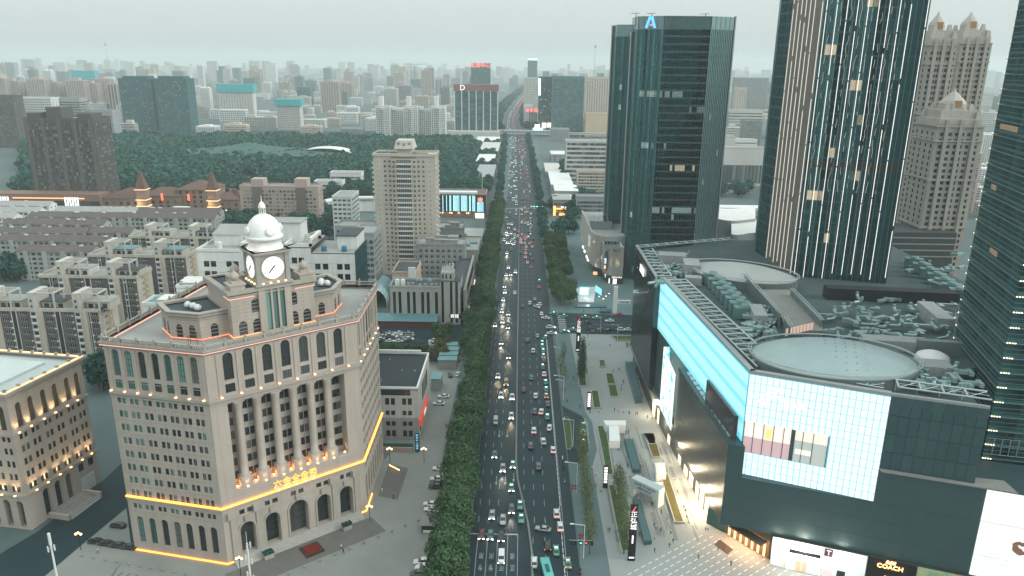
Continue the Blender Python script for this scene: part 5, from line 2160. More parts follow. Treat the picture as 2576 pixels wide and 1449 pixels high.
# ordinary blocks
def flat_windows(b,p0,p1,z0,z1,cols,fh,ww,wh,sill=0.9,off=0.10,xs=None,skip=None):
	"""shallow window boxes in one mesh, for walls too far away to tell the panes apart"""
	p0,p1=Vector((p0[0],p0[1])),Vector((p1[0],p1[1]))
	W=(p1-p0).length
	u=(p1-p0)/W
	n_=Vector((u.y,-u.x))*off
	nz=int((z1-z0)/fh)
	xs=xs or spread_x(cols,W*0.03,W*0.97)
	for j in range(nz):
		z=z0+j*fh+sill
		for i,x in enumerate(xs):
			if skip and skip(i,j):
				continue
			a,c=p0+u*(x-ww/2)+n_,p0+u*(x+ww/2)+n_
			b.quad((a.x,a.y,z),(c.x,c.y,z),(c.x,c.y,z+wh),(a.x,a.y,z+wh))
def block(label,px0,px1,ytop,Y,D,wall,fh=3.0,cols=8,ww=1.5,wh=1.6,style='n2',wm=None,name='apartment_block',side=4,near=False,parapet=0.9,roof=None,group=None,z_first=0.0,sill=0.9,gm=None,trim=None,Z=None,X=None,cat='building',flush=True,xl=None):
	if X:
		X0,X1=X
	else:
		X0,X1=AY(px0,ytop,Y).x,AY(px1,ytop,Y).x
	Z=Z or AY((px0+px1)/2,ytop,Y).z
	T=thing(name,label,cat,((X0+X1)/2,Y+D/2,0),group=group)
	wm=wm or[M_FRAME_W,M_GLASS_K]
	gm=gm or M_GLASS_K
	xs=X0 if X0+X1>0 else X1
	A,B_,C,D_=(X0,Y),(X1,Y),(X1,Y+D),(X0,Y+D)
	sideA,sideB=((D_,A)if xs==X0 else(B_,C))
	W=X1-X0
	nz=max(1,int((Z-z_first-0.3)/fh))
	if near:
		rows=[dict(z=z_first+k*fh+sill,h=wh,xs=xl or spread_x(cols,0.8,W-0.8),w=ww,style=style)for k in range(nz)]
		facade(T,A,B_,0,Z,rows,wall,wm,0.22)
		rows=[dict(z=z_first+k*fh+sill,h=wh,xs=spread_x(side,0.8,D-0.8),w=ww,style=style)for k in range(nz)]if side else[]
		facade(T,sideA,sideB,0,Z,rows,wall,wm,0.22)
		b=MB()
		o1,o2=((B_,C)if xs==X0 else(D_,A))
		b.quad((*o1,0),(*o2,0),(*o2,Z),(*o1,Z))
		b.quad((*C,0),(*D_,0),(*D_,Z),(*C,Z))
		b.build('wall',wall,T)
	else:
		b=MB()
		b.prism([A,B_,C,D_],0,Z,top=False)
		b.build('wall',wall,T)
		b=MB()
		flat_windows(b,A,B_,z_first,z_first+nz*fh+0.05,cols,fh,ww,wh,sill)
		if side:
			flat_windows(b,sideA,sideB,z_first,z_first+nz*fh+0.05,side,fh,ww,wh,sill)
		if b.v:
			b.build('window',gm,T,kind='stuff')
	b=MB()
	b.prism([A,B_,C,D_],Z-0.4,Z+0.02)
	b.build('roof',roof or M_ROOFGREY,T)
	if parapet:
		b=MB()
		po=[A,B_,C,D_]
		b.ring(inset(po,-0.12),inset(po,0.25),Z-0.2,Z+parapet)
		b.build('parapet',trim or wall,T)
	if near and flush:
		flush_windows(T)
	return T,X0,X1,Z
def roof_bits(T,X0,X1,Y,D,Z,n,seed,m=None,h=(1.5,3.2)):
	rr=wavy(seed)
	for k in range(n):
		w,d=rr.uniform(1.2,4.0),rr.uniform(1.2,3.5)
		x,y=rr.uniform(X0+w,X1-w),rr.uniform(Y+d,Y+D-d)
		b=MB()
		hh=rr.uniform(*h)
		b.box(x-w,x+w,y-d,y+d,Z,Z+hh)
		b.box(x-w-0.2,x+w+0.2,y-d-0.2,y+d+0.2,Z+hh,Z+hh+0.2)
		b.build('roof_house',m or M_CONC,T)
# grey and cream apartment rows left of the clock building
def apartment_row(label,px0,px1,ypar,Y,stairs,ystair,side_px,seed):
	fh=2.9
	X0,X1=AY(px0,ypar,Y).x,AY(px1,ypar,Y).x
	Z=AY((px0+px1)/2,ypar,Y).z
	D=15.0
	T=thing('apartment_row',label,'building',((X0+X1)/2,Y+7,0))
	rr=wavy(seed)
	wm=[M_FRAME_W,M_GLASS_K]
	W=X1-X0
	sx=[AY(p,ystair,Y).x-X0 for p in stairs]
	bays=[]
	edges=[0.0]+sx+[W]
	for a,c in zip(edges[:-1],edges[1:]):
		if c-a>8:
			bays+=[a+(c-a)*0.30,a+(c-a)*0.72]
		elif c-a>4:
			bays+=[a+(c-a)*0.5]
	nf=int(Z/fh)
	z_off=Z-nf*fh
	rows=[dict(z=z_off+k*fh+0.6,h=1.5,xs=bays,w=3.1,style='n4')for k in range(nf)]
	facade(T,(X0,Y),(X1,Y),0,Z,rows,M_GREYT,wm,0.25)
	srows=[dict(z=z_off+k*fh+0.8,h=1.2,xs=[5.0,6.2],w=0.9,style='sash')for k in range(nf)]
	facade(T,(X1,Y),(X1,Y+D),0,Z,srows,M_CREAM,wm,0.2)
	b=MB()
	b.quad((X1,Y+D,0),(X0,Y+D,0),(X0,Y+D,Z),(X1,Y+D,Z))
	b.quad((X0,Y+D,0),(X0,Y,0),(X0,Y,Z),(X0,Y+D,Z))
	b.build('wall',M_GREYT,T)
	b=MB()
	b.prism([(X0,Y),(X1,Y),(X1,Y+D),(X0,Y+D)],Z-0.3,Z)
	b.build('roof',M_ROOFGREY,T)
	b=MB()
	po=[(X0,Y),(X1,Y),(X1,Y+D),(X0,Y+D)]
	b.ring(inset(po,-0.35),inset(po,0.2),Z-0.5,Z+1.0)
	b.build('parapet',M_CREAM,T)
	zs=AY(stairs[0],ystair,Y).z if stairs else Z+6
	for s in sx:
		x=X0+s
		b=MB()
		b.box(x-1.3,x+1.3,Y-1.2,Y+9,0,zs)
		ST_=b.build('stair_tower',M_STAIR,T)
		b=MB()
		b.box(x+1.3,x+3.4,Y-0.9,Y,0,Z+0.2)
		b.build('cream_pier',M_CREAM,T)
		b=MB()
		for k in range(nf):
			z=z_off+k*fh
			b.box(x-0.8,x+0.9,Y-1.26,Y-1.2,z+0.9,z+2.4)
		for z in(Z+1.5,Z+4.0):
			b.box(x-0.5,x+0.3,Y-1.26,Y-1.2,z,z+1.1)
		b.split('balcony_opening',[M_GLASS],ST_)
		b=MB()
		for k in range(nf):
			z=z_off+k*fh
			b.box(x-1.0,x+1.1,Y-1.75,Y-1.2,z+0.1,z+0.75)
		b.split('balcony_rail',[M_WHITE],ST_)
		b=MB()
		z=zs-0.6
		b.box(x-1.5,x+9.5,Y-0.5,Y+0.0,z,z+0.5)
		b.box(x-1.5,x+9.5,Y+6.5,Y+7.0,z,z+0.5)
		b.box(x+9.0,x+9.5,Y,Y+6.5,z,z+0.5)
		b.box(x+1.6,x+9.0,Y+2.2,Y+2.5,z+0.1,z+0.4)
		b.box(x+1.6,x+9.0,Y+4.3,Y+4.6,z+0.1,z+0.4)
		for yy in(Y-0.5,Y+6.5):
			b.box(x+8.9,x+9.5,yy,yy+0.5,Z,z)
		b.build('pergola',M_STAIR,T)
		b=MB()
		w=5.0
		b.box(x+2.2,x+2.2+2*w,Y+2.2,Y+11,Z,Z+3.2)
		PH_=b.build('penthouse',M_CREAM if rr.random()<0.7 else M_WHITE,T)
		b=MB()
		b.box(x+2.0,x+2.4+2*w,Y+1.6,Y+11.2,Z+3.2,Z+3.5)
		b.build('penthouse_roof',rr.choice((M_ROOFGREY,M_ROOFTEAL,M_ROOFDARK,M_ROOFGREY)),PH_)
		b=MB()
		for i in range(3):
			b.box(x+3.2+i*3.0,x+5.2+i*3.0,Y+2.1,Y+2.2,Z+0.5,Z+2.4)
		b.split('penthouse_window',[M_GLASS],PH_)
		b=MB()
		for i in range(9):
			px_,py_=x+rr.uniform(2,11),Y+rr.uniform(0.5,1.6)
			b.lathe([(0.1,Z),(rr.uniform(0.4,0.8),Z+0.6),(0.1,Z+rr.uniform(1.0,1.6))],6,px_,py_)
		b.build('roof_plants',M_LEAF2,T)
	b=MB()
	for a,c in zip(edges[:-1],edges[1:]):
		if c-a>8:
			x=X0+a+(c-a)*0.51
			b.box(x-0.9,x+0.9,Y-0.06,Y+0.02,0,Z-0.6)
	b.split('recess_strip',[mat('recess_shade',(0.05,0.048,0.046),0.9,0.1)],T)  # flat strips on the wall face, the recess shade put into their dark colour
	b=MB()
	for a,c in zip(edges[:-1],edges[1:]):
		if c-a>8:
			for t in(0.455,0.565):
				x=X0+a+(c-a)*t
				b.box(x-0.12,x+0.12,Y-0.2,Y,0,Z)
	b.split('drainpipe',[M_WHITE],T)
	b=MB()
	for k in range(nf):
		z=z_off+k*fh
		for x in bays:
			if rr.random()<0.6:
				b.box(X0+x+2.0,X0+x+2.8,Y-0.45,Y,z+0.3,z+0.9)
		b.box(X1,X1+0.45,Y+8.2,Y+9.0,z+0.4,z+1.0)
	b.build('air_conditioner',M_STEELW,T)
	b=MB()
	b.box(X1,X1+0.12,Y+6.8,Y+10.5,0,Z-1)
	b.build('cream_panel',mat('ochre_panel',(0.42,0.34,0.22),0.85,0.1,0.2,streak=0.1),T)
	flush_windows(T)
apartment_row('nearest grey apartment row with white stair towers behind the warm lit hall',-100,246,780,300,[-32,78,190],733,283,1)
apartment_row('second grey apartment row with cream ends and rooftop pergolas',98,342,697,337,[148,275],657,377,2)
apartment_row('third grey apartment row with white stair towers left of white office',222,466,645,382,[269,393],607,493,3)
apartment_row('farthest grey apartment row with cream roof frames before the trees',325,566,598,432,[370,480],566,575,4)
# white office behind the dome
def white_office():
	Y=262.0
	wm=[M_FRAME_D,M_GLASS_K]
	T,X0,X1,Z=block('white tiled office block with square black windows behind the clock dome',494,600,632,Y,20,M_WHITE,fh=3.8,cols=6,ww=2.0,wh=2.2,style='n2',wm=wm,name='white_office',side=0,near=True,sill=0.6,flush=False,xl=[3.2,5.7,11.4,13.9])
	xs2=AY(892,636,Y).x
	xm=AY(783,636,Y).x
	Zm=AY(740,622,Y).z
	Zr=AY(840,637,Y).z
	nf=int(Zm/3.8)
	facade(T,(X1,Y),(xm,Y),0,Zm,[dict(z=Zm-6-k*3.8,h=2.2,xs=[2.5,5,20,22.5],w=2.0,style='n2')for k in range(12)],M_WHITE,wm,0.22)
	W=xs2-xm
	facade(T,(xm,Y),(xs2,Y),0,Zr,[dict(z=Zr-6.2-k*3.8,h=2.2,xs=[W*.13,W*.31,W*.64,W*.81],w=2.0,style='n2')for k in range(13)],M_WHITE,wm,0.22)
	b=MB()
	b.prism([(X1,Y),(xm,Y),(xm,Y+20),(X1,Y+20)],Zm-0.3,Zm)
	b.prism([(xm,Y),(xs2,Y),(xs2,Y+20),(xm,Y+20)],Zr-0.3,Zr)
	b.build('roof',M_ROOFGREY,T)
	b=MB()
	b.quad((xs2,Y+20,0),(X0,Y+20,0),(X0,Y+20,Zr),(xs2,Y+20,Zr))
	b.quad((X1,Y+20,Zr),(X1,Y,Zr),(X1,Y,Zm),(X1,Y+20,Zm))
	b.build('wall',M_WHITE,T)
	curtain(T,(xs2,Y),(xs2,Y+20),0,Zr+0.5,2.0,3.8,glass('blue_glass',(0.02,0.09,0.13),(0.05,0.16,0.20),0.08,0.5,metal=0.2),bands=0.25,seed=2)
	for s in(0,1):
		x0=X1+(xm-X1)*(0.02 if s==0 else 0.62)
		x1=X1+(xm-X1)*(0.40 if s==0 else 1.0)
		b=MB()
		zz=AY(740,585,Y+10).z
		for yy in(Y+1,Y+14):
			b.box(x0,x1,yy,yy+0.8,Zm,Zm+1.2)
			b.add([(x0,yy,Zm),(x0+1.2,yy,Zm),(x1,yy,zz),(x1-1.2,yy,zz)],[(0,1,2,3)])
			b.box(x1-1.0,x1,yy,yy+0.8,Zm,zz)
		b.box(x1-1.0,x1,Y+1.8,Y+14,zz-1.0,zz)
		b.box(x0,x0+0.8,Y+1.8,Y+14,Zm,Zm+1.2)
		b.build('roof_frame',M_WHITE,T)
	b=MB()
	b.box(X1+8,xm-6,Y+9,Y+18,Zm,Zm+7)
	b.build('roof_house',M_WHITE,T)
	b=MB()
	b.box(X1+7.5,xm-5.5,Y+8.5,Y+18.5,Zm+7,Zm+7.3)
	b.build('roof_house_roof',M_ROOFGREY,T)
	b=MB()
	x0,x1=xm+W*0.52,xs2-0.3
	b.box(x0,x1,Y+6,Y+19,Zr,Zr+5)
	b.build('roof_house',M_WHITE,T)
	b=MB()
	b.box(x0-0.3,x1+0.2,Y+5.5,Y+19.4,Zr+5,Zr+5.4)
	b.build('roof_house_roof',M_ROOFDARK,T)
	b=MB()
	b.box(X0+3,X1-2,Y+9,Y+18,Z,Z+4.2)
	b.build('roof_house',M_WHITE,T)
	b=MB()
	b.add([(X0+2.5,Y+8.5,Z+4.2),(X1-1.5,Y+8.5,Z+4.2),(X1-1.5,Y+18.5,Z+6.2),(X0+2.5,Y+18.5,Z+6.2)],[(0,1,2,3)])
	b.build('roof_house_roof',M_ROOFGREY,T)
	b=MB()
	for x in(xm+W*0.25,xs2-W*0.28):
		b.lathe([(0.9,Zr),(1.0,Zr+0.4),(1.0,Zr+1.6),(0.5,Zr+2.1)],10,x,Y+3)
	b.build('water_tank',mat('tank_blue',(0.03,0.16,0.26),0.5,0.05),T)
	b=MB()
	b.lathe([(1.0,Z),(1.0,Z+2.4)],10,X0+7,Y+4)
	b.build('water_tank',M_WHITE,T)
	b=MB()
	for k in range(10):
		band(b,[(X0,Y),(xs2,Y)],0.02,Zr-4.0-k*3.8,Zr-3.93-k*3.8,closed=False)
	b.build('tile_joint',M_CONC,T)
	flush_windows(T)
white_office()
for i,(p0,p1,yt,Y,lab)in enumerate(((443,500,724,250,'small white rooftop annexe with teal glazing left of white office'),(358,475,768,243,'low white annexe with glazed terrace behind the hall roof'))):
	T,X0,X1,Z=block(lab,p0,p1,yt,Y,9,M_WHITE,fh=3.6,cols=4,ww=2.6,wh=2.2,style='n2',wm=[M_FRAME_W,M_GLASS_T],name='white_annexe',side=2,near=True,roof=M_ROOFTEAL)
	roof_bits(T,X0,X1,Y,9,Z,2,20+i,M_WHITE,(1.2,2.2))
# long walk-up slabs with brown tiled roofs
M_BROWNROOF=mat('brown_roof_tiles',(0.115,0.095,0.09),0.9,0.18,0.4,fine=0.1)
M_WALKUP=mat('walkup_render',(0.35,0.36,0.335),0.85,0.14,0.2,streak=0.15)
def walkup(label,px0,px1,yeave,Z,seed,white=False,D=11.0):
	Y=G((px0+px1)/2,yeave,Z).y
	X0,X1=AY(px0,yeave,Y).x,AY(px1,yeave,Y).x
	T=thing('walkup_block',label,'building',((X0+X1)/2,Y+D/2,0),group='brown roofed walk-up housing rows')
	rr=wavy(seed)
	wall=M_WHITE if white else M_WALKUP
	b=MB()
	b.prism([(X0,Y),(X1,Y),(X1,Y+D),(X0,Y+D)],0,Z,top=False)
	b.build('wall',wall,T)
	b=MB()
	flat_windows(b,(X0,Y),(X1,Y),0.2,Z,max(3,int((X1-X0)/3.6)),2.9,2.2,1.4,0.9)
	flat_windows(b,(X1,Y),(X1,Y+D),0.2,Z,2,2.9,1.1,1.2,0.9)
	b.build('window',M_GLASS,T,kind='stuff')
	b=MB()
	n=max(2,int((X1-X0)/11))
	for i in range(n):
		x=X0+(X1-X0)*(i+0.5)/n
		b.box(x-1.3,x+1.3,Y-1.0,Y,0,Z+0.1)
	b.build('stair_bay',wall,T)
	b=MB()
	yr=Y+D*0.55
	e=0.7
	b.add([(X0-e,Y-e,Z),(X1+e,Y-e,Z),(X1+e,yr,Z+3.0),(X0-e,yr,Z+3.0),(X1+e,Y+D+e,Z),(X0-e,Y+D+e,Z)],[(0,1,2,3),(3,2,4,5)])
	b.add([(X1,Y,Z),(X1,Y+D,Z),(X1,yr,Z+2.8)],[(0,1,2)],1)
	b.build('roof',[M_BROWNROOF if not white else M_ROOFGREY,wall],T)
	b=MB()
	for i in range(max(1,int((X1-X0)/16))):
		x=rr.uniform(X0+2,X1-3)
		y=yr-rr.uniform(0.5,2.5)
		b.box(x,x+2.2,y,y+0.9,Z+2.4,Z+3.3)
	b.build('solar_heater',M_STEELW,T)
	return T
zz=lambda a:(a/2.734)/1.4907
for i,(a,c,y,lab)in enumerate(((165,935,612,'nearest brown roofed walk-up row beside the dark trees'),(-200,640,500,'long brown roofed walk-up row reaching the picture edge, second of the rows'),(645,1100,512,'short walk-up row with flat brown roof left of cream apartment frames'),(-200,858,418,'long brown roofed walk-up row, third from the front'),(862,1335,420,'walk-up row with pale patched roof before the apartment row'),(30,1055,332,'long brown roofed walk-up row, fourth from the front'),(290,1245,258,'long brown roofed walk-up row, fifth from the front'),(1252,2195,268,'brown roofed walk-up row right of the others beside tree clump'),(1405,2240,212,'farthest brown roofed walk-up row before the red hall'))):
	walkup(lab,zz(a),zz(c),(720+y/2.734)/1.4907,18.0,i)
for i,(a,c,y,lab)in enumerate(((-100,500,140,'white flat roofed block below the brown tower podium'),(-100,390,205,'low white block in front of the other white block'),(-100,130,265,'white gable end block cut by the picture edge'),(560,1395,200,'grey low housing row behind the walk-up rows'))):
	walkup(lab,zz(a),zz(c),(720+y/2.734)/1.4907,15.0,30+i,white=True)
# beige point tower with roof letters
def beige_tower():
	Y=458.0
	px0,px1=938,1094
	X0,X1=AY(px0,392,Y).x,AY(px1,392,Y).x
	Z=AY(1016,392,Y).z
	W=X1-X0
	D=20.0
	T=thing('point_tower','beige tiled apartment tower with stacked balconies and letters on roof house','building',((X0+X1)/2,Y+10,0))
	wm=[M_FRAME_W,M_GLASS_K]
	fh=2.95
	nf=int((Z-2)/fh)
	zo=Z-2.2-nf*fh
	ch=3.0
	wl=W*0.30
	for(xa,xb,xs,small)in((X0,X0+wl,[wl*0.62,wl*0.88],wl*0.25),(X1-wl,X1,[wl*0.10,wl*0.36],wl*0.72)):
		rows=[dict(z=zo+k*fh+0.9,h=1.4,xs=xs,w=1.35,style='cross')for k in range(nf)]
		facade(T,(xa,Y),(xb,Y),0,Z,rows,M_BEIGE,wm,0.22)
		b=MB()
		for k in range(nf):
			b.box(xa+small-0.25,xa+small+0.25,Y-0.03,Y,zo+k*fh+1.3,zo+k*fh+1.8)
		b.build('vent',M_GLASS_K,T)
	xc0,xc1=X0+wl,X1-wl
	Wc=xc1-xc0
	rows=[dict(z=zo+k*fh+0.9,h=1.5,xs=[Wc*0.08,Wc*0.92],w=1.4,style='cross')for k in range(nf)]
	rows2=[]
	facade(T,(xc0,Y-1.5),(xc1,Y-1.5),0,Z-1.0,rows,M_BEIGE,wm,0.22)
	b=MB()
	for x,s in((xc0,0),(xc1,1)):
		b.quad((x,Y-1.5,0),(x,Y,0),(x,Y,Z-1),(x,Y-1.5,Z-1))
	b.prism([(xc0,Y-1.5),(xc1,Y-1.5),(xc1,Y),(xc0,Y)],Z-1.4,Z-1.0)
	b.build('wall',M_BEIGE,T)
	bm,gm_=MB(),MB()
	for sgn in(0,1):
		pass
	bme=MB()
	wbal=Wc*0.60
	bme.box(-wbal/2,wbal/2,-1.3,0,0,0.95)
	bmesh_=bme.mesh('balcony',[mat('balcony_white',(0.58,0.56,0.52),0.8,0.05,objv=0.12)])
	gme=MB()
	gme.box(-wbal/2+0.1,wbal/2-0.1,-1.0,0,0.95,fh)
	for i in range(9):
		x=-wbal/2+wbal*i/8
		gme.box(x-0.06,x+0.06,-1.08,-1.0,0.95,fh-0.2,1)
	gmesh=gme.mesh('balcony_glazing',[M_GLASS,M_FRAME_W])
	for k in range(2,nf):
		o=inst('balcony',bmesh_,T,Vector(((xc0+xc1)/2,Y-1.5,zo+k*fh))-T.location)
		o2=inst('balcony_glazing',gmesh,T,Vector(((xc0+xc1)/2,Y-1.5,zo+k*fh))-T.location)
	srows=[dict(z=zo+k*fh+0.9,h=1.4,xs=[5,10,15],w=1.3,style='cross')for k in range(nf)]
	facade(T,(X1,Y),(X1,Y+D),0,Z,srows,M_BEIGE,wm,0.22)
	sb=MB()
	sb.box(0,1.2,-1.2,1.2,0,0.9)
	sbm=sb.mesh('side_balcony',[MATS['balcony_white']])
	for k in range(nf):
		for yy in(2.0,12.0):
			inst('side_balcony',sbm,T,Vector((X1,Y+yy,zo+k*fh))-T.location)
			inst('side_balcony',sbm,T,Vector((X0-1.2,Y+yy,zo+k*fh))-T.location)
	b=MB()
	b.quad((X1,Y+D,0),(X0,Y+D,0),(X0,Y+D,Z),(X1,Y+D,Z))
	b.quad((X0,Y+D,0),(X0,Y,0),(X0,Y,Z),(X0,Y+D,Z))
	b.build('wall',M_BEIGE,T)
	po=[(X0,Y),(X1,Y),(X1,Y+D),(X0,Y+D)]
	b=MB()
	b.ring(inset(po,-0.5),inset(po,0.3),Z-0.4,Z+1.2)
	b.prism(po,Z-0.5,Z)
	b.build('parapet',M_BEIGE,T)
	c=(X0+X1)/2
	b=MB()
	b.box(c-4.5,c+4.5,Y+2,Y+14,Z,Z+4.0)
	b.build('roof_house',M_BEIGE,T)
	b=MB()
	b.add([(c-6.0,Y+0.5,Z+4.0),(c+6.0,Y+0.5,Z+4.0),(c+6.0,Y+15,Z+4.0),(c-6.0,Y+15,Z+4.0),(c-4.8,Y+1.8,Z+9.0),(c+4.8,Y+1.8,Z+9.0),(c+4.8,Y+14,Z+9.0),(c-4.8,Y+14,Z+9.0)],[(0,1,5,4),(1,2,6,5),(2,3,7,6),(3,0,4,7),(4,5,6,7),(3,2,1,0)])
	b.build('tank_house',mat('tank_house_tile',(0.50,0.47,0.42),0.8,0.06,streak=0.08),T)
	for ch_,dx,dz in(('安',-3.2,7.0),('百',0,6.4),('华',3.2,7.0)):
		t=(dz-4.0)/5.0
		letters('roof_letter',ch_,2.0,mat('letter_brown',(0.10,0.085,0.07),0.8,0.0),T,(c+dx,Y+0.5+1.3*t-0.15,Z+dz),0,0.05)
	roof_bits(T,X0,X1,Y+2,17,Z,5,77,M_CONC,(0.8,1.6))
	flush_windows(T)
beige_tower()
# club box with vertical light tubes
def club():
	Y=640.0
	X0,X1=AY(1098,490,Y).x,AY(1222,490,Y).x
	Zt,Zb,Zr=AY(1160,490,Y).z,AY(1160,533,Y).z,AY(1160,488,Y).z
	T=thing('night_club','dark club box with glowing cyan vertical light tubes and red crown sign','building',((X0+X1)/2,Y+12,0))
	b=MB()
	b.box(X0,X1,Y,Y+26,0,Zt)
	b.build('wall',mat('club_brick',(0.14,0.11,0.10),0.8,0.12,0.3),T)
	b=MB()
	b.box(X0-0.2,X1+0.2,Y-0.8,Y-0.05,Zb,Zt)
	b.build('dark_screen',mat('club_dark',(0.018,0.035,0.042),0.35,0.05),T)
	b=MB()
	b.box(X0+1,X0+(X1-X0)*0.82,Y+0.4,Y+9,Zt,Zt+2.2)
	b.build('roof_canopy',M_STEELW,T)
	b=MB()
	po=[(X0,Y),(X1,Y),(X1,Y+26),(X0,Y+26)]
	b.ring(inset(po,-0.2),inset(po,0.5),Zt,Zt+1.0)
	b.build('parapet',M_CONC,T)
	b=MB()
	b.box(X0+(X1-X0)*0.84,X1-1,Y+1,Y+24,Zt+0.05,Zt+0.3)
	b.build('roof_terrace',mat('terrace_red',(0.20,0.08,0.07),0.8,0.1),T)
	W=X1-X0
	for x in(0.02,0.13,0.205,0.27,0.29,0.345,0.362,0.383,0.405,0.43,0.455,0.505,0.527,0.55,0.57,0.592,0.615,0.67,0.692,0.735,0.757,0.778):
		b=MB()
		b.box(X0+W*x-0.16,X0+W*x+0.16,Y-1.0,Y-0.8,Zb+0.8,Zt-0.5)
		b.build('light_tube',emit('tube_ice',(0.45,0.92,1.0),2.2),T)
	for k in range(6):
		b=MB()
		x=0.832+k*0.0225
		b.box(X0+W*x-0.16,X0+W*x+0.16,Y-1.0,Y-0.8,Zb+0.5,Zt-6.0)
		b.build('light_tube',emit('tube_ice',(0.45,0.92,1.0),2.2),T)
	c=X0+W*0.888
	b=MB()
	for dx,h in((-1.9,2.4),(0,3.2),(1.9,2.4)):
		b.add([(c+dx*0.45-0.8,Y-0.95,Zt-4.6),(c+dx*0.45+0.8,Y-0.95,Zt-4.6),(c+dx+0.2,Y-0.95,Zt-4.6+h),(c+dx-0.2,Y-0.95,Zt-4.6+h)],[(0,1,2,3)])
	b.build('crown_sign',emit('crown_red',(1.0,0.16,0.09),3.0),T)
	letters('sign_letters','MUSE 88',1.2,emit('sign_white',(1,0.98,0.94),1.3),T,(c,Y-0.95,Zt-5.3),0,0.05)
	for x in(0.07,0.12,0.27,0.31,0.45,0.61,0.65):
		b=MB()
		b.lathe([(0.2,4.2),(0.4,4.6),(0.2,5.0)],6,X0+W*x,Y-0.8)
		b.build('wall_lamp',M_LAMP,T)
		if x in(0.12,0.27,0.45,0.65):
			lamp('wall_lamp_light',T,(X0+W*x,Y-1.6,5.2),(1.0,0.6,0.3),300,0.3)
	b=MB()
	b.box(X1-9,X1-1.5,Y-2.5,Y-2.2,0.6,5.0)
	b.build('entrance_sign',emit('entrance_glow',(1.0,0.85,0.76),1.7),T)
club()
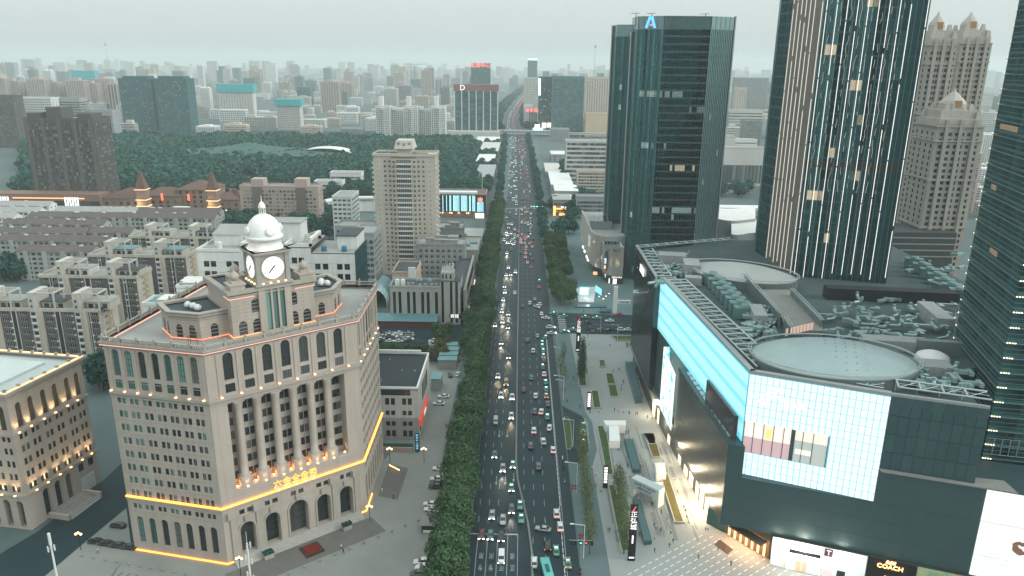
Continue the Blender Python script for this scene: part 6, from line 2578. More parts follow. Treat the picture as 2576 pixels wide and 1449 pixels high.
# pilastered office, its neighbours and the avenue frontage
def strip_building():
	Y=366.0
	f3=lambda a:(1380+a/2.898)/1.4907
	g3=lambda c:(850+c/2.898)/1.4907
	X0,X1,X2=AY(f3(235),g3(660),Y).x,AY(f3(785),g3(660),Y).x,AY(f3(1003),g3(660),Y).x
	Z,Zt=AY(f3(500),g3(657),Y).z,AY(f3(880),g3(582),Y).z
	T=thing('pilaster_office','pale office with tall dark window slots, white tanks and roof aerials','building',((X0+X2)/2,Y+8,0))
	wall=mat('office_pale',(0.40,0.39,0.36),0.85,0.1,0.2,streak=0.12)
	slots=[2.9,5.7,9.7,12.6,16.7,19.5,23.6]
	wm=[M_FRAME_D,M_GLASS_K]
	W=X1-X0
	sl=[W*t for t in(0.085,0.195,0.365,0.48,0.645,0.755,0.92)]
	facade(T,(X0,Y),(X1,Y),0,Z,[dict(z=0.8,h=Z-3.4,xs=sl,w=1.5,style='n2',d=0.6)],wall,wm)
	W2=X2-X1
	facade(T,(X1,Y-1.0),(X2,Y-1.0),0,Zt,[dict(z=0.8,h=Zt-1.4,xs=[W2*.12,W2*.55,W2*.82],w=1.3,style='n2',d=0.6)],wall,wm)
	b=MB()
	D=15.0
	for(xa,xb,y0,z)in((X0,X1,Y,Z),(X1,X2,Y-1,Zt)):
		b.quad((xb,y0,0),(xb,Y+D,0),(xb,Y+D,z),(xb,y0,z))
		b.quad((xa,Y+D,0),(xa,y0,0),(xa,y0,z),(xa,Y+D,z))
	b.build('wall',wall,T)
	b=MB()
	b.prism([(X0,Y),(X1,Y),(X1,Y+D),(X0,Y+D)],Z-0.5,Z-0.3)
	b.prism([(X1,Y-1),(X2,Y-1),(X2,Y+D),(X1,Y+D)],Zt-0.5,Zt-0.1)
	b.build('roof',M_ROOFDARK,T)
	b=MB()
	po=[(X0,Y),(X1-0.2,Y),(X1-0.2,Y+D),(X0,Y+D)]
	b.ring(inset(po,-0.1),inset(po,0.3),Z-0.3,Z+0.7)
	b.build('parapet',wall,T)
	b=MB()
	b.box(X1+0.5,X1+7,Y-0.5,Y+7,Zt,Zt+4.2)
	b.build('roof_house',wall,T)
	b=MB()
	for t in(0.15,0.42,0.75):
		x=X1+0.5+6.5*t
		b.box(x-0.4,x+0.4,Y-0.56,Y-0.5,Zt+0.8,Zt+3.2)
	b.build('window',M_GLASS_K,T)
	rr=wavy(4)
	b=MB()
	for k in range(22):
		x,y=X1+rr.uniform(0.8,6.8),Y+rr.uniform(-0.2,6)
		h=rr.uniform(1.5,4.2)
		b.tube((x,y,Zt+4.2),(x,y,Zt+4.2+h),0.12,5)
		b.box(x-0.22,x+0.22,y-0.2,y+0.2,Zt+4.2+h*0.4,Zt+4.2+h)
	b.build('aerial',M_STEELW,T)
	b=MB()
	for x in(X0+3.4,X0+6.2):
		b.lathe([(1.25,Z-0.3),(1.25,Z+2.6),(0.9,Z+3.0)],12,x,Y+4)
	b.build('water_tank',M_WHITE,T)
	b=MB()
	for k in range(10):
		x,y=rr.uniform(X0+8,X1-2),Y+rr.uniform(2,12)
		b.box(x-0.7,x+0.7,y-0.5,y+0.5,Z-0.3,Z+rr.uniform(0.4,1.2))
	b.build('roof_unit',M_STEEL,T)
	flush_windows(T)
	T=thing('long_shed','long low shed with teal metal roof and red wall by the car park','building',(X0+5,362,0))
	xa,xb=AY(943,800,360).x,AY(1100,800,360).x
	b=MB()
	b.box(xa,xb,360.5,365,0,3.2)
	b.build('wall',mat('red_wall',(0.20,0.05,0.045),0.85,0.1,0.3),T)
	b=MB()
	b.add([(xa,359.3,3.4),(xb,359.3,3.4),(xb,366.5,5.4),(xa,366.5,5.4)],[(0,1,2,3)])
	b.add([(xa,359.3,3.2),(xb,359.3,3.2),(xb,359.3,3.4),(xa,359.3,3.4)],[(0,1,2,3)])
	b.build('roof',M_ROOFTEAL,T)
	b=MB()
	for k in range(14):
		x=xa+(xb-xa)*k/14
		b.add([(x,359.25,3.42),(x+0.12,359.25,3.42),(x+0.12,366.5,5.46),(x,366.5,5.46)],[(0,1,2,3)])
	b.build('roof_seam',mat('seam_teal',(0.07,0.16,0.17),0.5,0.0),T)
	T=thing('vaulted_canopy','pale blue barrel vaulted canopy beside the pilaster office','canopy',(AY(945,740,400).x,404,0))
	xa,xb=AY(908,740,398).x,AY(978,740,398).x
	r=(xb-xa)/2
	n=10
	for k in range(7):
		b=MB()
		y0,y1=390+k*4.0,390+k*4.0+3.9
		for i in range(n):
			t0,t1=PI*i/n,PI*(i+1)/n
			b.quad(((xa+xb)/2+r*math.cos(t0),y0,3+8*math.sin(t0)),((xa+xb)/2+r*math.cos(t0),y1,3+8*math.sin(t0)),((xa+xb)/2+r*math.cos(t1),y1,3+8*math.sin(t1)),((xa+xb)/2+r*math.cos(t1),y0,3+8*math.sin(t1)))
		b.build('vault_panel',mat('vault_blue',(0.30,0.46,0.48),0.5,0.08,0.3),T)
	b=MB()
	for x in(xa,xb):
		b.box(x-0.15,x+0.15,390,418,0,3.1)
	b.build('side_wall',M_CONC,T)
strip_building()
f3=lambda a:(1380+a/2.898)/1.4907
g3=lambda c:(850+c/2.898)/1.4907
wmk=[M_FRAME_W,M_GLASS_K]
M_GREYW=mat('grey_render',(0.25,0.265,0.26),0.85,0.12,0.2,streak=0.14)
T,a,c,Z=block('grey office slab with square windows right of the beige tower',f3(525),f3(1048),g3(202),432,16,M_GREYW,fh=3.4,cols=8,ww=1.9,wh=1.8,style='cross',wm=wmk,name='grey_office',side=3,near=True)
roof_bits(T,a,c,432,16,Z,5,5)
T,a,c,Z=block('smaller grey block behind the grey office slab by the white yard',f3(750),f3(1028),g3(22),505,18,M_GREYW,fh=3.3,cols=5,ww=2.0,wh=1.6,wm=wmk,name='grey_block',side=3)
roof_bits(T,a,c,505,18,Z,4,6)
T,a,c,Z=block('small peach block with slate coloured roof in front of the beige tower',f3(262),f3(515),g3(505),398,24,mat('peach_render',(0.48,0.38,0.30),0.85,0.1,0.3,streak=0.1),fh=3.2,cols=3,ww=1.2,wh=1.4,wm=wmk,name='peach_block',side=5,near=True,roof=M_ROOFDARK)
b=MB()
b.box(a+9,a+13,397.2,398,0,Z+3.5)
b.build('stair_tower',M_WHITE,T)
T,a,c,Z=block('dark long frontage beside the avenue trees with raked parapet',f3(1010),f3(1150),g3(640),372,60,mat('frontage_dark',(0.075,0.085,0.085),0.8,0.1,0.2),fh=3.6,cols=3,ww=2.4,wh=2.4,wm=wmk,name='frontage',side=14,near=False,roof=M_ROOFDARK,X=(-36.5,-28.2),Z=17.0)
b=MB()
b.box(-29.0,-28.0,366,438,0,18.6)
b.build('screen_wall',M_CONC,T)
b=MB()
for k in range(12):
	b.box(-28.4,-27.8,380+k*4.4,381.6+k*4.4,12,17)
b.build('slot',M_BLACK,T)
for k in range(4):
	letters('sign_letters','宾馆',2.2,emit('sign_white',(1,0.98,0.94),1.3),T,(-33.5,364.6,4.6),0,0.06)if k==0 else None
b=MB()
b.box(-36.3,-29.2,364.8,365.2,3.4,5.8)
b.build('sign_board',mat('board_dark',(0.02,0.03,0.03),0.5,0.0),T)
b=MB()
rr=wavy(31)
for k in range(26):
	y=372+k*2.6
	if rr.random()<0.75:
		b.box(-27.7,-27.5,y,y+rr.uniform(0.6,1.8),2.2,3.4)
b.build('shop_light',emit('shop_light_mix',(1.0,0.86,0.66),2.5),T)
T,a,c,Z=block('low grey roofed buildings along the avenue beyond the dark frontage',1150,1200,600,470,40,M_GREYW,fh=3.4,cols=4,ww=2,wh=1.6,wm=wmk,name='low_block',side=8,X=(-52,-27.5),Z=13.0)
roof_bits(T,a,c,470,40,13,8,8,M_ROOFTEAL,(0.6,1.6))
sheet('white_yard',[(-62,520),(-30,520),(-30,600),(-70,600)],0.03,mat('yard_pale',(0.34,0.35,0.33),0.9,0.12,0.1))
# office with flat black roof right of the clock building
def black_roof_office():
	Y=241.5
	K=G(1051,1118)
	X1=K.x
	Z=0
	for k in range(1,400):
		z=k*0.1
		p=CAM_ROT.transposed()@(Vector((X1,Y,z))-cam.location)
		y=724.5+1890*(p.y/p.z)
		if y<976:
			Z=z
			break
	X0=-72.0
	D=33.0
	T=thing('flat_roofed_office','cream panelled office with broad black flat roof and red shop fascia','building',((X0+X1)/2,Y+16,0))
	wm=[M_FRAME_D,M_GLASS_K]
	W=X1-X0
	xs=[W-d for d in(2.9,4.9,8.9,10.9,14.9,16.9,20.9,22.9)]
	pan=mat('cream_panels',(0.50,0.48,0.44),0.8,0.08,0.3,streak=0.14)
	gr=mat('grey_panels',(0.30,0.29,0.27),0.8,0.08,0.3,streak=0.1)
	facade(T,(X0,Y),(X1,Y),0,8.6,[dict(z=1.2,h=2.5,xs=xs,w=1.45,style='n1'),dict(z=5.4,h=1.8,xs=xs,w=1.45,style='n1')],gr,wm,0.25)
	facade(T,(X0,Y),(X1,Y),8.6,Z-3.0,[dict(z=9.6,h=1.8,xs=xs,w=1.45,style='n1'),dict(z=13.6,h=2.6,xs=xs,w=1.45,style='n1')],pan,wm,0.25)
	facade(T,(X1,Y),(X1,Y+D),0,Z-0.2,[dict(z=0.6,h=4.0,xs=[5,10,15,20,25],w=4.0,style='n3'),dict(z=9.5,h=Z-13,xs=[13,17,21,25],w=3.6,style='n3')],pan,wm,0.25)
	b=MB()
	b.box(X0,X1-2.6,Y+0.3,Y+0.6,Z-3.0,Z-0.6)
	b.build('glazed_band',glass('band_glass',(0.02,0.04,0.045),(0.04,0.07,0.075),0.1,0.5),T)
	b=MB()
	b.box(X1-2.6,X1,Y,Y+0.6,Z-3.0,Z-0.4)
	b.quad((X0,Y+D,0),(X0,Y,0),(X0,Y,Z),(X0,Y+D,Z))
	b.quad((X1,Y+D,0),(X0,Y+D,0),(X0,Y+D,Z),(X1,Y+D,Z))
	b.build('wall',pan,T)
	b=MB()
	b.prism([(X0,Y),(X1,Y),(X1,Y+D),(X0,Y+D)],Z-1.0,Z-0.5)
	b.build('roof',mat('roof_black',(0.035,0.045,0.05),0.9,0.15,0.15,fine=0.06),T)
	po=[(X0,Y),(X1,Y),(X1,Y+D),(X0,Y+D)]
	b=MB()
	b.ring(inset(po,-0.1),inset(po,0.5),Z-0.6,Z+0.15)
	b.box(X0,X1-3,Y+D-1.2,Y+D-0.4,Z,Z+1.4)
	b.build('parapet',M_WHITE,T)
	b=MB()
	b.box(X1,X1+1.0,Y+0.4,Y+D*0.62,5.2,7.6)
	b.build('fascia',emit('fascia_red',(0.9,0.09,0.05),0.35,(0.4,0.05,0.03)),T)
	b=MB()
	b.box(X1+1.0,X1+1.05,Y+8,Y+13,5.7,7.1)
	b.build('fascia_sign',emit('fascia_white',(1,0.95,0.9),0.8),T)
	rr=wavy(3)
	b=MB()
	for k in range(10):
		x,y=rr.uniform(X0+3,X1-3),Y+rr.uniform(3,D-3)
		b.lathe([(0.12,Z-0.5),(0.12,Z+0.1)],6,x,y)
	b.build('roof_vent',M_STEELW,T)
	b=MB()
	b.box(X1-30,X1-24,Y+D-2,Y+D-0.8,Z,Z+2.2)
	b.build('roof_unit',M_STEEL,T)
	flush_windows(T)
	T=thing('garden_wall','low pink garden wall with green fence below the cream office','wall',(-58,233,0))
	b=MB()
	b.box(-66,X1-1.0,232.5,233.0,0,1.8)
	b.build('wall',mat('pink_wall',(0.33,0.25,0.22),0.85,0.1),T)
	b=MB()
	b.box(-66,X1-1.0,233.6,234.2,0,2.6)
	b.build('green_screen',mat('green_fabric',(0.025,0.10,0.075),0.8,0.1),T)
	T=thing('pylon_sign','tall blue pylon sign at the corner of the cream office','sign',(X1+0.6,233,0))
	b=MB()
	b.box(X1-0.2,X1+1.4,232.7,233.2,0,7.2)
	b.build('panel',mat('sign_navy',(0.015,0.07,0.12),0.5,0.0),T)
	for k,ch in enumerate('服务中心便民'):
		letters('sign_letter',ch,0.85,emit('sign_cyan',(0.3,0.85,1.0),0.9),T,(X1+0.6,232.62,6.5-k*1.0),0,0.02)
black_roof_office()
# sheds and booths by the pavement
def shed(label,x0,x1,y0,y1,z,m,name='shed',panes=4):
	T=thing(name,label,'shed',((x0+x1)/2,(y0+y1)/2,0))
	b=MB()
	b.box(x0+0.2,x1-0.2,y0+0.2,y1-0.2,0,z)
	b.build('wall',M_CONC,T)
	for k in range(panes):
		a=y0+(y1-y0)*k/panes
		c=y0+(y1-y0)*(k+0.92)/panes
		b=MB()
		b.add([(x0,a,z+0.5),(x1,a,z+0.5),(x1,c,z+0.15),(x0,c,z+0.15),(x0,a,z),(x1,a,z)],[(0,1,2,3),(4,5,1,0)])
		b.build('roof_panel',m,T)
	return T
M_TEALP=mat('teal_panel',(0.13,0.26,0.27),0.5,0.08)
q=[G(1132,873,4),G(1170,832,4)]
shed('pale teal striped shed roof beside the avenue pavement',-36.0,-27.5,306,330,4.0,M_TEALP)
shed('small teal glazed kiosk next to the parked cars',-36.2,-32.0,283,292,5.0,M_TEALP,'kiosk',1)
p=G(1078,1335)
T=thing('guard_booth','grey slatted guard booth under the tree edge by parked cars','booth',(p.x,p.y,0))
b=MB()
b.box(p.x-1.8,p.x+1.8,p.y-1.2,p.y+3.0,0,2.6)
b.build('wall',mat('booth_dark',(0.03,0.035,0.035),0.6,0.1),T)
b=MB()
b.box(p.x-1.4,p.x+1.4,p.y-1.26,p.y-1.2,0.2,1.0)
b.build('sign_panel',M_WHITE,T)
for k in range(7):
	b=MB()
	y=p.y-1.6+k*0.75
	b.box(p.x-2.2,p.x+2.2,y,y+0.6,2.6,2.85)
	b.build('roof_slat',M_CONC,T)
# the city farther off
FAR={}
for nm,c in dict(pale=(0.50,0.49,0.46),cream=(0.50,0.43,0.36),rose=(0.42,0.33,0.29),grey=(0.30,0.32,0.32),white=(0.64,0.65,0.63),dark=(0.03,0.10,0.11),brown=(0.085,0.083,0.076),teal=(0.07,0.16,0.17),tan=(0.52,0.40,0.28),mid=(0.20,0.23,0.23)).items():
	FAR[nm]=mat('far_'+nm,c,0.8,0.10,0.03,streak=0.06)
M_FW=glass('far_window',(0.03,0.045,0.048),(0.20,0.22,0.21),0.3,0.5)
M_FWT=glass('far_window_teal',(0.03,0.075,0.085),(0.10,0.18,0.185),0.2,0.5)
M_FWL=glass('far_window_dots',(0.02,0.05,0.055),(0.55,0.6,0.52),0.3,0.12)
USED=[]
def claim(x0,x1,y0,y1):
	for a,c,d,e in USED:
		if x0<c and x1>a and y0<e and y1>d:
			return False
	USED.append((x0,x1,y0,y1))
	return True
def mid_tower(label,px0,px1,ytop,Y,D,col,cols=8,fh=3.3,ww=1.8,wh=1.8,side=4,top=0,wins=None,group=None,sill=0.9,par=1.2):
	T,X0,X1,Z=block(label,px0,px1,ytop,Y,D,FAR[col],fh=fh,cols=cols,ww=ww,wh=wh,name='high_rise',side=side,gm=wins or M_FW,parapet=par,group=group,sill=sill)
	USED.append((X0-4,X1+4,Y-6,Y+D+6))
	for k in range(top):
		b=MB()
		w=(X1-X0)/(top*2.6)
		x=X0+(X1-X0)*(k+0.5)/top
		b.box(x-w,x+w,Y+3,Y+D-3,Z,Z+5)
		b.build('roof_house',FAR[col],T)
	return T,X0,X1,Z
T,X0,X1,Z=mid_tower('dark brown apartment tower with twin window columns at the park edge',57,232,300,668,30,'brown',cols=26,fh=3.1,ww=1.5,wh=2.1,side=9,wins=glass('brown_tower_window',(0.018,0.024,0.028),(0.24,0.25,0.25),0.3,0.35))
b=MB()
for k in range(5):
	x=X0+(X1-X0)*(0.04+0.23*k)
	b.box(x-1.6,x+1.6,667.2,668,0,Z+1)
b.build('pier',mat('pier_brown',(0.115,0.105,0.093),0.8,0.1),T)
for a,c,h in((0.31,0.53,10),(0.02,0.2,5),(0.75,0.95,5)):
	b=MB()
	b.box(X0+(X1-X0)*a,X0+(X1-X0)*c,672,690,Z,Z+h)
	b.build('roof_house',FAR['brown'],T)
T=thing('podium','long brown shop podium with orange light line under the brown tower','building',(-420,655,0))
xa,xb=AY(-60,500,650).x,AY(250,500,650).x
z=AY(100,488,650).z
b=MB()
b.box(xa,xb,650,668,0,z)
b.build('wall',mat('podium_brown',(0.21,0.13,0.10),0.8,0.1),T)
b=MB()
b.box(AY(30,495,649).x,AY(210,495,649).x,649.4,649.9,z-4.0,z-3.2)
b.build('light_strip',emit('podium_orange',(1.0,0.40,0.18),2.0),T)
b=MB()
for k in range(14):
	x=xa+(xb-xa)*(k+0.5)/14
	b.box(x-4,x+4,649.8,650,1,z-6)
b.build('shop_window',M_GLASS,T)
for px in(7,182):
	b=MB()
	for k in range(6):
		x=AY(px,505,648).x+(k-3)*2.2
		b.box(x-0.45,x+0.45,648.2,648.8,z-13,z-2.5)
	b.build('light_tube',emit('tube_white',(0.9,0.95,1.0),1.8),T)
T=thing('red_roofed_hall','low brick hall with hipped red brown roofs and lit clock spires','building',(AY(430,500,660).x,665,0))
mr=mat('hall_roof',(0.13,0.075,0.06),0.85,0.15,0.2)
mw=mat('hall_brick',(0.23,0.16,0.125),0.85,0.12,0.2)
def hipped(x0,x1,y0,y1,z,h,e=1.2):
	b=MB()
	b.box(x0,x1,y0,y1,0,z)
	b.build('wall',mw,T)
	d=(y1-y0)/2
	b=MB()
	b.add([(x0-e,y0-e,z),(x1+e,y0-e,z),(x1+e,y1+e,z),(x0-e,y1+e,z),(x0+d,(y0+y1)/2,z+h),(x1-d,(y0+y1)/2,z+h)],[(0,1,5,4),(1,2,5),(2,3,4,5),(3,0,4)])
	b.build('roof',mr,T)
	b=MB()
	flat_windows(b,(x0,y0),(x1,y0),0,z,int((x1-x0)/6),4.2,2.6,2.6,0.8)
	b.build('window',M_GLASS,T,kind='stuff')
hipped(AY(256,505,655).x,AY(352,505,655).x,655,690,11,7)
hipped(AY(352,505,662).x,AY(450,505,662).x,664,690,12,6)
hipped(AY(440,505,664).x,AY(530,505,664).x,668,700,17,7)
hipped(AY(530,505,655).x,AY(604,505,655).x,655,690,11,7)
for px in(361,538):
	x=AY(px,500,652).x
	b=MB()
	b.box(x-4,x+4,648,656,0,20)
	b.box(x-4.6,x+4.6,647.4,656.6,11,11.8)
	b.build('spire_tower',mw,T)
	b=MB()
	b.add([(x-4.6,647.4,20),(x+4.6,647.4,20),(x+4.6,656.6,20),(x-4.6,656.6,20),(x,652,37)],[(0,1,4),(1,2,4),(2,3,4),(3,0,4)])
	b.build('spire',mr,T)
	b=MB()
	for z in(19.6,10.6,5.0):
		b.ring([(x-4.8,647.2),(x+4.8,647.2),(x+4.8,656.8),(x-4.8,656.8)],[(x-4.4,647.6),(x+4.4,647.6),(x+4.4,656.4),(x-4.4,656.4)],z,z+0.5)
	b.build('light_strip',M_WARM,T)
	lamp('spire_light',T,(x-3,644,8),(1.0,0.72,0.36),2600,0.5)
for px in(403,470):
	x=AY(px,495,660).x
	b=MB()
	b.box(x-0.8,x+0.8,663,663.5,8,14)
	b.build('wall_sign',emit('sign_vermilion',(1.0,0.12,0.05),2.2),T)
b=MB()
for k in range(16):
	x=AY(262+k*22,518,650).x
	b.lathe([(0.15,2.2),(0.4,2.6),(0.15,3.0)],5,x,648)
b.build('wall_lamp',M_LAMPW,T)
b=MB()
x0=AY(432,515,645).x
b.box(x0,x0+14,645,650,4.6,5.4)
b.box(x0,x0+0.8,645,645.6,0,4.6)
b.box(x0+13.2,x0+14,645,645.6,0,4.6)
b.build('gate_canopy',M_WHITE,T)
USED.append((-460,-200,640,710))
T,X0,X1,Z=mid_tower('rose brown brick apartment slab with two tall stair heads',602,800,471,596,14,'rose',cols=20,fh=3.0,ww=2.0,wh=1.7,side=3,wins=glass('slab_window',(0.03,0.035,0.035),(0.34,0.33,0.31),0.3,0.7))
for px in(650,759):
	x=AY(px,460,600).x
	b=MB()
	b.box(x-5,x+5,597,607,Z,AY(px,449,600).z)
	b.build('stair_head',FAR['rose'],T)
	b=MB()
	b.box(x-4,x+4,595.3,596,0,Z)
	b.build('stair_strip',mat('slab_dark',(0.16,0.125,0.11),0.8,0.1),T)
for lab,p0,p1,yt,Y,D,col,kw in(('white eight storey block with stacked balconies left of the beige tower',835,884,497,545,26,'white',dict(cols=4,side=7,ww=2.4,wh=1.5)),('long low white school block at the park edge',830,908,436,800,14,'white',dict(cols=14,side=2,ww=2.0,wh=1.8,fh=4)),('lower white school wing with flat roof near the park',790,860,458,745,14,'white',dict(cols=10,side=2,ww=2.6,wh=1.6,fh=4)),('grey cluttered old block left of the beige tower',842,935,572,455,18,'grey',dict(cols=8,side=4)),('dark roofed old block behind the white office',885,940,590,400,22,'grey',dict(cols=5,side=6)),('nine storey grid office with dense square windows beside the avenue',1424,1545,357,850,22,'pale',dict(cols=22,fh=5.0,ww=2.4,wh=2.7,side=4,sill=1.4)),('brown roofed housing block in front of the grid office',1452,1560,432,790,12,'cream',dict(cols=14,side=3,ww=2.6)),('grey housing block behind the curved store',1450,1560,497,640,12,'grey',dict(cols=14,side=3,ww=2.4)),('pale office wall with tall dark fins right of the letter A tower',1806,1925,373,840,20,'pale',dict(cols=24,fh=26,ww=2.0,wh=20,side=3,sill=3)),('low pale annexe with slot windows beside the fin fronted office',1806,1850,345,900,18,'pale',dict(cols=8,fh=12,ww=2,wh=8,side=2)),('white five storey block behind the fin fronted office',1848,1905,353,930,16,'white',dict(cols=10,side=2)),('banded grey hospital block with a red brown stair core',1836,1920,278,1480,24,'pale',dict(cols=3,fh=5.4,ww=22,wh=2.2,side=2)),('grey ten storey slab with dense windows right of the fin office',1873,1918,305,1180,20,'mid',dict(cols=9,side=3)),('cream slim tower with punched windows beyond the letter A tower',1854,1880,222,1750,24,'cream',dict(cols=4,side=3,ww=3,wh=2.2,fh=4.2)),('teal topped construction slab beyond the letter A tower',1850,1935,197,2050,26,'mid',dict(cols=16,side=3)),('pale gridded tower far behind the letter A tower',1824,1851,178,2500,30,'white',dict(cols=9,side=3)),('glass front hotel slab with brown crown and letter D sign',1144,1252,229,1345,26,'teal',dict(cols=11,fh=4.0,ww=7.0,wh=3.2,side=3,wins=M_FWT,sill=0.4)),('left half of the tall dark teal twin tower with scattered lit windows',296,380,199,1390,30,'dark',dict(cols=16,fh=3.4,ww=1.6,wh=1.3,side=0,wins=M_FWL,top=1)),('right half of the tall dark teal twin tower with scattered lit windows',386,468,199,1380,34,'dark',dict(cols=16,fh=3.4,ww=1.6,wh=1.3,side=6,wins=M_FWL,top=1)),('pale teal hospital slab with diamond roof signs behind brown tower',28,128,247,1180,24,'white',dict(cols=18,fh=3.6,side=3)),('grey banded annexe of the pale hospital slab',128,198,248,1200,24,'grey',dict(cols=3,fh=3.8,ww=22,wh=1.4,side=2)),('dark brown slab cut by the left picture edge',-40,30,242,1120,24,'brown',dict(cols=12,side=3)),('teal block with arched windows between brown tower and twin tower',222,282,278,1210,22,'grey',dict(cols=10,fh=4,side=4)),('dark glass slab tower left of two on the far side of the crossing',1356,1389,195,1470,30,'dark',dict(cols=8,fh=4,ww=3.0,wh=2.2,side=5,wins=M_FWL)),('broad dark teal glass slab tower right of the crossing',1389,1471,194,1440,34,'teal',dict(cols=14,fh=4,ww=4.0,wh=2.8,side=5,wins=M_FWT)),('tan windowless store wall right of the teal slab tower',1474,1545,287,1400,30,'tan',dict(cols=2,fh=20,ww=1,wh=0.5,side=1)),('dark glass tower with red roof sign beyond the hotel slab',1185,1233,160,2150,34,'dark',dict(cols=10,fh=4,ww=3.6,wh=2.4,side=4,wins=M_FWT)),('slim blue glass tower with white roof light far down the avenue',1328,1352,147,2900,30,'teal',dict(cols=5,fh=4,ww=5,wh=3,side=4,wins=M_FWT)),('pale gridded block left of the dark slab with lit sign column',1318,1352,196,1900,30,'pale',dict(cols=9,fh=4,side=5)),('stepped white block below the red letter sign',1318,1340,265,1560,20,'white',dict(cols=6,side=3)),('grey block with red letters near the crossing',1330,1352,275,1500,20,'grey',dict(cols=5,side=3)),('brown residential comb towers right of the teal slab tower',1474,1540,195,1700,26,'cream',dict(cols=10,fh=3.1,ww=2,wh=2.2,side=2))):
	kw=dict(kw)
	kw.setdefault('side',3)
	mid_tower(lab,p0,p1,yt,Y,D,col,**kw)
T,Y=[o for o in bpy.data.objects if o.get('label','').startswith('glass front hotel')][0],1345
x0,x1=AY(1144,300,Y).x,AY(1252,300,Y).x
Z=AY(1200,229,Y).z
b=MB()
b.box(x0-1,x1+1,Y-1,Y+26,Z,Z+11)
b.build('crown',mat('crown_rust',(0.22,0.11,0.09),0.7,0.1),T)
b=MB()
for k in range(7):
	x=x0+(x1-x0)*k/6
	b.box(x-0.7,x+0.7,Y-0.9,Y,0,Z)
b.build('pier',M_STEELW,T)
letters('roof_sign','D',13,emit('sign_white',(1,0.98,0.94),1.3),T,(x0+14,Y-1.6,Z+5),0,0.2)
b=MB()
b.box(x0-12,x1+4,Y-22,Y-1,0,14)
b.build('podium',FAR['pale'],T)
def roof_sign(start,body,size,px,py,Y,m,box=None):
	T=[o for o in bpy.data.objects if o.get('label','').startswith(start)][0]
	p=AY(px,py,Y)
	letters('roof_sign',body,size,m,T,(p.x,Y-0.6,p.z),0,0.2)
sr=emit('sign_red_glow',(1.0,0.16,0.12),2.4)
roof_sign('dark glass tower with red','龙湖中心',14,1208,165,2150,sr)
roof_sign('grey block with red','全季酒店',8,1342,278,1500,sr)
T=[o for o in bpy.data.objects if o.get('label','').startswith('dark glass slab tower left')][0]
for k in range(7):
	p=AY(1357,200+k*6.2,1468)
	b=MB()
	b.box(p.x-2.2,p.x+2.2,1467.5,1468.5,p.z-2.0,p.z+2.0)
	b.build('sign_square',emit('sign_ice2',(0.75,0.97,1.0),2.0),T)
T=[o for o in bpy.data.objects if o.get('label','').startswith('slim blue glass')][0]
p,q_=AY(1328,148,2899),AY(1352,152,2899)
b=MB()
b.box(p.x,q_.x,2898,2899.5,p.z-5,p.z+2)
b.build('roof_light',emit('roof_ice',(0.55,0.92,1.0),1.6),T)
T=[o for o in bpy.data.objects if o.get('label','').startswith('broad dark teal glass')][0]
for p0,p1,y0,y1 in((1345,1358,313,331),(1363,1374,309,322),(1376,1386,309,320),(1340,1366,322,332)):
	a,c=AY(p0,y1,1415),AY(p1,y0,1415)
	b=MB()
	b.box(a.x,c.x,1414,1415,max(1,a.z),c.z)
	b.build('billboard',emit('billboard_%d'%p0,(0.35,0.95,1.0)if p0==1340 else(1.0,0.82,0.72),2.2),T)
for k in range(5):
	p0=944+k*35
	lab=('white apartment tower with curved balconies, %s of five behind the park'%('leftmost','second','middle','fourth','rightmost')[k])
	T,X0,X1,Z=mid_tower(lab,p0,p0+36,268+(k%2)*8,1290+(k%2)*14,22,'white',cols=7,fh=3.0,ww=2.0,wh=1.7,side=3)
	b=MB()
	b.box(X0+4,X0+11,1300,1312,Z,Z+(16 if k%2==0 else 5))
	b.build('roof_house',FAR['white'],T)
	if k%2==0:
		b=MB()
		for j in range(int(Z/3)):
			b.lathe([(4.2,j*3.0+0.4),(4.2,j*3.0+1.3)],8,(X0+X1)/2,1289.5)
		b.build('balcony',FAR['white'],T)
T=thing('footbridge','glazed footbridge across the avenue beside the far crossing','bridge',(30,1375,0))
for(p0,p1,Y)in((1252,1432,1372),(1432,1545,1376)):
	a,c=AY(p0,340,Y).x,AY(p1,340,Y).x
	b=MB()
	b.box(a,c,Y,Y+7,5.5,7.0)
	b.build('deck',FAR['pale'],T)
	b=MB()
	b.box(a,c,Y+0.3,Y+6.7,7.0,12.0 if Y==1372 else 8.4)
	b.build('glazing',glass('bridge_glass',(0.12,0.20,0.21),(0.25,0.33,0.33),0.2,0.5),T)
	b=MB()
	n=int((c-a)/6)
	for i in range(n+1):
		x=a+(c-a)*i/n
		b.box(x-0.25,x+0.25,Y-0.1,Y+0.3,7.0,12.0 if Y==1372 else 8.4)
	b.box(a,c,Y-0.4,Y+7.4,12.0 if Y==1372 else 8.4,12.6 if Y==1372 else 8.7)
	b.build('frame',M_STEELW,T)
	b=MB()
	for i in range(5):
		x=a+(c-a)*i/4
		b.box(x-1,x+1,Y+2,Y+5,0,5.5)
	b.build('pier',FAR['grey'],T)
T=thing('wave_roofed_hall','white wave roofed mall hall with green edge light behind the towers','building',(AY(1850,560,560).x,580,0))
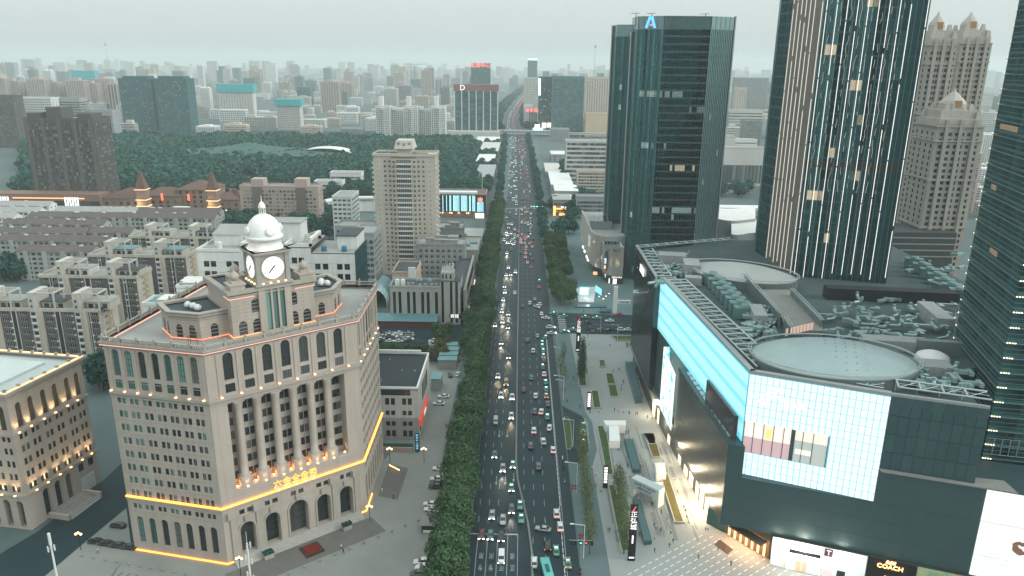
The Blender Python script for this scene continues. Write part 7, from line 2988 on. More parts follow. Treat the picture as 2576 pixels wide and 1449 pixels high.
for i,(p0,p1,ya,yb,Z)in enumerate(((1795,1900,522,548,26),(1840,1905,556,585,24))):
	n=12
	b=MB()
	for k in range(n):
		t0,t1=k/n,(k+1)/n
		w0,w1=3*math.sin(4*t0+i),3*math.sin(4*t1+i)
		a0,a1=G(p0+(p1-p0)*t0,ya+w0,Z),G(p0+(p1-p0)*t1,ya+w1,Z)
		c0,c1=G(p0+(p1-p0)*t0,yb+w0*1.6+6*t0,Z),G(p0+(p1-p0)*t1,yb+w1*1.6+6*t1,Z)
		b.quad((c0.x,c0.y,Z),(c1.x,c1.y,Z),(a1.x,a1.y,Z),(a0.x,a0.y,Z))
		b.quad((c0.x,c0.y,0),(c1.x,c1.y,0),(c1.x,c1.y,Z),(c0.x,c0.y,Z),1)
	b.build('roof',[M_WHITE,FAR['grey']],T)
b=MB()
pts=[G(1862,566,20),G(1874,572,19),G(1886,580,18),G(1898,592,17)]
for p,q_ in zip(pts[:-1],pts[1:]):
	b.tube(p,q_,0.35,5)
b.build('light_strip',emit('green_strip',(0.08,1.0,0.36),2.5),T)
T=thing('glazed_hall_roof','sloping grey glass roof panels between the office tower and strip tower','building',(AY(1850,600,470).x,470,0))
q=[G(1797,565,20),G(1900,640,20),G(1797,640,20)]
b=MB()
for k in range(5):
	xx=AY(1800,600,400).x+k*7.5
	b.box(xx,xx+7.0,352,430+k*6,19.6,20)
b.build('roof_pane',mat('roof_glass_grey',(0.14,0.20,0.205),0.2,0.05,0.1,metal=0.3),T)
b=MB()
b.box(AY(1800,600,400).x,AY(1800,600,400).x+38,352,430,0,19.5)
b.build('wall',FAR['grey'],T)
for lab,x0,x1,y0,y1,z,m in(('long white roofed market hall beside the avenue',30,52,760,860,11,'white'),('white roofed hall behind the neon shop',32,54,715,752,12,'white'),('glass fronted corner shop with orange neon sign',28,44,655,684,14,'grey'),('low grey kiosk row under the avenue trees',28,46,880,960,7,'pale'),('pale canopy hall near the crossing',40,80,1040,1080,9,'white'),('low shops left of the avenue near the crossing',-60,-34,1060,1180,10,'pale'),('low grey shops left of the avenue by the park',-52,-32,820,930,8,'grey'),('low white roofed pavilion at the park corner',-58,-36,955,1030,9,'white'),('pale shed roofs beside the crossing',-75,-38,1210,1290,8,'white')):
	T=thing('low_hall',lab,'building',((x0+x1)/2,(y0+y1)/2,0))
	b=MB()
	b.box(x0,x1,y0,y1,0,z)
	b.build('wall',FAR['grey'],T)
	b=MB()
	b.box(x0-0.5,x1+0.5,y0-0.5,y1+0.5,z,z+0.6)
	b.build('roof',FAR[m],T)
	b=MB()
	flat_windows(b,(x0,y0),(x1,y0),0,z,5,4.2,2.6,2.4,0.6)
	sd=((x0,y1),(x0,y0))if x0>0 else((x1,y0),(x1,y1))
	flat_windows(b,*sd,0,z,int((y1-y0)/6),4.2,3.0,2.4,0.6)
	b.build('window',M_FW,T,kind='stuff')
	if 'neon' in lab:
		b=MB()
		b.box(x0+0.2,x0+15,y0-1.0,y0-0.6,6.0,7.0)
		b.box(x0+0.2,x0+2.2,y0-1.0,y0-0.6,0.5,9)
		b.build('neon_sign',emit('neon_orange',(1.0,0.32,0.06),3.5),T)
		b=MB()
		b.box(x0+7,x0+15.5,y0-1.0,y0-0.6,7.4,8.6)
		b.build('neon_sign',emit('neon_white',(1.0,0.95,0.9),2.0),T)
	USED.append((x0,x1,y0,y1))
# copies for the mass of the city
PROTO=[]
def proto(col,W,D,H,cols,fh,ww,wh,wins,extra):
	T=thing('city_block','x','building',(0,0,-900))
	b=MB()
	b.box(-W/2,W/2,0,D,0,H)
	b.build('wall',FAR[col],T,local=True)
	b=MB()
	flat_windows(b,(-W/2,0),(W/2,0),0,H,cols,fh,ww,wh,off=0.25)
	flat_windows(b,(W/2,0),(W/2,D),0,H,4,fh,ww,wh,off=0.25)
	flat_windows(b,(-W/2,D),(-W/2,0),0,H,4,fh,ww,wh,off=0.25)
	b.build('window',wins,T,kind='stuff',local=True)
	b=MB()
	if extra==0:
		b.box(-W*0.2,W*0.2,D*0.2,D*0.8,H,H+H*0.06+1)
	elif extra==1:
		b.box(-W*0.4,-W*0.15,D*0.2,D*0.8,H,H+4)
		b.box(W*0.15,W*0.4,D*0.2,D*0.8,H,H+4)
	else:
		b.box(-W*0.48,W*0.48,D*0.05,D*0.95,H,H+0.8)
	b.build('roof_house',FAR[col],T,local=True)
	KIDS[T.name]=list(T.children)
	return T,W,D,H
HI=[proto(c,W,D,H,n,fh,ww,wh,w,e)for c,W,D,H,n,fh,ww,wh,w,e in(('cream',34,20,80,9,3.2,1.9,1.9,M_FW,1),('rose',40,20,85,7,3.2,2.6,2.0,M_FW,0),('pale',30,24,75,8,3.4,2.0,2.0,M_FW,0),('grey',36,24,70,9,3.4,2.4,2.0,M_FW,2),('white',28,22,78,8,3.2,1.8,1.8,M_FW,1),('teal',34,28,90,7,4.0,4.0,3.0,M_FWT,2),('mid',30,24,95,8,3.6,2.4,2.2,M_FWT,0),('rose',26,26,95,3,95,4.5,88,M_FW,0))]
LO=[proto(c,W,D,H,n,fh,ww,wh,w,e)for c,W,D,H,n,fh,ww,wh,w,e in(('white',46,13,19,12,3.0,2.2,1.5,M_FW,2),('pale',52,13,18,13,3.0,2.4,1.5,M_FW,1),('grey',40,14,20,10,3.0,2.2,1.5,M_FW,2),('cream',36,14,22,9,3.2,2.2,1.6,M_FW,0),('white',30,20,30,8,3.4,2.2,1.8,M_FW,0))]
rr=wavy(42)
def blocked(x,y):
	if abs(x-road_x(y))<62:
		return True
	if y<1240 and-760<x<-30:
		return True
	if 1380<y<1462:
		return True
	return False
def scatter(protos,n,ylo,yhi,hlo,hhi,name,label,group,tries=6000,xlim=0.74,wsc=(0.8,1.3),cond=None):
	k=t=0
	while k<n and t<tries:
		t+=1
		y=ylo+(yhi-ylo)*rr.random()**0.8
		x=rr.uniform(-xlim,xlim)*y
		if blocked(x,y)or(cond and not cond(x,y)):
			continue
		T0,W,D,H=rr.choice(protos)
		s=rr.uniform(*wsc)
		if not claim(x-W*s/2-5,x+W*s/2+5,y-6,y+D*s+12):
			continue
		h=hlo+(hhi-hlo)*rr.random()**1.6
		o=dup(T0,(x,y,0),0,label,group,scale=(s,s,h/H))
		o.name=name
		k+=1
	return k
def right_ok(x,y):
	return not(x>0 and y<1300 and x<0.30*y)
n1=scatter(LO,150,1250,1900,14,30,'housing_block','pale walk-up housing block in the city beyond the park','low housing beyond the park',cond=right_ok)
n2=scatter(LO,110,1900,3200,16,34,'housing_block','small pale housing block in the hazy middle distance','low housing in the hazy middle distance')
n3=scatter(HI,40,1500,2300,38,80,'high_rise','mid height tower block standing among the low housing','tower blocks among the low housing')
n4=scatter(HI,150,2300,4200,50,105,'high_rise','hazy apartment tower in the far skyline','hazy apartment towers of the far skyline')
b=MB()
for k in range(260):
	y=rr.uniform(4200,8000)
	x=rr.uniform(-0.74,0.74)*y
	if abs(x-road_x(y))>70:
		w=rr.uniform(14,34)
		b.box(x-w,x+w,y,y+30,0,60+62*rr.random()**1.6)
o=b.build('horizon_towers',mat('horizon_towers',(0.36,0.36,0.34),0.85,0.0,isl=0.5),None,kind='stuff')
tag(o,'faint mass of towers along the hazy horizon','towers')
n6=scatter(LO,40,560,1250,14,26,'housing_block','housing block behind the right hand towers','housing behind the right hand towers',cond=lambda x,y:x>0.30*y)
n7=scatter(HI,14,620,1250,40,70,'high_rise','tower block behind the right hand towers','tower blocks behind the right hand towers',cond=lambda x,y:x>0.34*y)
n8=scatter(LO,12,700,1250,14,26,'housing_block','housing block left of the park','housing left of the park',cond=lambda x,y:x<-0.62*y)
for k in range(9):
	px=-10+k*33
	Y=1900+(k%3)*20
	o=dup(HI[1][0],(AY(px,210,Y).x,Y,0),0,'rose beige apartment tower in the comb behind the pale hospital slab','rose beige apartment comb',scale=(1.15,1,AY(px,196+(k*7)%18,Y).z/85))
	o.name='high_rise'
b=MB()
for k in range(900):
	y=rr.uniform(2300,9500)
	x=rr.uniform(-0.75,0.75)*y
	if abs(x-road_x(y))<60:
		continue
	w,d,h=rr.uniform(14,40),rr.uniform(10,24),rr.uniform(8,26)
	b.box(x-w,x+w,y,y+d,0,h)
o=b.build('distant_roofs',mat('distant_roofs',(0.36,0.36,0.34),0.85,0.0,isl=0.45),None,kind='stuff')
tag(o,'mass of small pale roofs filling the hazy far city','houses')
for i,(lab,p0,p1,y0,y1,Y)in enumerate((('cyan netted building site left of the red sign tower',183,236,178,205,2250),('cyan netted building site with floodlights behind the park',545,636,212,232,1720),('cyan shed roof on the site beyond the park',690,756,250,266,1460))):
	a,c=AY(p0,y1,Y),AY(p1,y0,Y)
	T=thing('construction_block',lab,'building',((a.x+c.x)/2,Y+10,0))
	b=MB()
	b.box(a.x+3,c.x-3,Y+2,Y+22,0,a.z+1)
	b.build('wall',FAR['pale'],T)
	b=MB()
	b.box(a.x,c.x,Y,Y+24,a.z,c.z)
	b.build('safety_net',mat('net_cyan',(0.06,0.36,0.40),0.8,0.1,0.05),T)
	b=MB()
	flat_windows(b,(a.x+3,Y+2),(c.x-3,Y+2),0,a.z,12,3.4,2,1.8)
	b.build('window',M_FW,T,kind='stuff')
for i,(lab,px,yt,Y)in enumerate((('television mast on the left horizon',264,106,5200),('tower crane beyond the park',1043,160,1900),('slender aerial right of the skyline',1498,110,4200))):
	p=AY(px,yt,Y)
	T=thing('mast',lab,'mast',(p.x,Y,0))
	b=MB()
	b.tube((p.x,Y,0),(p.x,Y,p.z),2.0 if Y>3000 else 0.8,5,r2=0.6)
	b.build('shaft',FAR['mid'],T)
	b=MB()
	if 'crane' in lab:
		b.tube((p.x-10,Y,p.z-3),(p.x+30,Y,p.z),0.6,4)
	else:
		b.lathe([(2,p.z*0.9),(7,p.z*0.93),(7,p.z*0.95),(1,p.z*0.97)],8,p.x,Y)
	b.build('head',FAR['mid'],T)
for T0,*_ in HI+LO:
	for c in list(T0.children):
		bpy.data.objects.remove(c)
	bpy.data.objects.remove(T0)
# trees
def crown_mesh(name,seed,r,h0,h1,lobes,leaves,size,m,tall=1.0,fill=0.25):
	"""leaf sprays over overlapping lobes: uneven outline, gaps, lit tops and dark hollows"""
	rr=wavy(seed)
	b=MB()
	L=[]
	for k in range(lobes):
		t=2*PI*(k*0.381966)
		f=(k+0.5)/lobes
		z=h0+(h1-h0)*(0.16+0.68*f)
		prof=math.sin(PI*(0.18+0.72*f))**0.8
		d=r*0.62*prof*math.sqrt(rr.random()*0.7+0.3)
		L.append((d*math.cos(t),d*math.sin(t),z,r*rr.uniform(0.30,0.46)*(0.75+0.35*prof)))
	L.append((0,0,h1-r*0.42,r*0.42))
	tot=sum(l[3]**2 for l in L)
	for lx,ly,lz,lr in L:
		n=int(leaves*lr*lr/tot)
		for i in range(n):
			u,t=rr.uniform(-0.75,1),rr.uniform(0,2*PI)
			q=math.sqrt(1-u*u)
			nx,ny,nz=q*math.cos(t),q*math.sin(t),u
			d=lr*(rr.uniform(0.55,1.12)if rr.random()<fill else rr.uniform(0.9,1.1))
			p=Vector((lx+nx*d,ly+ny*d,lz+nz*d*tall*0.85))
			nv=Vector((nx+rr.gauss(0,0.45),ny+rr.gauss(0,0.45),nz+0.25+rr.gauss(0,0.45))).normalized()
			a=nv.orthogonal().normalized()
			a=(Matrix.Rotation(rr.uniform(0,PI),3,nv)@a)*size*rr.uniform(0.6,1.3)
			c=nv.cross(a)*0.8
			b.add([tuple(p-a),tuple(p-c),tuple(p+a),tuple(p+c)],[(0,1,2,3)])
	return b.mesh(name,[m])
def trunk_mesh(h,r,limbs,seed,spread):
	rr=wavy(seed)
	b=MB()
	b.tube((0,0,-0.1),(0.1,0.1,h*0.55),r,7,r2=r*0.7)
	for k in range(limbs):
		t=2*PI*k/limbs+rr.uniform(-0.4,0.4)
		z=h*rr.uniform(0.35,0.55)
		p=(spread*math.cos(t),spread*math.sin(t),z+spread*rr.uniform(0.7,1.3))
		b.tube((0.07,0.07,z),p,r*0.42,5,r2=r*0.14)
	return b.mesh('trunk',[M_BARK])
TREES={}
def kind(key,crowns,trunk):
	TREES[key]=(crowns,trunk)
kind('plane',[crown_mesh('crown',10+i,6.0,3.4,13.5,17,5200,0.33,M_LEAF)for i in range(3)],trunk_mesh(9,0.3,5,1,3.0))
kind('park',[crown_mesh('crown',30+i,6.2,2.5,13.5,11,560,0.9,M_LEAF2)for i in range(4)],trunk_mesh(8,0.35,3,2,2.5))
kind('ginkgo',[crown_mesh('crown',50+i,2.5,2.2,12.5,18,620,0.20,M_LEAF3,1.5,0.7)for i in range(3)],trunk_mesh(11,0.14,7,3,1.7))
kind('bamboo',[crown_mesh('crown',60+i,2.4,0.8,13.0,18,1500,0.24,mat('cypress_leaves',(0.030,0.068,0.036),0.75,0.2,0.3,isl=0.4),1.6,0.5)for i in range(2)],trunk_mesh(11,0.12,6,4,1.2))
kind('yellow',[crown_mesh('crown',70+i,3.6,1.8,8.0,9,1100,0.34,M_LEAF4)for i in range(2)],trunk_mesh(5,0.2,4,5,1.6))
kind('round',[crown_mesh('crown',75+i,4.0,1.4,8.5,10,1300,0.36,M_LEAF)for i in range(2)],trunk_mesh(5,0.2,4,6,1.6))
tr=wavy(99)
def tree(key,x,y,s,label,group=None,z=0.0,name='tree'):
	cr,tk=TREES[key]
	T=thing(name,label,'tree',(x,y,z),tr.uniform(0,2*PI),group)
	T.scale=(s,s,s*tr.uniform(0.9,1.1))
	inst('crown',tr.choice(cr),T)
	inst('trunk',tk,T)
	return T
ORD_='first second third fourth fifth sixth seventh eighth ninth tenth eleventh twelfth'.split()
y=150.0
while y<690:
	if not(366<y<372):
		NT=globals().setdefault('NT_',[]);NT.append(1)
		near='%s thick plane tree beside the forecourt cars, counted up from the bottom'%ORD_[min(len(NT)-1,11)]if y<235 else 'plane tree in the long dark row left of the avenue'
		s=tr.uniform(0.82,1.08)*(0.95 if y>265 else 1.14)
		tree('plane',-17.9+tr.uniform(-0.8,0.8)-(1.5 if y>380 else 0),y,s,near,'plane trees of the forecourt edge' if y<235 else 'plane trees left of the avenue',name='plane_tree')
		if y>285 and tr.random()<0.55:
			tree('plane',-24.5+tr.uniform(-1,1),y+3,s*(0.92 if y<262 else 0.8),'plane tree in the second row by the frontage','second row of plane trees',name='plane_tree')
	y+=tr.uniform(7.0,9.0)
y=398.0
while y<545:
	tree('plane',21.5+tr.uniform(-1,1),y,tr.uniform(0.8,1.05),'plane tree right of the avenue before the curved store','plane trees before the curved store',name='plane_tree')
	if tr.random()<0.6:
		tree('plane',28.5+tr.uniform(-1,1),y+4,tr.uniform(0.7,0.9),'plane tree in the inner row before the curved store','inner plane trees before the curved store',name='plane_tree')
	y+=tr.uniform(7.5,9.5)
for side,x in((0,-21),(1,19.5)):
	y=720 if side==0 else 560
	while y<1385:
		if not(side==1 and 684<y<720):
			tree('park',x+road_x(y)+tr.uniform(-1.5,1.5),y,tr.uniform(0.55,0.8),'roadside tree along the far %s of the avenue'%('left' if side==0 else 'right'),'far roadside trees %d'%side,name='roadside_tree')
		y+=tr.uniform(9,14)
for px,py in[(1447+k*2.2,1135+k*26)for k in range(11)]:
	p=G(px+14,py)
	tree('ginkgo',p.x,p.y,tr.uniform(0.85,1.1),'slender pale ginkgo in the kerbside row by the avenue','kerbside ginkgos',name='ginkgo')
for px,py in[(1552+k*2.4,1240+k*22)for k in range(8)]:
	p=G(px,py)
	tree('ginkgo',p.x,p.y,tr.uniform(0.85,1.1),'slender pale ginkgo in the long lawn bed of the plaza','lawn bed ginkgos',name='ginkgo')
for px,py in((1410,945),(1418,975),(1416,915)):
	p=G(px,py)
	tree('ginkgo',p.x,p.y,tr.uniform(0.8,0.95),'slender ginkgo beside the slip road','slip road ginkgos',name='ginkgo')
for px,py in((1462,965),(1463,945),(1464,920)):
	p=G(px,py)
	tree('bamboo',p.x,p.y,1.0,'dense columnar tree clump in the grey planter','columnar trees',name='columnar_tree')
for px,py,s in((1112,868,1.0),(1125,880,.9),(1108,892,1.05),(1098,905,.9),(1120,905,.8),(1085,912,.8),(1100,850,.9),(1130,845,.8)):
	p=G(px,py)
	tree('yellow' if py>875 else 'round',p.x,p.y,s,'yellowing courtyard tree beside the car park' if py>875 else 'green courtyard tree beside the car park','yellowing courtyard trees' if py>875 else 'green courtyard trees',name='courtyard_tree')
for k in range(9):
	p=G(950+k*15,892-(k%2)*6)
	tree('round',p.x,p.y,tr.uniform(0.5,0.65),'low tree in the row behind the black roofed office','trees behind the black roofed office',name='courtyard_tree')
for i,(c0,c1,r0,r1,n,lab)in enumerate(((560,700,560,590,26,'dense dark tree in the clump behind the clock dome'),(700,840,540,585,20,'dense dark tree below the brick slab'),(-60,108,690,712,16,'dark tree at the left edge behind the apartments'),(230,300,955,990,5,'dark tree between the hall and the clock building'),(1405,1450,540,600,10,'tree on the plaza corner beyond the curved store'),(1380,1440,520,548,7,'tree beside the neon shop'),(805,935,595,605,6,'dark tree between the old grey blocks'),(1445,1530,505,520,12,'tree among the housing beside the letter A tower'),(1400,1440,420,470,12,'tree around the grid office'),(1800,1900,487,497,9,'tree between the housing rows right of the letter A tower'),(300,430,575,580,5,'small tree between the walk-up rows'))):
	for k in range(n):
		p=G(tr.uniform(c0,c1),tr.uniform(r0,r1))
		tree('park',p.x,p.y,tr.uniform(0.75,1.15),lab,lab.replace('tree','trees'))
cand=[]
y=712.0
while y<1265:
	x=-0.62*y-40
	while x<-34:
		if not any(a-5<x<c+5 and d-5<y<e+5 for a,c,d,e in USED)and not(-330<x<-285 and 800<y<860):
			cand.append((x+tr.uniform(-4,4),y+tr.uniform(-4,4),tr.uniform(0.75,1.3)))
		x+=10.5
	y+=10.5
cand.sort(key=lambda c:c[0]**2+c[1]**2)
for x,y,s in cand[:300]:
	tree('park',x,y,s,'dark green tree at the near side of the park','near park trees',name='park_tree')
far=[crown_mesh('x',90+i,6.2,2.0,13.0,8,150,1.9,M_LEAF2)for i in range(3)]
fv=[([v.co.to_tuple()for v in m.vertices],[tuple(p.vertices)for p in m.polygons])for m in far]
b=MB()
for x,y,s in cand[300:]:
	v,f=tr.choice(fv)
	t=tr.uniform(0,2*PI)
	c,n=math.cos(t)*s,math.sin(t)*s
	o=len(b.v)
	b.v.extend((x+a*c-d*n,y+a*n+d*c,e*s)for a,d,e in v)
	b.f.extend(tuple(i+o for i in q)for q in f)
	b.m.extend([0]*len(f))
	b.sm.extend([False]*len(f))
o=b.build('park_woodland',M_LEAF2,None,kind='stuff')
tag(o,'dense dark green woodland filling the park behind the near trees','woodland')
b=MB()
for k in range(420):
	y=1470+5200*(k/420)**1.3
	for sd in(-1,1):
		x=road_x(y)+sd*(24+tr.uniform(0,22))
		v,f=tr.choice(fv)
		o=len(b.v)
		s=tr.uniform(0.9,1.5)
		b.v.extend((x+a*s,y+d*s,e*s)for a,d,e in v)
		b.f.extend(tuple(i+o for i in q)for q in f)
		b.m.extend([0]*len(f))
		b.sm.extend([False]*len(f))
o=b.build('far_avenue_trees',M_LEAF2,None,kind='stuff')
tag(o,'two dark bands of trees lining the avenue beyond the footbridge','trees')
net=mat('aviary_net',(0.05,0.105,0.095),0.9,0.1)
for i,(px,py,Y,w)in enumerate(((625,358,1010,90),(742,378,985,60))):
	p=AY(px,py,Y)
	T=thing('aviary_net','grey tent shaped net above the park trees, %s of the two'%('taller' if i==0 else 'lower'),'net',(p.x,Y,0))
	b=MB()
	n=14
	for k in range(n):
		t0,t1=PI+PI*2*k/n,PI+PI*2*(k+1)/n
		prev=None
		for j in range(5):
			f=j/4
			r_,z=w*f,13+(p.z-13)*(1-f)**1.7
			a,c=(p.x+r_*math.cos(t0),Y+0.6*r_*math.sin(t0),z),(p.x+r_*math.cos(t1),Y+0.6*r_*math.sin(t1),z)
			if prev:
				b.quad(prev[0],prev[1],c,a)
			prev=(a,c)
	b.build('net',net,T)
	b=MB()
	b.tube((p.x,Y,0),(p.x,Y,p.z),0.5,6)
	b.build('mast',M_STEEL,T)
p=AY(815,385,1000)
T=thing('park_pavilion','white shell roofed pavilion among the park trees','building',(p.x,1000,0))
b=MB()
n=12
for k in range(n):
	t0,t1=PI*k/n,PI*(k+1)/n
	b.quad((p.x-34*math.cos(t0),1000,9+9*math.sin(t0)),(p.x-34*math.cos(t1),1000,9+9*math.sin(t1)),(p.x-34*math.cos(t1),1030,9+9*math.sin(t1)),(p.x-34*math.cos(t0),1030,9+9*math.sin(t0)))
b.build('roof',M_WHITE,T)
b=MB()
b.box(p.x-33,p.x+33,1003,1028,0,10)
b.build('wall',FAR['pale'],T)
T=thing('sports_court','green sports court with curved white stand behind the beige tower','court',(AY(920,500,560).x,570,0))
x0,x1=AY(893,540,560).x,AY(940,540,560).x
b=MB()
b.box(x0,x1+8,560,640,0,0.2)
b.build('court_surface',mat('court_green',(0.03,0.14,0.10),0.8,0.1),T)
b=MB()
pts=[(x0+40*math.cos(t)-5,640+26*math.sin(t))for t in[PI*0.05+PI*0.9*k/10 for k in range(11)]]
for q0,q1 in zip(pts[:-1],pts[1:]):
	b.tube((*q0,12),(*q1,12),2.0,6)
	b.quad((*q0,0),(*q1,0),(*q1,12),(*q0,12))
b.build('stand',M_WHITE,T)
p=AY(1213,415,700)
T=tag(MB().tube((p.x,700,0),(p.x,700,p.z),0.28,6,r2=0.14).build('flagpole',M_STEELW),'tall pale pole beside the club roof','pole')
# cars
M_RUB=mat('tyre_rubber',(0.012,0.012,0.013),0.8,0.0)
M_RIM=mat('wheel_rim',(0.35,0.36,0.37),0.35,0.0,metal=0.7)
M_CGL=mat('car_glass',(0.012,0.02,0.022),0.08,0.0,spec=0.6)
HEAD_ON=emit('headlight_on',(1.0,0.95,0.85),9.0)
HEAD_OFF=mat('headlight_off',(0.5,0.52,0.52),0.2,0.0)
TAIL_ON=emit('taillight_on',(1.0,0.10,0.06),3.0)
TAIL_OFF=mat('taillight_off',(0.22,0.02,0.02),0.3,0.0)
PAINT={k:mat('paint_'+k,c,0.28,0.0,spec=0.6,metal=m)for k,c,m in(('white',(0.62,0.64,0.64),0),('silver',(0.34,0.36,0.36),.4),('grey',(0.11,0.125,0.13),.3),('black',(0.012,0.014,0.015),0),('teal',(0.05,0.17,0.18),.2),('taxi',(0.045,0.26,0.19),0),('maroon',(0.13,0.02,0.025),0),('red',(0.34,0.035,0.03),0),('gold',(0.40,0.24,0.10),.2),('bus',(0.07,0.38,0.35),0))}
CARDIM=dict(sedan=(4.7,1.82,0.62,0.95,1.46),suv=(4.7,1.9,0.66,1.08,1.72),van=(5.0,1.8,0.6,1.15,2.05))
def loft(b,secs,mi=0):
	"""body skin through cross sections (y, half width low, half width high, z low, z high)"""
	rings=[]
	for y,wl,wh,z0,z1 in secs:
		rings.append([(-wl*.92,y,z0),(-wl,y,z0+(z1-z0)*.35),(-wh,y,z1-.06),(-wh*.86,y,z1),(wh*.86,y,z1),(wh,y,z1-.06),(wl,y,z0+(z1-z0)*.35),(wl*.92,y,z0)])
	n=8
	v=[p for r_ in rings for p in r_]
	f=[]
	for k in range(len(rings)-1):
		for i in range(n):
			j=(i+1)%n
			f.append((k*n+i,(k+1)*n+i,(k+1)*n+j,k*n+j))
	f+=[tuple(range(n)),tuple(range((len(rings)-1)*n,len(rings)*n))[::-1]]
	b.add(v,f,mi,True)
def car_meshes(kind_):
	L,W,lo,belt,top=CARDIM[kind_]
	h,w=L/2,W/2
	b=MB()
	if kind_=='van':
		loft(b,[(-h,w*.8,w*.78,.35,.95),(-h+.15,w*.97,w*.93,.3,1.15),(-h+.9,w,w*.95,.26,1.3),(h-.2,w,w*.95,.28,1.3),(h,w*.95,w*.9,.4,1.25)])
		g=[(-h+.75,w*.92,1.2),(-h+1.5,w*.84,top-.12),(h-.2,w*.86,top-.12),(h-.06,w*.92,1.2)]
	else:
		bh=belt-.12
		loft(b,[(-h,w*.72,w*.66,.36,.68),(-h+.2,w*.93,w*.84,.26,.78),(-h+1.3,w,w*.93,.22,bh),(0.3,w,w*.95,.22,belt),(h-.9,w,w*.93,.22,belt),(h-.15,w*.94,w*.86,.28,belt-.05),(h,w*.78,w*.72,.4,belt-.15)])
		e=1.0 if kind_=='suv' else 1.35
		g=[(-h+1.3,w*.88,bh),(-h+2.05,w*.72,top-.07),(h-e,w*.72,top-.07),(h-(.25 if kind_=='suv' else .6),w*.86,belt)]
	body=b.mesh('body',[PAINT['white']])
	b=MB()
	v=[]
	for y,ww,z in g:
		v+=[(-ww,y,z),(ww,y,z)]
	b.add(v,[(0,1,3,2),(2,3,5,4),(4,5,7,6),(0,2,4,6),(1,7,5,3)])
	glass_=b.mesh('cabin_glass',[M_CGL])
	b=MB()
	(y1,w1,z1),(y2,w2,z2)=g[1],g[2]
	b.add([(-w1,y1,z1),(w1,y1,z1),(w2,y2,z2),(-w2,y2,z2),(-w1*.9,y1+.1,z1+.07),(w1*.9,y1+.1,z1+.07),(w2*.9,y2-.1,z2+.07),(-w2*.9,y2-.1,z2+.07)],[(0,1,5,4),(1,2,6,5),(2,3,7,6),(3,0,4,7),(4,5,6,7)])
	for s in(-1,1):
		for q in((0,1),(2,3)):
			(ya,wa,za),(yb,wb,zb)=g[q[0]],g[q[1]]
			b.tube((s*wa,ya,za),(s*wb,yb,zb),.05,4)
	roof=b.mesh('roof',[PAINT['white']])
	return body,glass_,roof
wb=MB()
wb.tube((-.11,0,0),(.11,0,0),.33,12,0)
WHEEL=wb.mesh('wheel',[M_RUB])
wb=MB()
wb.tube((-.12,0,0),(.12,0,0),.2,10)
RIM=wb.mesh('rim',[M_RIM])
lb=MB()
lb.box(-.21,.21,-.07,.05,-.09,.09)
LAMPS={}
for nm,m in(('h1',HEAD_ON),('h0',HEAD_OFF),('t1',TAIL_ON),('t0',TAIL_OFF)):
	LAMPS[nm]=lb.mesh('headlight' if nm[0]=='h' else 'taillight',[m])
CMESH={k:car_meshes(k)for k in CARDIM}
CM2={}
SIGN=emit('taxi_sign',(0.55,1.0,0.85),2.5)
SIGNR=emit('taxi_sign_red',(1.0,0.35,0.25),2.0)
GEN=wavy(5)
def car(kind_,col,x,y,heading,label,group,head=False,tail=False,far=False,z=0.03,sign=None,pool=0):
	"""heading: direction of travel, degrees; -90 = towards the camera, 90 = away"""
	me=[]
	for m in CMESH[kind_]:
		k=(m.name,col)
		if k not in CM2:
			c=m.copy()
			c.name=m.name
			if m is not CMESH[kind_][1]:
				c.materials[0]=PAINT[col]
			CM2[k]=c
		me.append(CM2[k])
	L,W,lo,belt,top=CARDIM[kind_]
	T=thing({'sedan':'sedan_car','suv':'suv','van':'van'}[kind_]if col!='taxi' else 'taxi',label,'van' if kind_=='van' else 'taxi' if col=='taxi' else 'car',(x,y,z),R(heading+90),group)
	for nm,m in zip(('body','cabin_glass','roof'),me):
		inst(nm,m,T)
	if not far:
		for sx in(-1,1):
			for sy in(-1,1):
				inst('rim',RIM,inst('wheel',WHEEL,T,(sx*(W/2-.1),sy*L*.3,.33)))
	for sx in(-1,1):
		inst('headlight',LAMPS['h1' if head else 'h0'],T,(sx*W*.34,-L/2+.1,.66),0,(1.3 if not far else 1.0)if head else 1.0)
		inst('taillight',LAMPS['t1' if tail else 't0'],T,(sx*W*.36,L/2-.08,.80),0,1.2 if tail else 1.0)
	if col=='taxi' or sign:
		b=MB()
		b.box(-.45,.45,-.16,.16,top,top+.22)
		b.build('roof_sign',sign or SIGN,T,local=True)
	if pool:
		h=R(heading)
		d=Vector((math.cos(h),math.sin(h)))
		p=Vector((x,y))+d*(L/2+.3)
		q=Vector((x,y))+d*(L/2+9)
		o=spot('headlight_beam',None,(p.x,p.y,1.0),(q.x,q.y,0.0),(1.0,0.74,0.42)if pool>1 else(1.0,0.86,0.66),1500,46,0.9,0.25)
		o.parent=T
		o.matrix_parent_inverse=Matrix.LocRotScale(T.location,T.rotation_euler,None).inverted()
	return T
Q2=lambda a,c:G((1500+a/1.789)/1.4907,(1350+c/1.789)/1.4907)
Q1=lambda a,c:G((1300+a/2.07)/1.4907,(700+c/2.07)/1.4907)
LANE=lambda x:'kerbside' if abs(x)>8.2 else 'middle' if abs(x)>4.4 else 'median side'
COLN=dict(white='white',silver='silver',grey='grey',black='black',teal='teal',taxi='green',maroon='maroon',red='red',gold='gold',bus='teal')
NAME=dict(sedan='sedan',suv='SUV',van='van')
ORD=['','second ','third ','fourth ','fifth ','sixth ','seventh ','eighth ','ninth ','tenth ','eleventh ','twelfth ']
CNT={}
def lab(kind_,col,where):
	base=('%s %s'%(COLN[col],'taxi' if col=='taxi' else NAME[kind_]),where)
	k=CNT[base]=CNT.get(base,0)+1
	return('%s%s %s, from the bottom' if k>1 else '%s%s %s')%(ORD[min(k-1,11)],base[0],where)
S,U_,V='sedan','suv','van'
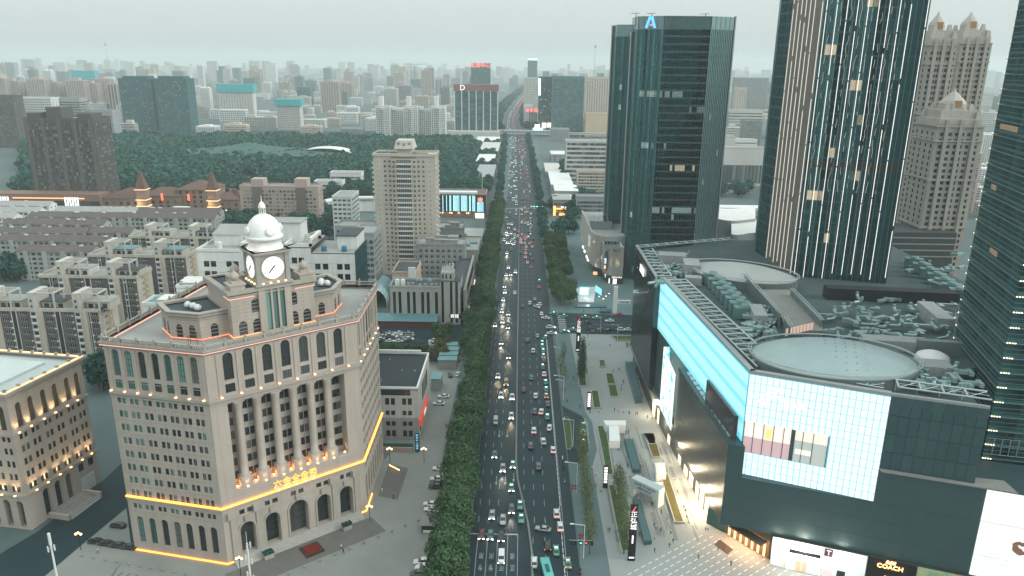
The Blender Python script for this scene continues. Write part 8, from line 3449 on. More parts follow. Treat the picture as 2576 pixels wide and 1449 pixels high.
near_cars=[(680,1335,V,'white',-90,1,0,0),(548,1178,S,'maroon',-90,1,0,0),(606,1182,S,'teal',-90,1,0,0),(678,1192,U_,'black',-90,1,0,0),(690,1080,U_,'silver',-90,0,0,0),(813,1068,S,'taxi',-90,0,0,0),(617,1045,S,'silver',-90,1,0,0),(748,1008,U_,'grey',-90,1,0,1),(805,978,S,'taxi',-90,0,0,0),(747,862,S,'taxi',-90,1,0,0),(690,733,U_,'silver',-90,1,0,1),(757,707,S,'taxi',-90,1,0,0),(634,640,S,'teal',-90,1,0,0),(747,382,U_,'white',-90,1,0,2),(642,418,V,'silver',-90,0,0,0),(752,255,U_,'white',-90,1,0,0),(678,243,U_,'white',-90,1,0,0),(657,110,S,'white',-90,1,0,2),(712,158,V,'gold',-90,1,0,2),(1125,1370,S,'taxi',90,0,1,0),(900,1366,S,'white',90,0,0,0),(1047,1286,S,'taxi',90,0,0,0),(989,1252,U_,'black',90,0,1,0),(960,1140,S,'silver',165,0,0,0),(1075,1125,S,'white',90,0,1,0),(1050,1037,S,'white',90,0,1,0),(929,718,S,'grey',90,0,0,0),(1027,608,S,'white',90,0,1,0),(876,580,U_,'grey',90,0,0,0),(960,550,U_,'white',95,0,0,0),(898,477,S,'white',90,0,1,0),(1002,458,S,'white',84,0,0,0),(988,385,S,'taxi',90,0,0,0),(903,347,S,'grey',90,0,0,0),(947,350,S,'white',84,0,1,0),(991,297,S,'grey',90,0,0,0),(981,244,S,'taxi',90,0,1,0),(910,243,S,'white',90,0,0,0),(980,200,S,'taxi',90,0,0,0),(830,203,S,'maroon',90,0,0,0),(977,152,S,'taxi',90,0,0,0),(880,122,S,'teal',90,0,0,0),(967,97,S,'white',90,0,1,0),(958,52,S,'grey',90,0,0,0),(1228,442,S,'taxi',90,0,0,0),(1228,490,S,'white',90,0,1,0),(1233,556,S,'taxi',90,0,0,0)]
for a,c,k,col,hd,on,tl,pool in near_cars:
	p=Q2(a,c+4)
	where=('coming down the %s lane' if hd<0 else 'waiting in the slip lane' if p.x>17.5 else 'driving away in the %s lane')%(()if p.x>17.5 else(LANE(p.x),))
	if hd==165:
		where='turning across the outbound lanes'
	car(k,col,p.x,p.y,hd,lab(k,col,where),'cars on the near avenue',on,tl,pool=pool,sign=SIGNR if col=='taxi' and tl else None)
mid_cars=[(1258,1328,U_,'black',1,1),(1200,1218,S,'grey',1,1),(1252,1098,U_,'grey',1,1),(1210,1054,S,'white',1,1),(1152,1082,S,'white',1,0),(1255,993,S,'grey',1,1),(1205,974,S,'taxi',1,1),(1215,884,S,'white',1,1),(1305,830,S,'white',0,0),(1228,824,U_,'white',1,0),(1225,779,S,'teal',1,0),(1238,691,S,'white',1,1),(1273,688,S,'grey',1,1),(1310,668,U_,'white',1,0),(1255,633,S,'white',1,0),(1243,521,S,'white',1,1),(1275,491,S,'grey',0,0),(1295,450,S,'silver',1,0),(1248,441,S,'white',1,0),(1290,407,S,'grey',1,0),(1275,367,S,'silver',1,0),(1240,359,S,'white',1,1)]
for a,c,k,col,on,pool in mid_cars:
	p=Q1(a,c)
	car(k,col,p.x,p.y,-90,lab(k,col,'coming along the %s lane past the mall'%LANE(p.x)),'oncoming cars on the middle avenue',on,False,pool=pool)
away=[(1448,1282,U_,'white',0),(1403,1199,S,'teal',0),(1480,1166,S,'silver',0),(1518,1219,S,'taxi',0),(1518,1246,S,'taxi',0),(1525,1283,S,'taxi',0),(1527,1322,S,'taxi',1),(1530,1356,S,'grey',0),(1522,1403,S,'taxi',0),(1365,938,S,'black',0),(1422,911,U_,'white',0),(1460,881,S,'silver',0),(1512,993,S,'white',1),(1492,783,S,'maroon',1),(1495,739,S,'taxi',0),(1432,628,S,'grey',1),(1403,595,S,'white',1),(1440,568,S,'grey',0),(1388,553,S,'white',1),(1428,533,S,'silver',0),(1390,521,S,'white',1),(1350,515,S,'teal',0),(1390,493,S,'silver',1),(1393,472,S,'white',1),(1440,472,S,'white',0),(1432,436,S,'red',1),(1385,446,S,'white',0),(1388,428,S,'teal',0),(1350,436,S,'white',1),(1352,416,S,'white',1),(1340,398,S,'grey',1),(1328,388,S,'white',1),(1403,397,S,'white',1),(1378,402,S,'red',1),(1335,350,S,'red',1)]+[(1427,250+26*i,S,('white','silver','taxi')[i%3],0)for i in range(6)]
for a,c,k,col,tl in away:
	p=Q1(a,c)
	hd=90 if a not in(1365,)else 90
	car(k,col,p.x,p.y,hd,lab(k,col,'heading away in the %s lane past the mall'%LANE(p.x)),'outbound cars on the middle avenue',False,tl)
for a,c,k,col,hd in((1475,938,U_,'white',130),(1500,917,S,'white',100),(1543,1026,S,'white',160),(1582,1100,U_,'white',10),(1590,1145,S,'white',5),(1545,1178,S,'taxi',60),(1607,994,S,'taxi',155),(1685,1013,S,'taxi',175),(1850,1021,S,'taxi',178),(1940,1026,S,'taxi',178),(2040,1048,S,'white',180),(1858,1063,S,'black',180),(1760,1118,S,'taxi',0),(1900,1113,U_,'black',0),(1985,1118,S,'grey',0),(2050,1120,S,'black',0),(1690,1135,S,'taxi',20),(2110,1000,S,'red',180),(2135,1118,U_,'white',0),(2190,1118,S,'white',0)):
	p=Q1(a,c)
	car(k,col,p.x,p.y,hd,lab(k,col,'at the mouth of the cross street beside the mall'),'cars in the cross street by the mall',hd<60 and hd>0,False)
for i,(px,py,k,col,hd)in enumerate(((1066,1432,U_,'white',178),(1062,1418,U_,'white',178),(1052,1448,U_,'grey',178),(1086,1285,S,'white',175),(1084,1272,S,'white',172),(1096,1228,U_,'black',178),(1098,1219,U_,'grey',178),(1100,1208,S,'white',178),(1106,1182,S,'white',178),(1116,1000,S,'white',182),(1104,1018,S,'white',182),(1133,946,S,'black',100),(1152,944,S,'white',80),(242,1366,S,'black',172),(268,1371,S,'black',172),(298,1376,S,'black',172),(326,1380,S,'black',172),(297,1326,S,'black',172))):
	p=G(px,py)
	car(k,col,p.x,p.y,hd,lab(k,col,'parked on the paving near the clock building' if px<400 or py>1150 else 'parked beside the black roofed office'),'cars parked on the forecourts')
for i in range(24):
	px,py=((1380+(130+i%4*105+GEN.uniform(-12,12))/2.898)/1.4907,(850+(1165+i//4*22)/2.898)/1.4907)if i<20 else(1090,860+(i-20)*5)
	p=G(px,py)
	k,col=GEN.choice((S,S,U_)),GEN.choice(('white','white','black','grey','teal','silver'))
	car(k,col,p.x,p.y,GEN.choice((0,180))+GEN.uniform(-4,4),'car parked close to others in the court of the pilaster office','cars in the court of the pilaster office')
for px,py in((1135,590),(1168,592),(1180,600),(1188,612),(870,700),(858,690),(862,708)):
	p=G(px,py)
	car(S,GEN.choice(('white','grey')),p.x,p.y,GEN.uniform(0,180),'small parked car in the yards around the beige tower','cars in the yards around the beige tower',far=True)
for side in(0,1):
	for x in((-11.5,-8.9,-6.2,-3.4)if side==0 else(2.0,4.6,7.4,10.4)):
		y=545.0+GEN.uniform(0,20)
		while y<1385:
			if not 690<y<716 or GEN.random()<0.3:
				car(S if GEN.random()<.75 else U_,GEN.choice(('white','white','silver','grey','black','teal','taxi')),x+road_x(y)+GEN.uniform(-.4,.4),y,-90 if side==0 else 90,('small oncoming car with lit headlamps in the queue toward the crossing' if side==0 else 'small outbound car in the queue toward the footbridge'),('oncoming queue' if side==0 else 'outbound queue')+' before the footbridge',side==0 and GEN.random()<.6,side==1 and GEN.random()<.6,far=True)
			y+=GEN.choice((9,12,18,28,44)if y<690 or side else(14,22,34,50,70))+GEN.uniform(0,5)
b1,b2=MB(),MB()
y=1470.0
while y<5200:
	for x,bb in((-7,b1),(-3.5,b1),(3.5,b2),(7,b2)):
		if GEN.random()<.5:
			xx=x+road_x(y)
			s=.6+(y-1470)/3600
			bb.lathe([(.4*s,.5),(.75*s,1.0),(.4*s,1.5)],5,xx,y+GEN.uniform(0,8))
	y+=16
for bb,m,l_ in((b1,emit('far_headlamps',(1.0,0.90,0.76),1.2),'stream of far white headlamps on the avenue beyond the footbridge'),(b2,emit('far_taillamps',(1.0,0.18,0.12),1.2),'stream of far red tail lamps on the avenue beyond the footbridge')):
	tag(bb.build('far_traffic',m,None,kind='stuff'),l_,'traffic')
p=Q2(990,1449)
T=thing('city_bus','long turquoise city bus at the bottom edge of the outbound lanes','bus',(p.x,p.y-2,0.03),R(8))
b=MB()
loft(b,[(-6.0,1.2,1.15,.45,2.9),(-5.7,1.27,1.22,.35,3.1),(5.7,1.27,1.22,.35,3.1),(6.0,1.2,1.15,.45,2.9)])
b.build('body',PAINT['bus'],T,local=True)
b=MB()
b.box(-1.29,1.29,-5.0,5.0,1.4,2.5)
b.build('window_band',M_CGL,T,local=True)
b=MB()
b.box(-.5,.5,-.4,2.6,3.1,3.3)
b.build('roof_unit',mat('unit_dark',(0.02,0.09,0.09),0.6,0.0),T,local=True)
for sx in(-1,1):
	for sy in(-3.6,3.2):
		inst('wheel',WHEEL,T,(sx*1.15,sy,.45),0,1.35)
	inst('taillight',LAMPS['t1'],T,(sx,-6.02,1.0))
# people
def figure(name,pose):
	"""one continuous skin grown over a jointed skeleton"""
	st=pose
	if st=='sit':
		J={'pel':(0,0,.52),'sp':(0,.02,.8),'ch':(0,.02,1.02),'nk':(0,0,1.16),'hd':(0,-.02,1.27),'ht':(0,-.01,1.37)}
		legs=[((s*.1,0,.5),(s*.12,-.42,.5),(s*.12,-.44,.08),(s*.12,-.58,.03))for s in(-1,1)]
		arms=[((s*.19,.02,1.04),(s*.23,-.1,.8),(s*.14,-.32,.68))for s in(-1,1)]
	else:
		w=.26 if st=='walk' else .03
		J={'pel':(0,0,.9),'sp':(0,0,1.12),'ch':(0,0,1.34),'nk':(0,0,1.48),'hd':(0,-.02,1.6),'ht':(0,-.01,1.7)}
		legs=[((s*.09,0,.88),(s*.1,-s*w*.8-.02,.48),(s*.1,s*w*-.9+(.12 if s*w>.1 else 0),.08),(s*.11,s*w*-.9-.13,.03))for s in(-1,1)]
		arms=[((s*.19,0,1.38),(s*.25,s*w*.5,1.12),(s*.24,s*w*.9-.08,.88))for s in(-1,1)]
	v,e,r_=[],[],[]
	def P(p,r,par=None):
		v.append(p)
		r_.append(r)
		if par is not None:
			e.append((par,len(v)-1))
		return len(v)-1
	pel=P(J['pel'],.15)
	sp=P(J['sp'],.135,pel)
	ch=P(J['ch'],.16,sp)
	nk=P(J['nk'],.06,ch)
	hd=P(J['hd'],.105,nk)
	P(J['ht'],.085,hd)
	for L_ in legs:
		k=pel
		for p,rad in zip(L_,(.1,.068,.048,.04)):
			k=P(p,rad,k)
	for L_ in arms:
		k=ch
		for p,rad in zip(L_,(.065,.045,.036)):
			k=P(p,rad,k)
	me=bpy.data.meshes.new(name)
	me.from_pydata(v,e,[])
	for q in range(4):
		me.materials.append(M_BLACK)
	o=bpy.data.objects.new(name,me)
	TMP.collection.objects.link(o)
	md=o.modifiers.new('s','SKIN')
	for i,rad in enumerate(r_):
		me.skin_vertices[0].data[i].radius=(rad,rad*.85)
	me.skin_vertices[0].data[0].use_root=True
	o.modifiers.new('d','SUBSURF').levels=1
	dg=tmp_graph()
	out=bpy.data.meshes.new_from_object(o.evaluated_get(dg))
	bpy.data.objects.remove(o)
	hz_=J['hd'][2]
	for p in out.polygons:
		c=p.center
		if c.z>hz_+.02 or(c.z>hz_-.06 and c.y>.0):
			p.material_index=3
		elif c.z>J['nk'][2]-.02 or(abs(c.x)>.2 and c.z<J['ch'][2]-.18):
			p.material_index=0
		elif c.z>J['pel'][2]+.04:
			p.material_index=1
		else:
			p.material_index=2
		p.use_smooth=True
	return out
SKIN,HAIR=mat('skin',(0.42,0.27,0.19),0.6,0.0),mat('hair',(0.015,0.012,0.01),0.6,0.0)
CLO={'white':(0.66,0.66,0.65),'black':(0.015,0.016,0.018),'grey':(0.15,0.16,0.17),'blue':(0.05,0.11,0.2),'red':(0.3,0.05,0.05)}
CLO={k:mat('cloth_'+k,c,0.85,0.0)for k,c in CLO.items()}
POSE={k:figure(k,k)for k in('stand','walk','sit')}
PM={}
PC={}
def person(x,y,pose,top,low,rz,where,z=0.03):
	k=(pose,top,low)
	if k not in PM:
		m=POSE[pose].copy()
		for i,q in enumerate((SKIN,CLO[top],CLO[low],HAIR)):
			m.materials[i]=q
		PM[k]=m
	o=inst('person',PM[k],None,(x,y,z),rz,GEN.uniform(.96,1.06))
	verb=dict(stand='standing',walk='walking',sit='sitting')[pose]
	tag(o,'person in %s top, %s trousers, %s %s'%(top,low,verb,where),'person','people %s'%where)
Q8=lambda a,c,z=0:G((2050+a/2.376)/1.4907,(1550+c/2.376)/1.4907,z)
Q7=lambda a,c,z=0:G((2050+a/1.811)/1.4907,(900+c/1.811)/1.4907,z)
PEO=[(Q8,'on the kerbside pavement','walk',[(405,505),(437,562),(388,612),(440,657),(482,707),(545,1057),(560,1060)]),(Q8,'between the plaza skylights','walk',[(720,482),(835,477),(935,828),(955,1012),(972,1035),(1015,1062),(1105,1075),(960,1128),(822,1090),(835,1098),(1125,1158),(960,1243),(730,185),(705,190),(1075,950),(1020,900)]),(Q8,'on the dashed corner square','walk',[(1350,1302),(1525,1227),(1590,1222),(1530,1152),(1640,1362),(1415,1043),(1435,1048),(1255,552),(1092,1200)]),(Q8,'beside the dry lawn','sit',[(1130,600),(1162,712),(1205,822),(1222,850),(1235,882),(1245,940),(1258,985)]),(Q7,'north of the white kiosk','stand',[(460,1165),(490,1170),(520,1175),(560,1190),(605,1190),(617,1190),(685,1212),(710,1217),(737,1212),(225,1145),(355,1175),(292,1178)]),(Q7,'in the middle of the mall plaza','walk',[(490,890),(450,900),(510,995),(520,975),(625,945),(670,965),(655,1005),(505,1025),(180,948),(160,990),(140,1108)]),(Q7,'on the patterned square','walk',[(285,715),(430,728),(545,730),(625,780),(400,645),(280,660)]),(Q7,'near the small lit stage','stand',[(140,340),(150,360),(160,430),(175,440),(190,470),(130,320),(240,500),(250,490),(370,265),(385,270),(400,265),(300,240)]),(Q7,'before the curved store','walk',[(70,215),(85,225),(190,90),(205,110),(170,75),(120,150),(230,120),(95,150),(140,190),(255,180)])]
for f,where,pose,pts in PEO:
	for a,c in pts:
		p=f(a,c)
		person(p.x,p.y,pose if GEN.random()<.8 or pose=='sit' else 'stand',GEN.choice(('white','white','black','grey','blue')),GEN.choice(('black','black','grey','blue')),GEN.uniform(0,6.28)if pose!='sit' else R(115),where,.46-.45 if pose!='sit' else .05)
for px,py,t,l_,w in((859,1382,'white','black','walking dogless across the forecourt'),(864,1394,'black','black','beside the forecourt walker'),(961,1238,'white','white','at the clock building side'),(990,1256,'black','black','near the side lamp'),(247,1392,'white','black','near the black parked cars'),(1122,1076,'black','black','alone in the side court')):
	p=G(px,py)
	person(p.x,p.y,'walk',t,l_,GEN.uniform(0,6),w.replace('walking dogless','going'),.05)
def scooter(x,y,rz,label,rider,col='white'):
	T=thing('motor_scooter',label,'scooter',(x,y,.03),rz,'scooters')
	b=MB()
	b.obox((0,0),0,.16,.45,.28,.42)
	b.obox((0,.4),0,.17,.38,.42,.78,tx=.8)
	b.obox((0,-.5),0,.18,.06,.3,1.0)
	b.tube((-.32,-.45,1.02),(.32,-.45,1.02),.03,5)
	b.build('body',PAINT[col],T,local=True)
	for yy in(-.62,.62):
		inst('wheel',WHEEL,T,(0,yy,.24),0,.72)
	if rider:
		d=Matrix.Rotation(rz,3,'Z')@Vector((0,.25,0))
		person(x+d.x,y+d.y,'sit',GEN.choice(('white','black','grey')),'black',rz,'on a scooter',.38)
for i,(a,c)in enumerate(((140,410),(147,500),(160,615),(218,1160),(300,1420))):
	p=Q8(a,c)
	scooter(p.x,p.y,PI,'ridden scooter in the cycle lane, %s from the top'%('first','second','third','fourth','fifth')[i],True,('white','black','white','black','red')[i])
for i in range(44):
	if i<16:
		p=G(1140+GEN.uniform(0,26),882+GEN.uniform(0,30))
		w='parked scooter in the rank beside the kiosk left of the avenue'
	elif i<34:
		p=Q7(280+GEN.uniform(0,340),628+GEN.uniform(-5,6))
		w='parked scooter in the rank along the cross street'
	else:
		p=Q7(540+GEN.uniform(0,90),700+GEN.uniform(0,22))
		w='parked scooter below the flower bed by the mall corner'
	scooter(p.x,p.y,GEN.uniform(-.3,.3),w,False,GEN.choice(('white','black','grey','red','teal')))
# plaza furniture
def quadbox(name,label,cat,pts,z0,z1,m,top=None,frame=None,group=None):
	T=thing(name,label,cat,(pts[0].x,pts[0].y,0),group=group)
	P_=[(p.x,p.y)for p in pts][::-1]
	b=MB()
	if frame:
		b.ring(P_,inset(P_,.35),z0,z1)
		b.build('kerb',frame,T)
		b=MB()
		b.prism(inset(P_,.35),z0,z1-.08)
		b.build('soil_bed',m,T)
	else:
		b.prism(P_,z0,z1)
		b.build('body',m,T)
		if top:
			b=MB()
			b.prism(inset(P_,.3),z1,z1+.05)
			b.build('top_panel',top,T)
	return T
ST=mat('planter_stone',(0.32,0.33,0.32),0.8,0.1)
DKT=mat('skylight_teal',(0.035,0.085,0.092),0.25,0.05,spec=0.5)
for lb_,f,pts,m,fr in(('long green lawn bed nearest the white kiosk',Q8,[(445,122),(530,122),(598,562),(528,562)],M_LAWN,ST),('long green lawn bed behind the black totem',Q8,[(545,650),(605,645),(735,1090),(735,1245),(662,1245)],M_LAWN,ST),('dry lawn planter with grey head above the white cube',Q8,[(862,188),(958,188),(1022,405),(940,405)],M_LAWN_W,ST),('long dry lawn planter beside the bench sitters',Q8,[(1000,545),(1082,545),(1228,985),(1138,985)],M_LAWN_W,ST),('square green planter north of the skylights',Q7,[(398,912),(450,912),(470,985),(410,985)],M_LAWN,ST),('pale grey planter below the square green planter',Q7,[(412,990),(472,990),(492,1072),(428,1072)],M_LAWN,ST),('small green planter at the top of the plaza',Q7,[(352,822),(395,822),(402,866),(358,866)],M_LAWN,None),('grey planter under the columnar trees',Q7,[(205,880),(262,880),(274,1000),(218,1000)],M_LAWN,ST),('green planter beside the lit panel sign',Q7,[(300,1030),(352,1030),(372,1148),(316,1148)],M_LAWN,None),('flower bed with clipped edge at the mall corner',Q7,[(430,655),(612,655),(622,685),(470,688)],M_LAWN,ST),('bronze planter beside the skylight of the north plaza',Q7,[(655,1320),(735,1320),(745,1395),(690,1395)],M_ROOFDARK,ST)):
	quadbox('planter',lb_,'planter',[f(*p)for p in pts],.03,.65,m,frame=fr or ST)
for lb_,f,pts,z in(('long dark teal skylight box beside the white kiosk',Q8,[(690,255),(765,255),(838,530),(762,530)],1.3),('long dark teal skylight box below the white arch',Q8,[(765,800),(832,800),(935,1168),(866,1178)],1.3),('long dark skylight canopy in the middle of the plaza',Q7,[(532,872),(580,872),(645,1108),(600,1112)],3.2),('low dark stage step before the lit stage',Q7,[(205,445),(400,445),(405,462),(200,462)],.6),('dark sunken planter with statue base beside the cross street',Q7,[(365,475),(432,475),(436,500),(360,500)],1.2)):
	quadbox('skylight',lb_,'skylight',[f(*p)for p in pts],.03,z,DKT,top=mat('skylight_top',(0.05,0.115,0.125),0.3,0.05))
WHT=mat('kiosk_white',(0.72,0.73,0.72),0.7,0.05)
for lb_,pts,z in(('white drinks kiosk with broad canopy',[(555,100),(640,100),(655,245),(560,245)],3.0),('white canopy wing of the drinks kiosk',[(508,62),(705,62),(706,100),(525,100)],3.6),('white cube kiosk beside the dry lawn',[(962,440),(1052,440),(1066,535),(978,535)],2.8),('white block kiosk at the arch end',[(948,610),(1030,610),(1040,690),(955,690)],2.8)):
	quadbox('white_kiosk',lb_,'kiosk',[Q8(a,c,z)for a,c in pts],.03,z,WHT)
a,c=Q8(745,730,0),Q8(990,850,0)
T=thing('slogan_arch','white banner arch lettered LOVE IT NOW across the plaza','arch',(a.x,a.y,0))
A_,C_=Vector(a[:2]),Vector(c[:2])
d=(C_-A_).normalized()
n_=Vector((-d.y,d.x))
for p,q,z0,z1,nm in((A_,C_,3.0,6.2,'beam'),(A_,A_+d*1.2,0,3.0,'leg'),(C_-d*1.2,C_,0,3.0,'leg')):
	b=MB()
	b.prism([p,q,q+n_*3,p+n_*3],z0,z1,bot=True)
	b.build(nm,mat('arch_white',(0.56,0.62,0.61),0.7,0.05),T)
an=math.atan2(d.y,d.x)
m=(A_+C_)/2-n_*.08
for tx,s,z in(('LOVE IT NOW',1.25,5.1),('就现在·爱正弘',.8,3.9)):
	letters('arch_letters',tx,s,mat('letter_teal',(0.02,0.07,0.07),0.6,0.0),T,(m.x,m.y,z),an,.03)
def totem(label,p,h,w,body,red=True,rz=0.0):
	T=thing('totem_sign',label,'sign',(p.x,p.y,0),rz)
	b=MB()
	b.box(-w/2,w/2,-.3,.3,0,h)
	b.build('pillar',M_BLACK,T,local=True)
	lw=emit('totem_white',(1,0.98,0.95),1.5)
	if red:
		b=MB()
		b.add([(-.6,-.33,h-2.0),(-.1,-.33,h-2.0),(.1,-.33,h-1.2),(.6,-.33,h-.5),(.1,-.33,h-.6),(-.2,-.33,h-1.3)],[(0,1,2,3,4,5)])
		b.build('emblem',emit('emblem_red',(1.0,0.08,0.10),1.4),T,local=True)
	for k,ch in enumerate(body):
		o=letters('totem_letter',ch,w*.95,lw,T,(0,0,0),0,.02)
		o.location=(0,-.34,h-3.0-k*w*.98)
	b=MB()
	if red:
		b.box(-.1*w,.1*w,-.33,-.3,h*.32,h-3.4-len(body)*w)
		b.box(-.35*w,.35*w,-.36,-.3,.9,1.3)
	else:
		for k in range(6):
			b.box(-.34*w,.34*w,-.33,-.3,h-1.2-k*.98,h-.5-k*.98)
	b.build('lit_strip',lw,T,local=True)
totem('tall black totem with red emblem and white characters at the lawn end',Q8(752,1310),17.5,2.0,'正弘城')
totem('black totem with red emblem behind the columnar trees',Q7(212,760),17.5,2.0,'正弘城')
totem('small black sign post with white lit discs on the lawn edge',Q8(520,662),8.0,1.5,'',False)
totem('lit white panel sign on black post near the curved kerb',Q7(285,1152),7.5,1.6,'',False)
lm=MB()
lm.tube((0,0,0),(0,0,10.5),.13,6,r2=.09)
lm.tube((0,0,10.4),(-3.2,0,10.8),.09,6)
pole=lm.mesh('pole',[M_STEELW])
hm_=MB()
hm_.box(-4.0,-3.0,-.2,.2,10.7,10.9)
head=hm_.mesh('lamp_head',[M_STEELW])
for i,(a,c)in enumerate(((1095,272),(1160,585),(1183,892),(1230,1332))):
	p=Q2(a,c)
	T=thing('street_lamp','white one armed street lamp at the kerb, number %s from the slip lane'%('one','two','three','four')[i],'street lamp',(p.x,p.y,.1))
	inst('pole',pole,T)
	inst('lamp_head',head,T)
for i,(a,c)in enumerate(((70,700),(90,850),(112,1085),(365,632),(480,690))):
	p=Q7(a,c)
	T=thing('street_lamp','white street lamp %s'%('by the slip road corner','between the slip road ginkgos','above the red road sign','with camera arm at the cross street','dark post at the patterned square')[i],'street lamp',(p.x,p.y,.1))
	inst('pole',pole,T,scale=.8)
	inst('lamp_head',head,T,scale=.8)
for i in range(9):
	p=Q7(46+(i%3)*22-i*2,140+i*32)
	T=thing('post_lamp','warm lit post lamp in the row beside the right hand trees','lamp',(p.x,p.y,0),group='warm post lamps of the north square')
	b=MB()
	b.tube((0,0,0),(0,0,6.5),.1,6)
	b.build('pole',M_STEELW,T,local=True)
	b=MB()
	b.lathe([(.15,6.4),(.38,6.6),(.38,7.0),(.1,7.2)],8)
	b.build('lantern',M_LAMPW,T,local=True)
	if i%2==0:
		lamp('lantern_light',T,(p.x,p.y-.8,6.2),(1.0,0.78,0.5),3000,.3)
for px,py,w in((204,1384,'beside the service lane'),(606,1447,'at the corner of the clock building'),(931,1313,'right of the clock building entrance'),(1067,1164,'before the blue pylon sign'),(981,1164,'before the pink garden wall')):
	p=G(px,py)
	T=thing('globe_lamp','black lamp post with warm globes '+w,'lamp',(p.x,p.y,0))
	b=MB()
	b.tube((0,0,0),(0,0,5.2),.09,6)
	b.tube((-.7,0,4.8),(.7,0,4.8),.05,5)
	b.build('post',M_BLACK,T,local=True)
	for x,z in((-.7,5.1),(.7,5.1),(0,5.5)):
		b=MB()
		b.lathe([(.08,z-.3),(.3,z-.1),(.32,z+.1),(.1,z+.35)],8,x,0)
		b.build('globe',M_LAMP,T,local=True)
for px,py,arr,w in((122,1342,0,'slim white telecom mast at the left bottom edge'),(618,1338,1,'white telecom mast with antenna brackets before the clock building')):
	p=G(px,py,26)
	T=thing('telecom_mast',w,'mast',(p.x,p.y,0))
	b=MB()
	b.tube((0,0,0),(0,0,23),.32,8,r2=.22)
	b.tube((0,0,23),(0,0,26),.34 if not arr else .06,8)
	b.build('pole',M_STEELW,T,local=True)
	for k in range(7 if arr else 3):
		b=MB()
		z,t=(22.5-k*1.5,k*2.1)if arr else(22.2,k*2.1)
		x,y=.75*math.cos(t),.75*math.sin(t)
		b.tube((0,0,z),(x,y,z),.05,5)
		b.obox((x,y),t,.1,.17,z-.7,z+.8)
		b.build('antenna',M_STEELW,T,local=True)
p=G(785,1384)
T=thing('flower_bed','square bed of dark red flowers on the forecourt','flower bed',(p.x,p.y,0),CLA)
b=MB()
b.box(-2.6,2.6,-2.6,2.6,.03,.35)
b.build('soil_bed',mat('bed_dark',(0.03,0.03,0.022),0.9,0.2),T,local=True)
rr=wavy(6)
b=MB()
for k in range(420):
	x,y=rr.uniform(-2.1,2.1),rr.uniform(-2.1,2.1)
	b.obox((x,y),rr.uniform(0,3),.12,.12,.35,.35+rr.uniform(.08,.22))
b.build('flowers',mat('flowers_red',(0.17,0.022,0.012),0.8,0.2,2.0,isl=.4),T,kind='stuff',local=True)
for px,py,w in((676,1402,'left'),(873,1330,'right')):
	p=G(px,py)
	T=thing('stone_planter','dark shrub in grey stone planter %s of the entrance apron'%w,'planter',(p.x,p.y,0),CLA)
	b=MB()
	b.box(-1.3,1.3,-.9,.9,.03,1.4)
	b.build('tub',M_STONE_D,T,local=True)
	b=MB()
	for k in range(160):
		x,y=rr.uniform(-1.3,1.3),rr.uniform(-.9,.9)
		b.obox((x,y),rr.uniform(0,3),.14,.14,1.4,1.4+rr.uniform(.2,.7))
	b.build('shrub',M_LEAF2,T,local=True)
bm_=MB()
bm_.lathe([(.2,0),(.24,.2),(.3,.45),(.24,.7),(.08,.85)],8)
bme=bm_.mesh('bollard',[mat('bollard_stone',(0.24,0.24,0.23),0.7,0.05)])
for k in range(14):
	p=CL(-2+k*4.4,-14.0)
	tag(inst('bollard',bme,None,(p[0],p[1],.03)),'round stone bollard in the row before the entrance apron','bollard','bollards before the entrance apron')
for k in range(14):
	p=G(208+k*29,1401+k*5.2)
	tag(inst('bollard',bme,None,(p.x,p.y,.03)),'round stone bollard in the row beside the striped paving','bollard','bollards beside the striped paving')
for i,(a,c)in enumerate(((1215,1330),)):
	p=Q2(a,c)
	T=thing('traffic_light','row of traffic signals on a low gantry at the kerb','traffic light',(p.x,p.y,.1))
	b=MB()
	b.tube((0,0,0),(0,0,5.6),.1,6)
	b.tube((-3.4,0,5.6),(2.8,0,5.6),.07,6)
	b.build('pole',M_STEEL,T,local=True)
	for k,m in enumerate((mat('lamp_off',(0.05,0.03,0.03),0.5,0.0),emit('signal_green',(0.2,1.0,0.75),4.0),emit('signal_red',(1.0,0.1,0.06),4.0),MATS['lamp_off']if 'lamp_off' in MATS else M_BLACK)):
		x=-1.8+k*1.5
		b=MB()
		b.box(x-.35,x+.35,-.2,.1,4.2,5.5)
		b.build('signal_box',M_BLACK,T,local=True)
		b=MB()
		b.box(x-.16,x+.16,-.26,-.2,4.7,5.05)
		b.build('signal_lamp',m,T,local=True)
p=Q1(1455,215)
T=thing('signal_gantry','row of green signals over the side street crossing','traffic light',(p.x,p.y,0))
b=MB()
b.tube((-3,0,7),(9,0,7),.12,6)
b.tube((9,0,0),(9,0,7),.14,6)
b.build('pole',M_STEEL,T,local=True)
for k in range(5):
	b=MB()
	b.lathe([(.2,6.8),(.55,7.2),(.2,7.6)],6,-2.4+k*2.4,-.3)
	b.build('signal_lamp',emit('signal_amber',(1.0,0.45,0.1),3.0)if k==0 else MATS['signal_green'],T,local=True)
for a,c in((1095,215),(1165,880),(1215,1215)):
	p=Q2(a,c+40)
	T=thing('road_sign','cluster of red edged round road signs on a post %s'%{215:'by the slip lane',880:'below the kerbside ginkgos',1215:'beside the signal gantry'}[c],'sign',(p.x,p.y,.1))
	b=MB()
	b.tube((0,.1,0),(0,.1,4.2),.06,6)
	b.build('post',M_STEEL,T,local=True)
	for k in range(4):
		b=MB()
		b.lathe([(.42,0),(.42,.05)],10)
		o=b.build('sign_disc',mat('sign_disc_red',(0.28,0.07,0.06),0.6,0.0),T,local=True)
		o.location=(-.45+.9*(k%2),0,3.9-.95*(k//2))
		o.rotation_euler=(R(90),0,0)
PZ=bpy.data.objects['mall_plaza']
b=MB()
A_,C_=Vector(Q8(720,1440)[:2]),Vector(Q8(1395,1080)[:2])
d=(C_-A_).normalized()
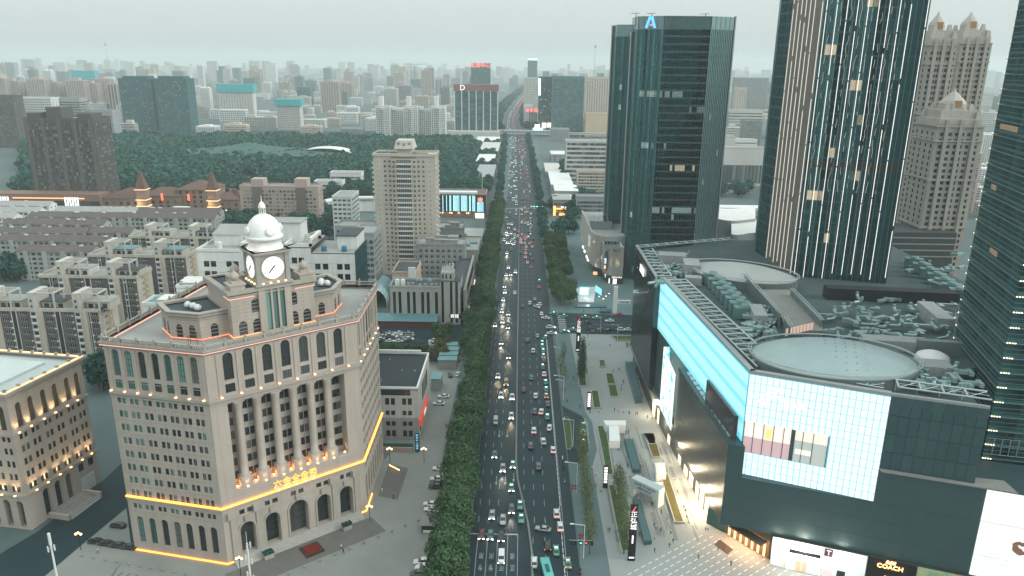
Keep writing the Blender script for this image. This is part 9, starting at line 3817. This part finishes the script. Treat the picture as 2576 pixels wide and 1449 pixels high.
n_=Vector((d.y,-d.x))
for r_ in range(14):
	o=A_+n_*(r_*2.15)-d*(26+r_*.6)
	t=0.0
	L_=26+(C_-A_).length+r_*1.2-(0 if r_<2 else 1)
	while t<L_:
		p=o+d*t
		if p.x<74 and p.x>27:
			q=p+d*1.5
			w=n_*.1
			b.quad((*(p-w),.036),(*(p+w),.036),(*(q+w),.036),(*(q-w),.036))
		t+=2.6
b.build('paving_dash',M_LINEW,PZ)
b=MB()
for j in range(15):
	for i in range(10):
		p=Q7(285+i*36+(j%2)*16,672+j*12.5)
		if p.x<50.5:
			b.quad((p.x,p.y,.036),(p.x+1.5,p.y,.036),(p.x+1.5,p.y+.2,.036),(p.x,p.y+.2,.036))
for j in range(9):
	for i in range(9):
		p=Q7(330+i*48+(j%2)*20,1150+j*20)
		if p.x<52:
			b.quad((p.x,p.y,.036),(p.x+1.6,p.y,.036),(p.x+1.6,p.y+.18,.036),(p.x,p.y+.18,.036))
b.build('paving_dash',MATS['road_paint'],PZ)
b=MB()
rr=wavy(12)
pale=[]
for k in range(90):
	x=27.5+rr.random()*26
	y0=184+rr.uniform(0,55)
	y1=y0+rr.uniform(5,16)
	w=rr.choice((.3,.6,.6,1.2))
	b.quad((x,y0,.032+k*1e-5),(x+w,y0,.032+k*1e-5),(x+w,y1,.032+k*1e-5),(x,y1,.032+k*1e-5))
b.build('paving_stripe',mat('paving_stripe_grey',(0.17,0.19,0.19),0.85,0.12,0.2),PZ)
for nm,pts in(('entrance_mat',[(1490,1170),(1545,1125),(1663,1215),(1610,1260)]),):
	q=[Q8(*p)for p in pts]
	sheet(nm,[(p.x,p.y)for p in q],.037,mat('mat_brown',(0.075,0.055,0.045),0.9,0.1),parent=PZ)
p=Q7(255,400)
T=thing('event_stage','white event stage with bright video wall and blue side board','stage',(p.x,p.y,0))
b=MB()
b.prism([(q.x,q.y)for q in(Q7(200,330),Q7(215,425),Q7(318,428),Q7(340,322))],.03,.5)
b.build('platform',mat('stage_white',(0.45,0.47,0.47),0.7,0.05),T)
a,c=Q7(222,382),Q7(286,382)
b=MB()
b.box(a.x,c.x,a.y,a.y+.5,.6,5.6)
b.build('screen_frame',emit('frame_cyan',(0.1,0.75,1.0),1.2),T)
b=MB()
b.box(a.x+.5,c.x-.5,a.y-.1,a.y-.02,1.2,5.1)
b.build('video_wall',emit('video_white',(1.0,0.96,0.93),1.6),T)
q0,q1=Q7(330,355),Q7(372,385)
b=MB()
b.add([(q0.x,q0.y,.6),(q1.x,q1.y,.6),(q1.x,q1.y,4.5),(q0.x,q0.y,4.5)],[(0,1,2,3)])
b.build('side_board',emit('board_cyan',(0.25,0.82,1.0),1.1),T)
b=MB()
for k in range(20):
	q=Q7(rr.uniform(150,205),rr.uniform(320,420))if k<15 else Q7(rr.uniform(335,440),rr.uniform(370,420))
	b.lathe([(.05,1.4),(.3,1.6),(.05,1.9)],5,q.x,q.y)
b.build('globe_light',M_LAMPW,T)
lamp('stage_light',T,(p.x+2,p.y-2,5),(0.8,0.95,1.0),700,.6)
p=Q7(462,495)
T=thing('cross_sign','white cross shaped sign frame beside the cross street','sign',(p.x,p.y,0))
b=MB()
b.box(-1.1,1.1,-.4,.4,0,15)
b.build('upright',WHT,T,local=True)
b=MB()
b.box(1.1,8.2,-.35,.35,5.2,7.3)
b.build('arm',WHT,T,local=True)
letters('sign_letters','艺术大道',1.3,M_BLACK,T,(p.x+4.7,p.y-.45,6.2),0,.02)
p=G(1413,545)
T=thing('garden_lantern','glowing orange lantern garden near the neon shop','lantern',(p.x,p.y,0))
b=MB()
for k in range(6):
	b.lathe([(.4,.5),(1.4,1.6),(.4,3.0)],7,rr.uniform(-5,5),rr.uniform(-3,3))
b.build('lantern_cluster',emit('lantern_orange',(1.0,0.45,0.12),1.6),T,local=True)
for px0,py0,px1,py1,w in((863,1292,888,1297,'left of the glowing building corner'),(980,1170,1004,1182,'by the side garden steps')):
	T=thing('floor_lamp_row','row of tiny amber floor lamps '+w,'lamp',(0,0,0))
	b=MB()
	for k in range(9):
		p=G(px0+(px1-px0)*k/8,py0+(py1-py0)*k/8,.8)
		b.lathe([(.1,.6),(.16,.8),(.1,1.0)],5,p.x,p.y)
	b.build('lamp_bulb',M_LAMP,T)
# haze
b=MB()
b.box(-13400,13400,-600,13400,-1.2,212)
HZ=b.build('haze',[])
HZ['kind']='stuff'
hm=bpy.data.materials.new('haze_air')
hm.use_nodes=True
hm.node_tree.nodes.clear()
ho=hm.node_tree.nodes.new('ShaderNodeOutputMaterial')
hv=hm.node_tree.nodes.new('ShaderNodeVolumePrincipled')
hv.inputs['Color'].default_value=(0.84,0.91,0.91,1)
hv.inputs['Density'].default_value=1.4e-4
hv.inputs['Anisotropy'].default_value=0.2
hm.node_tree.links.new(hv.outputs[0],ho.inputs['Volume'])
HZ.data.materials.append(hm)
bpy.data.scenes.remove(TMP)
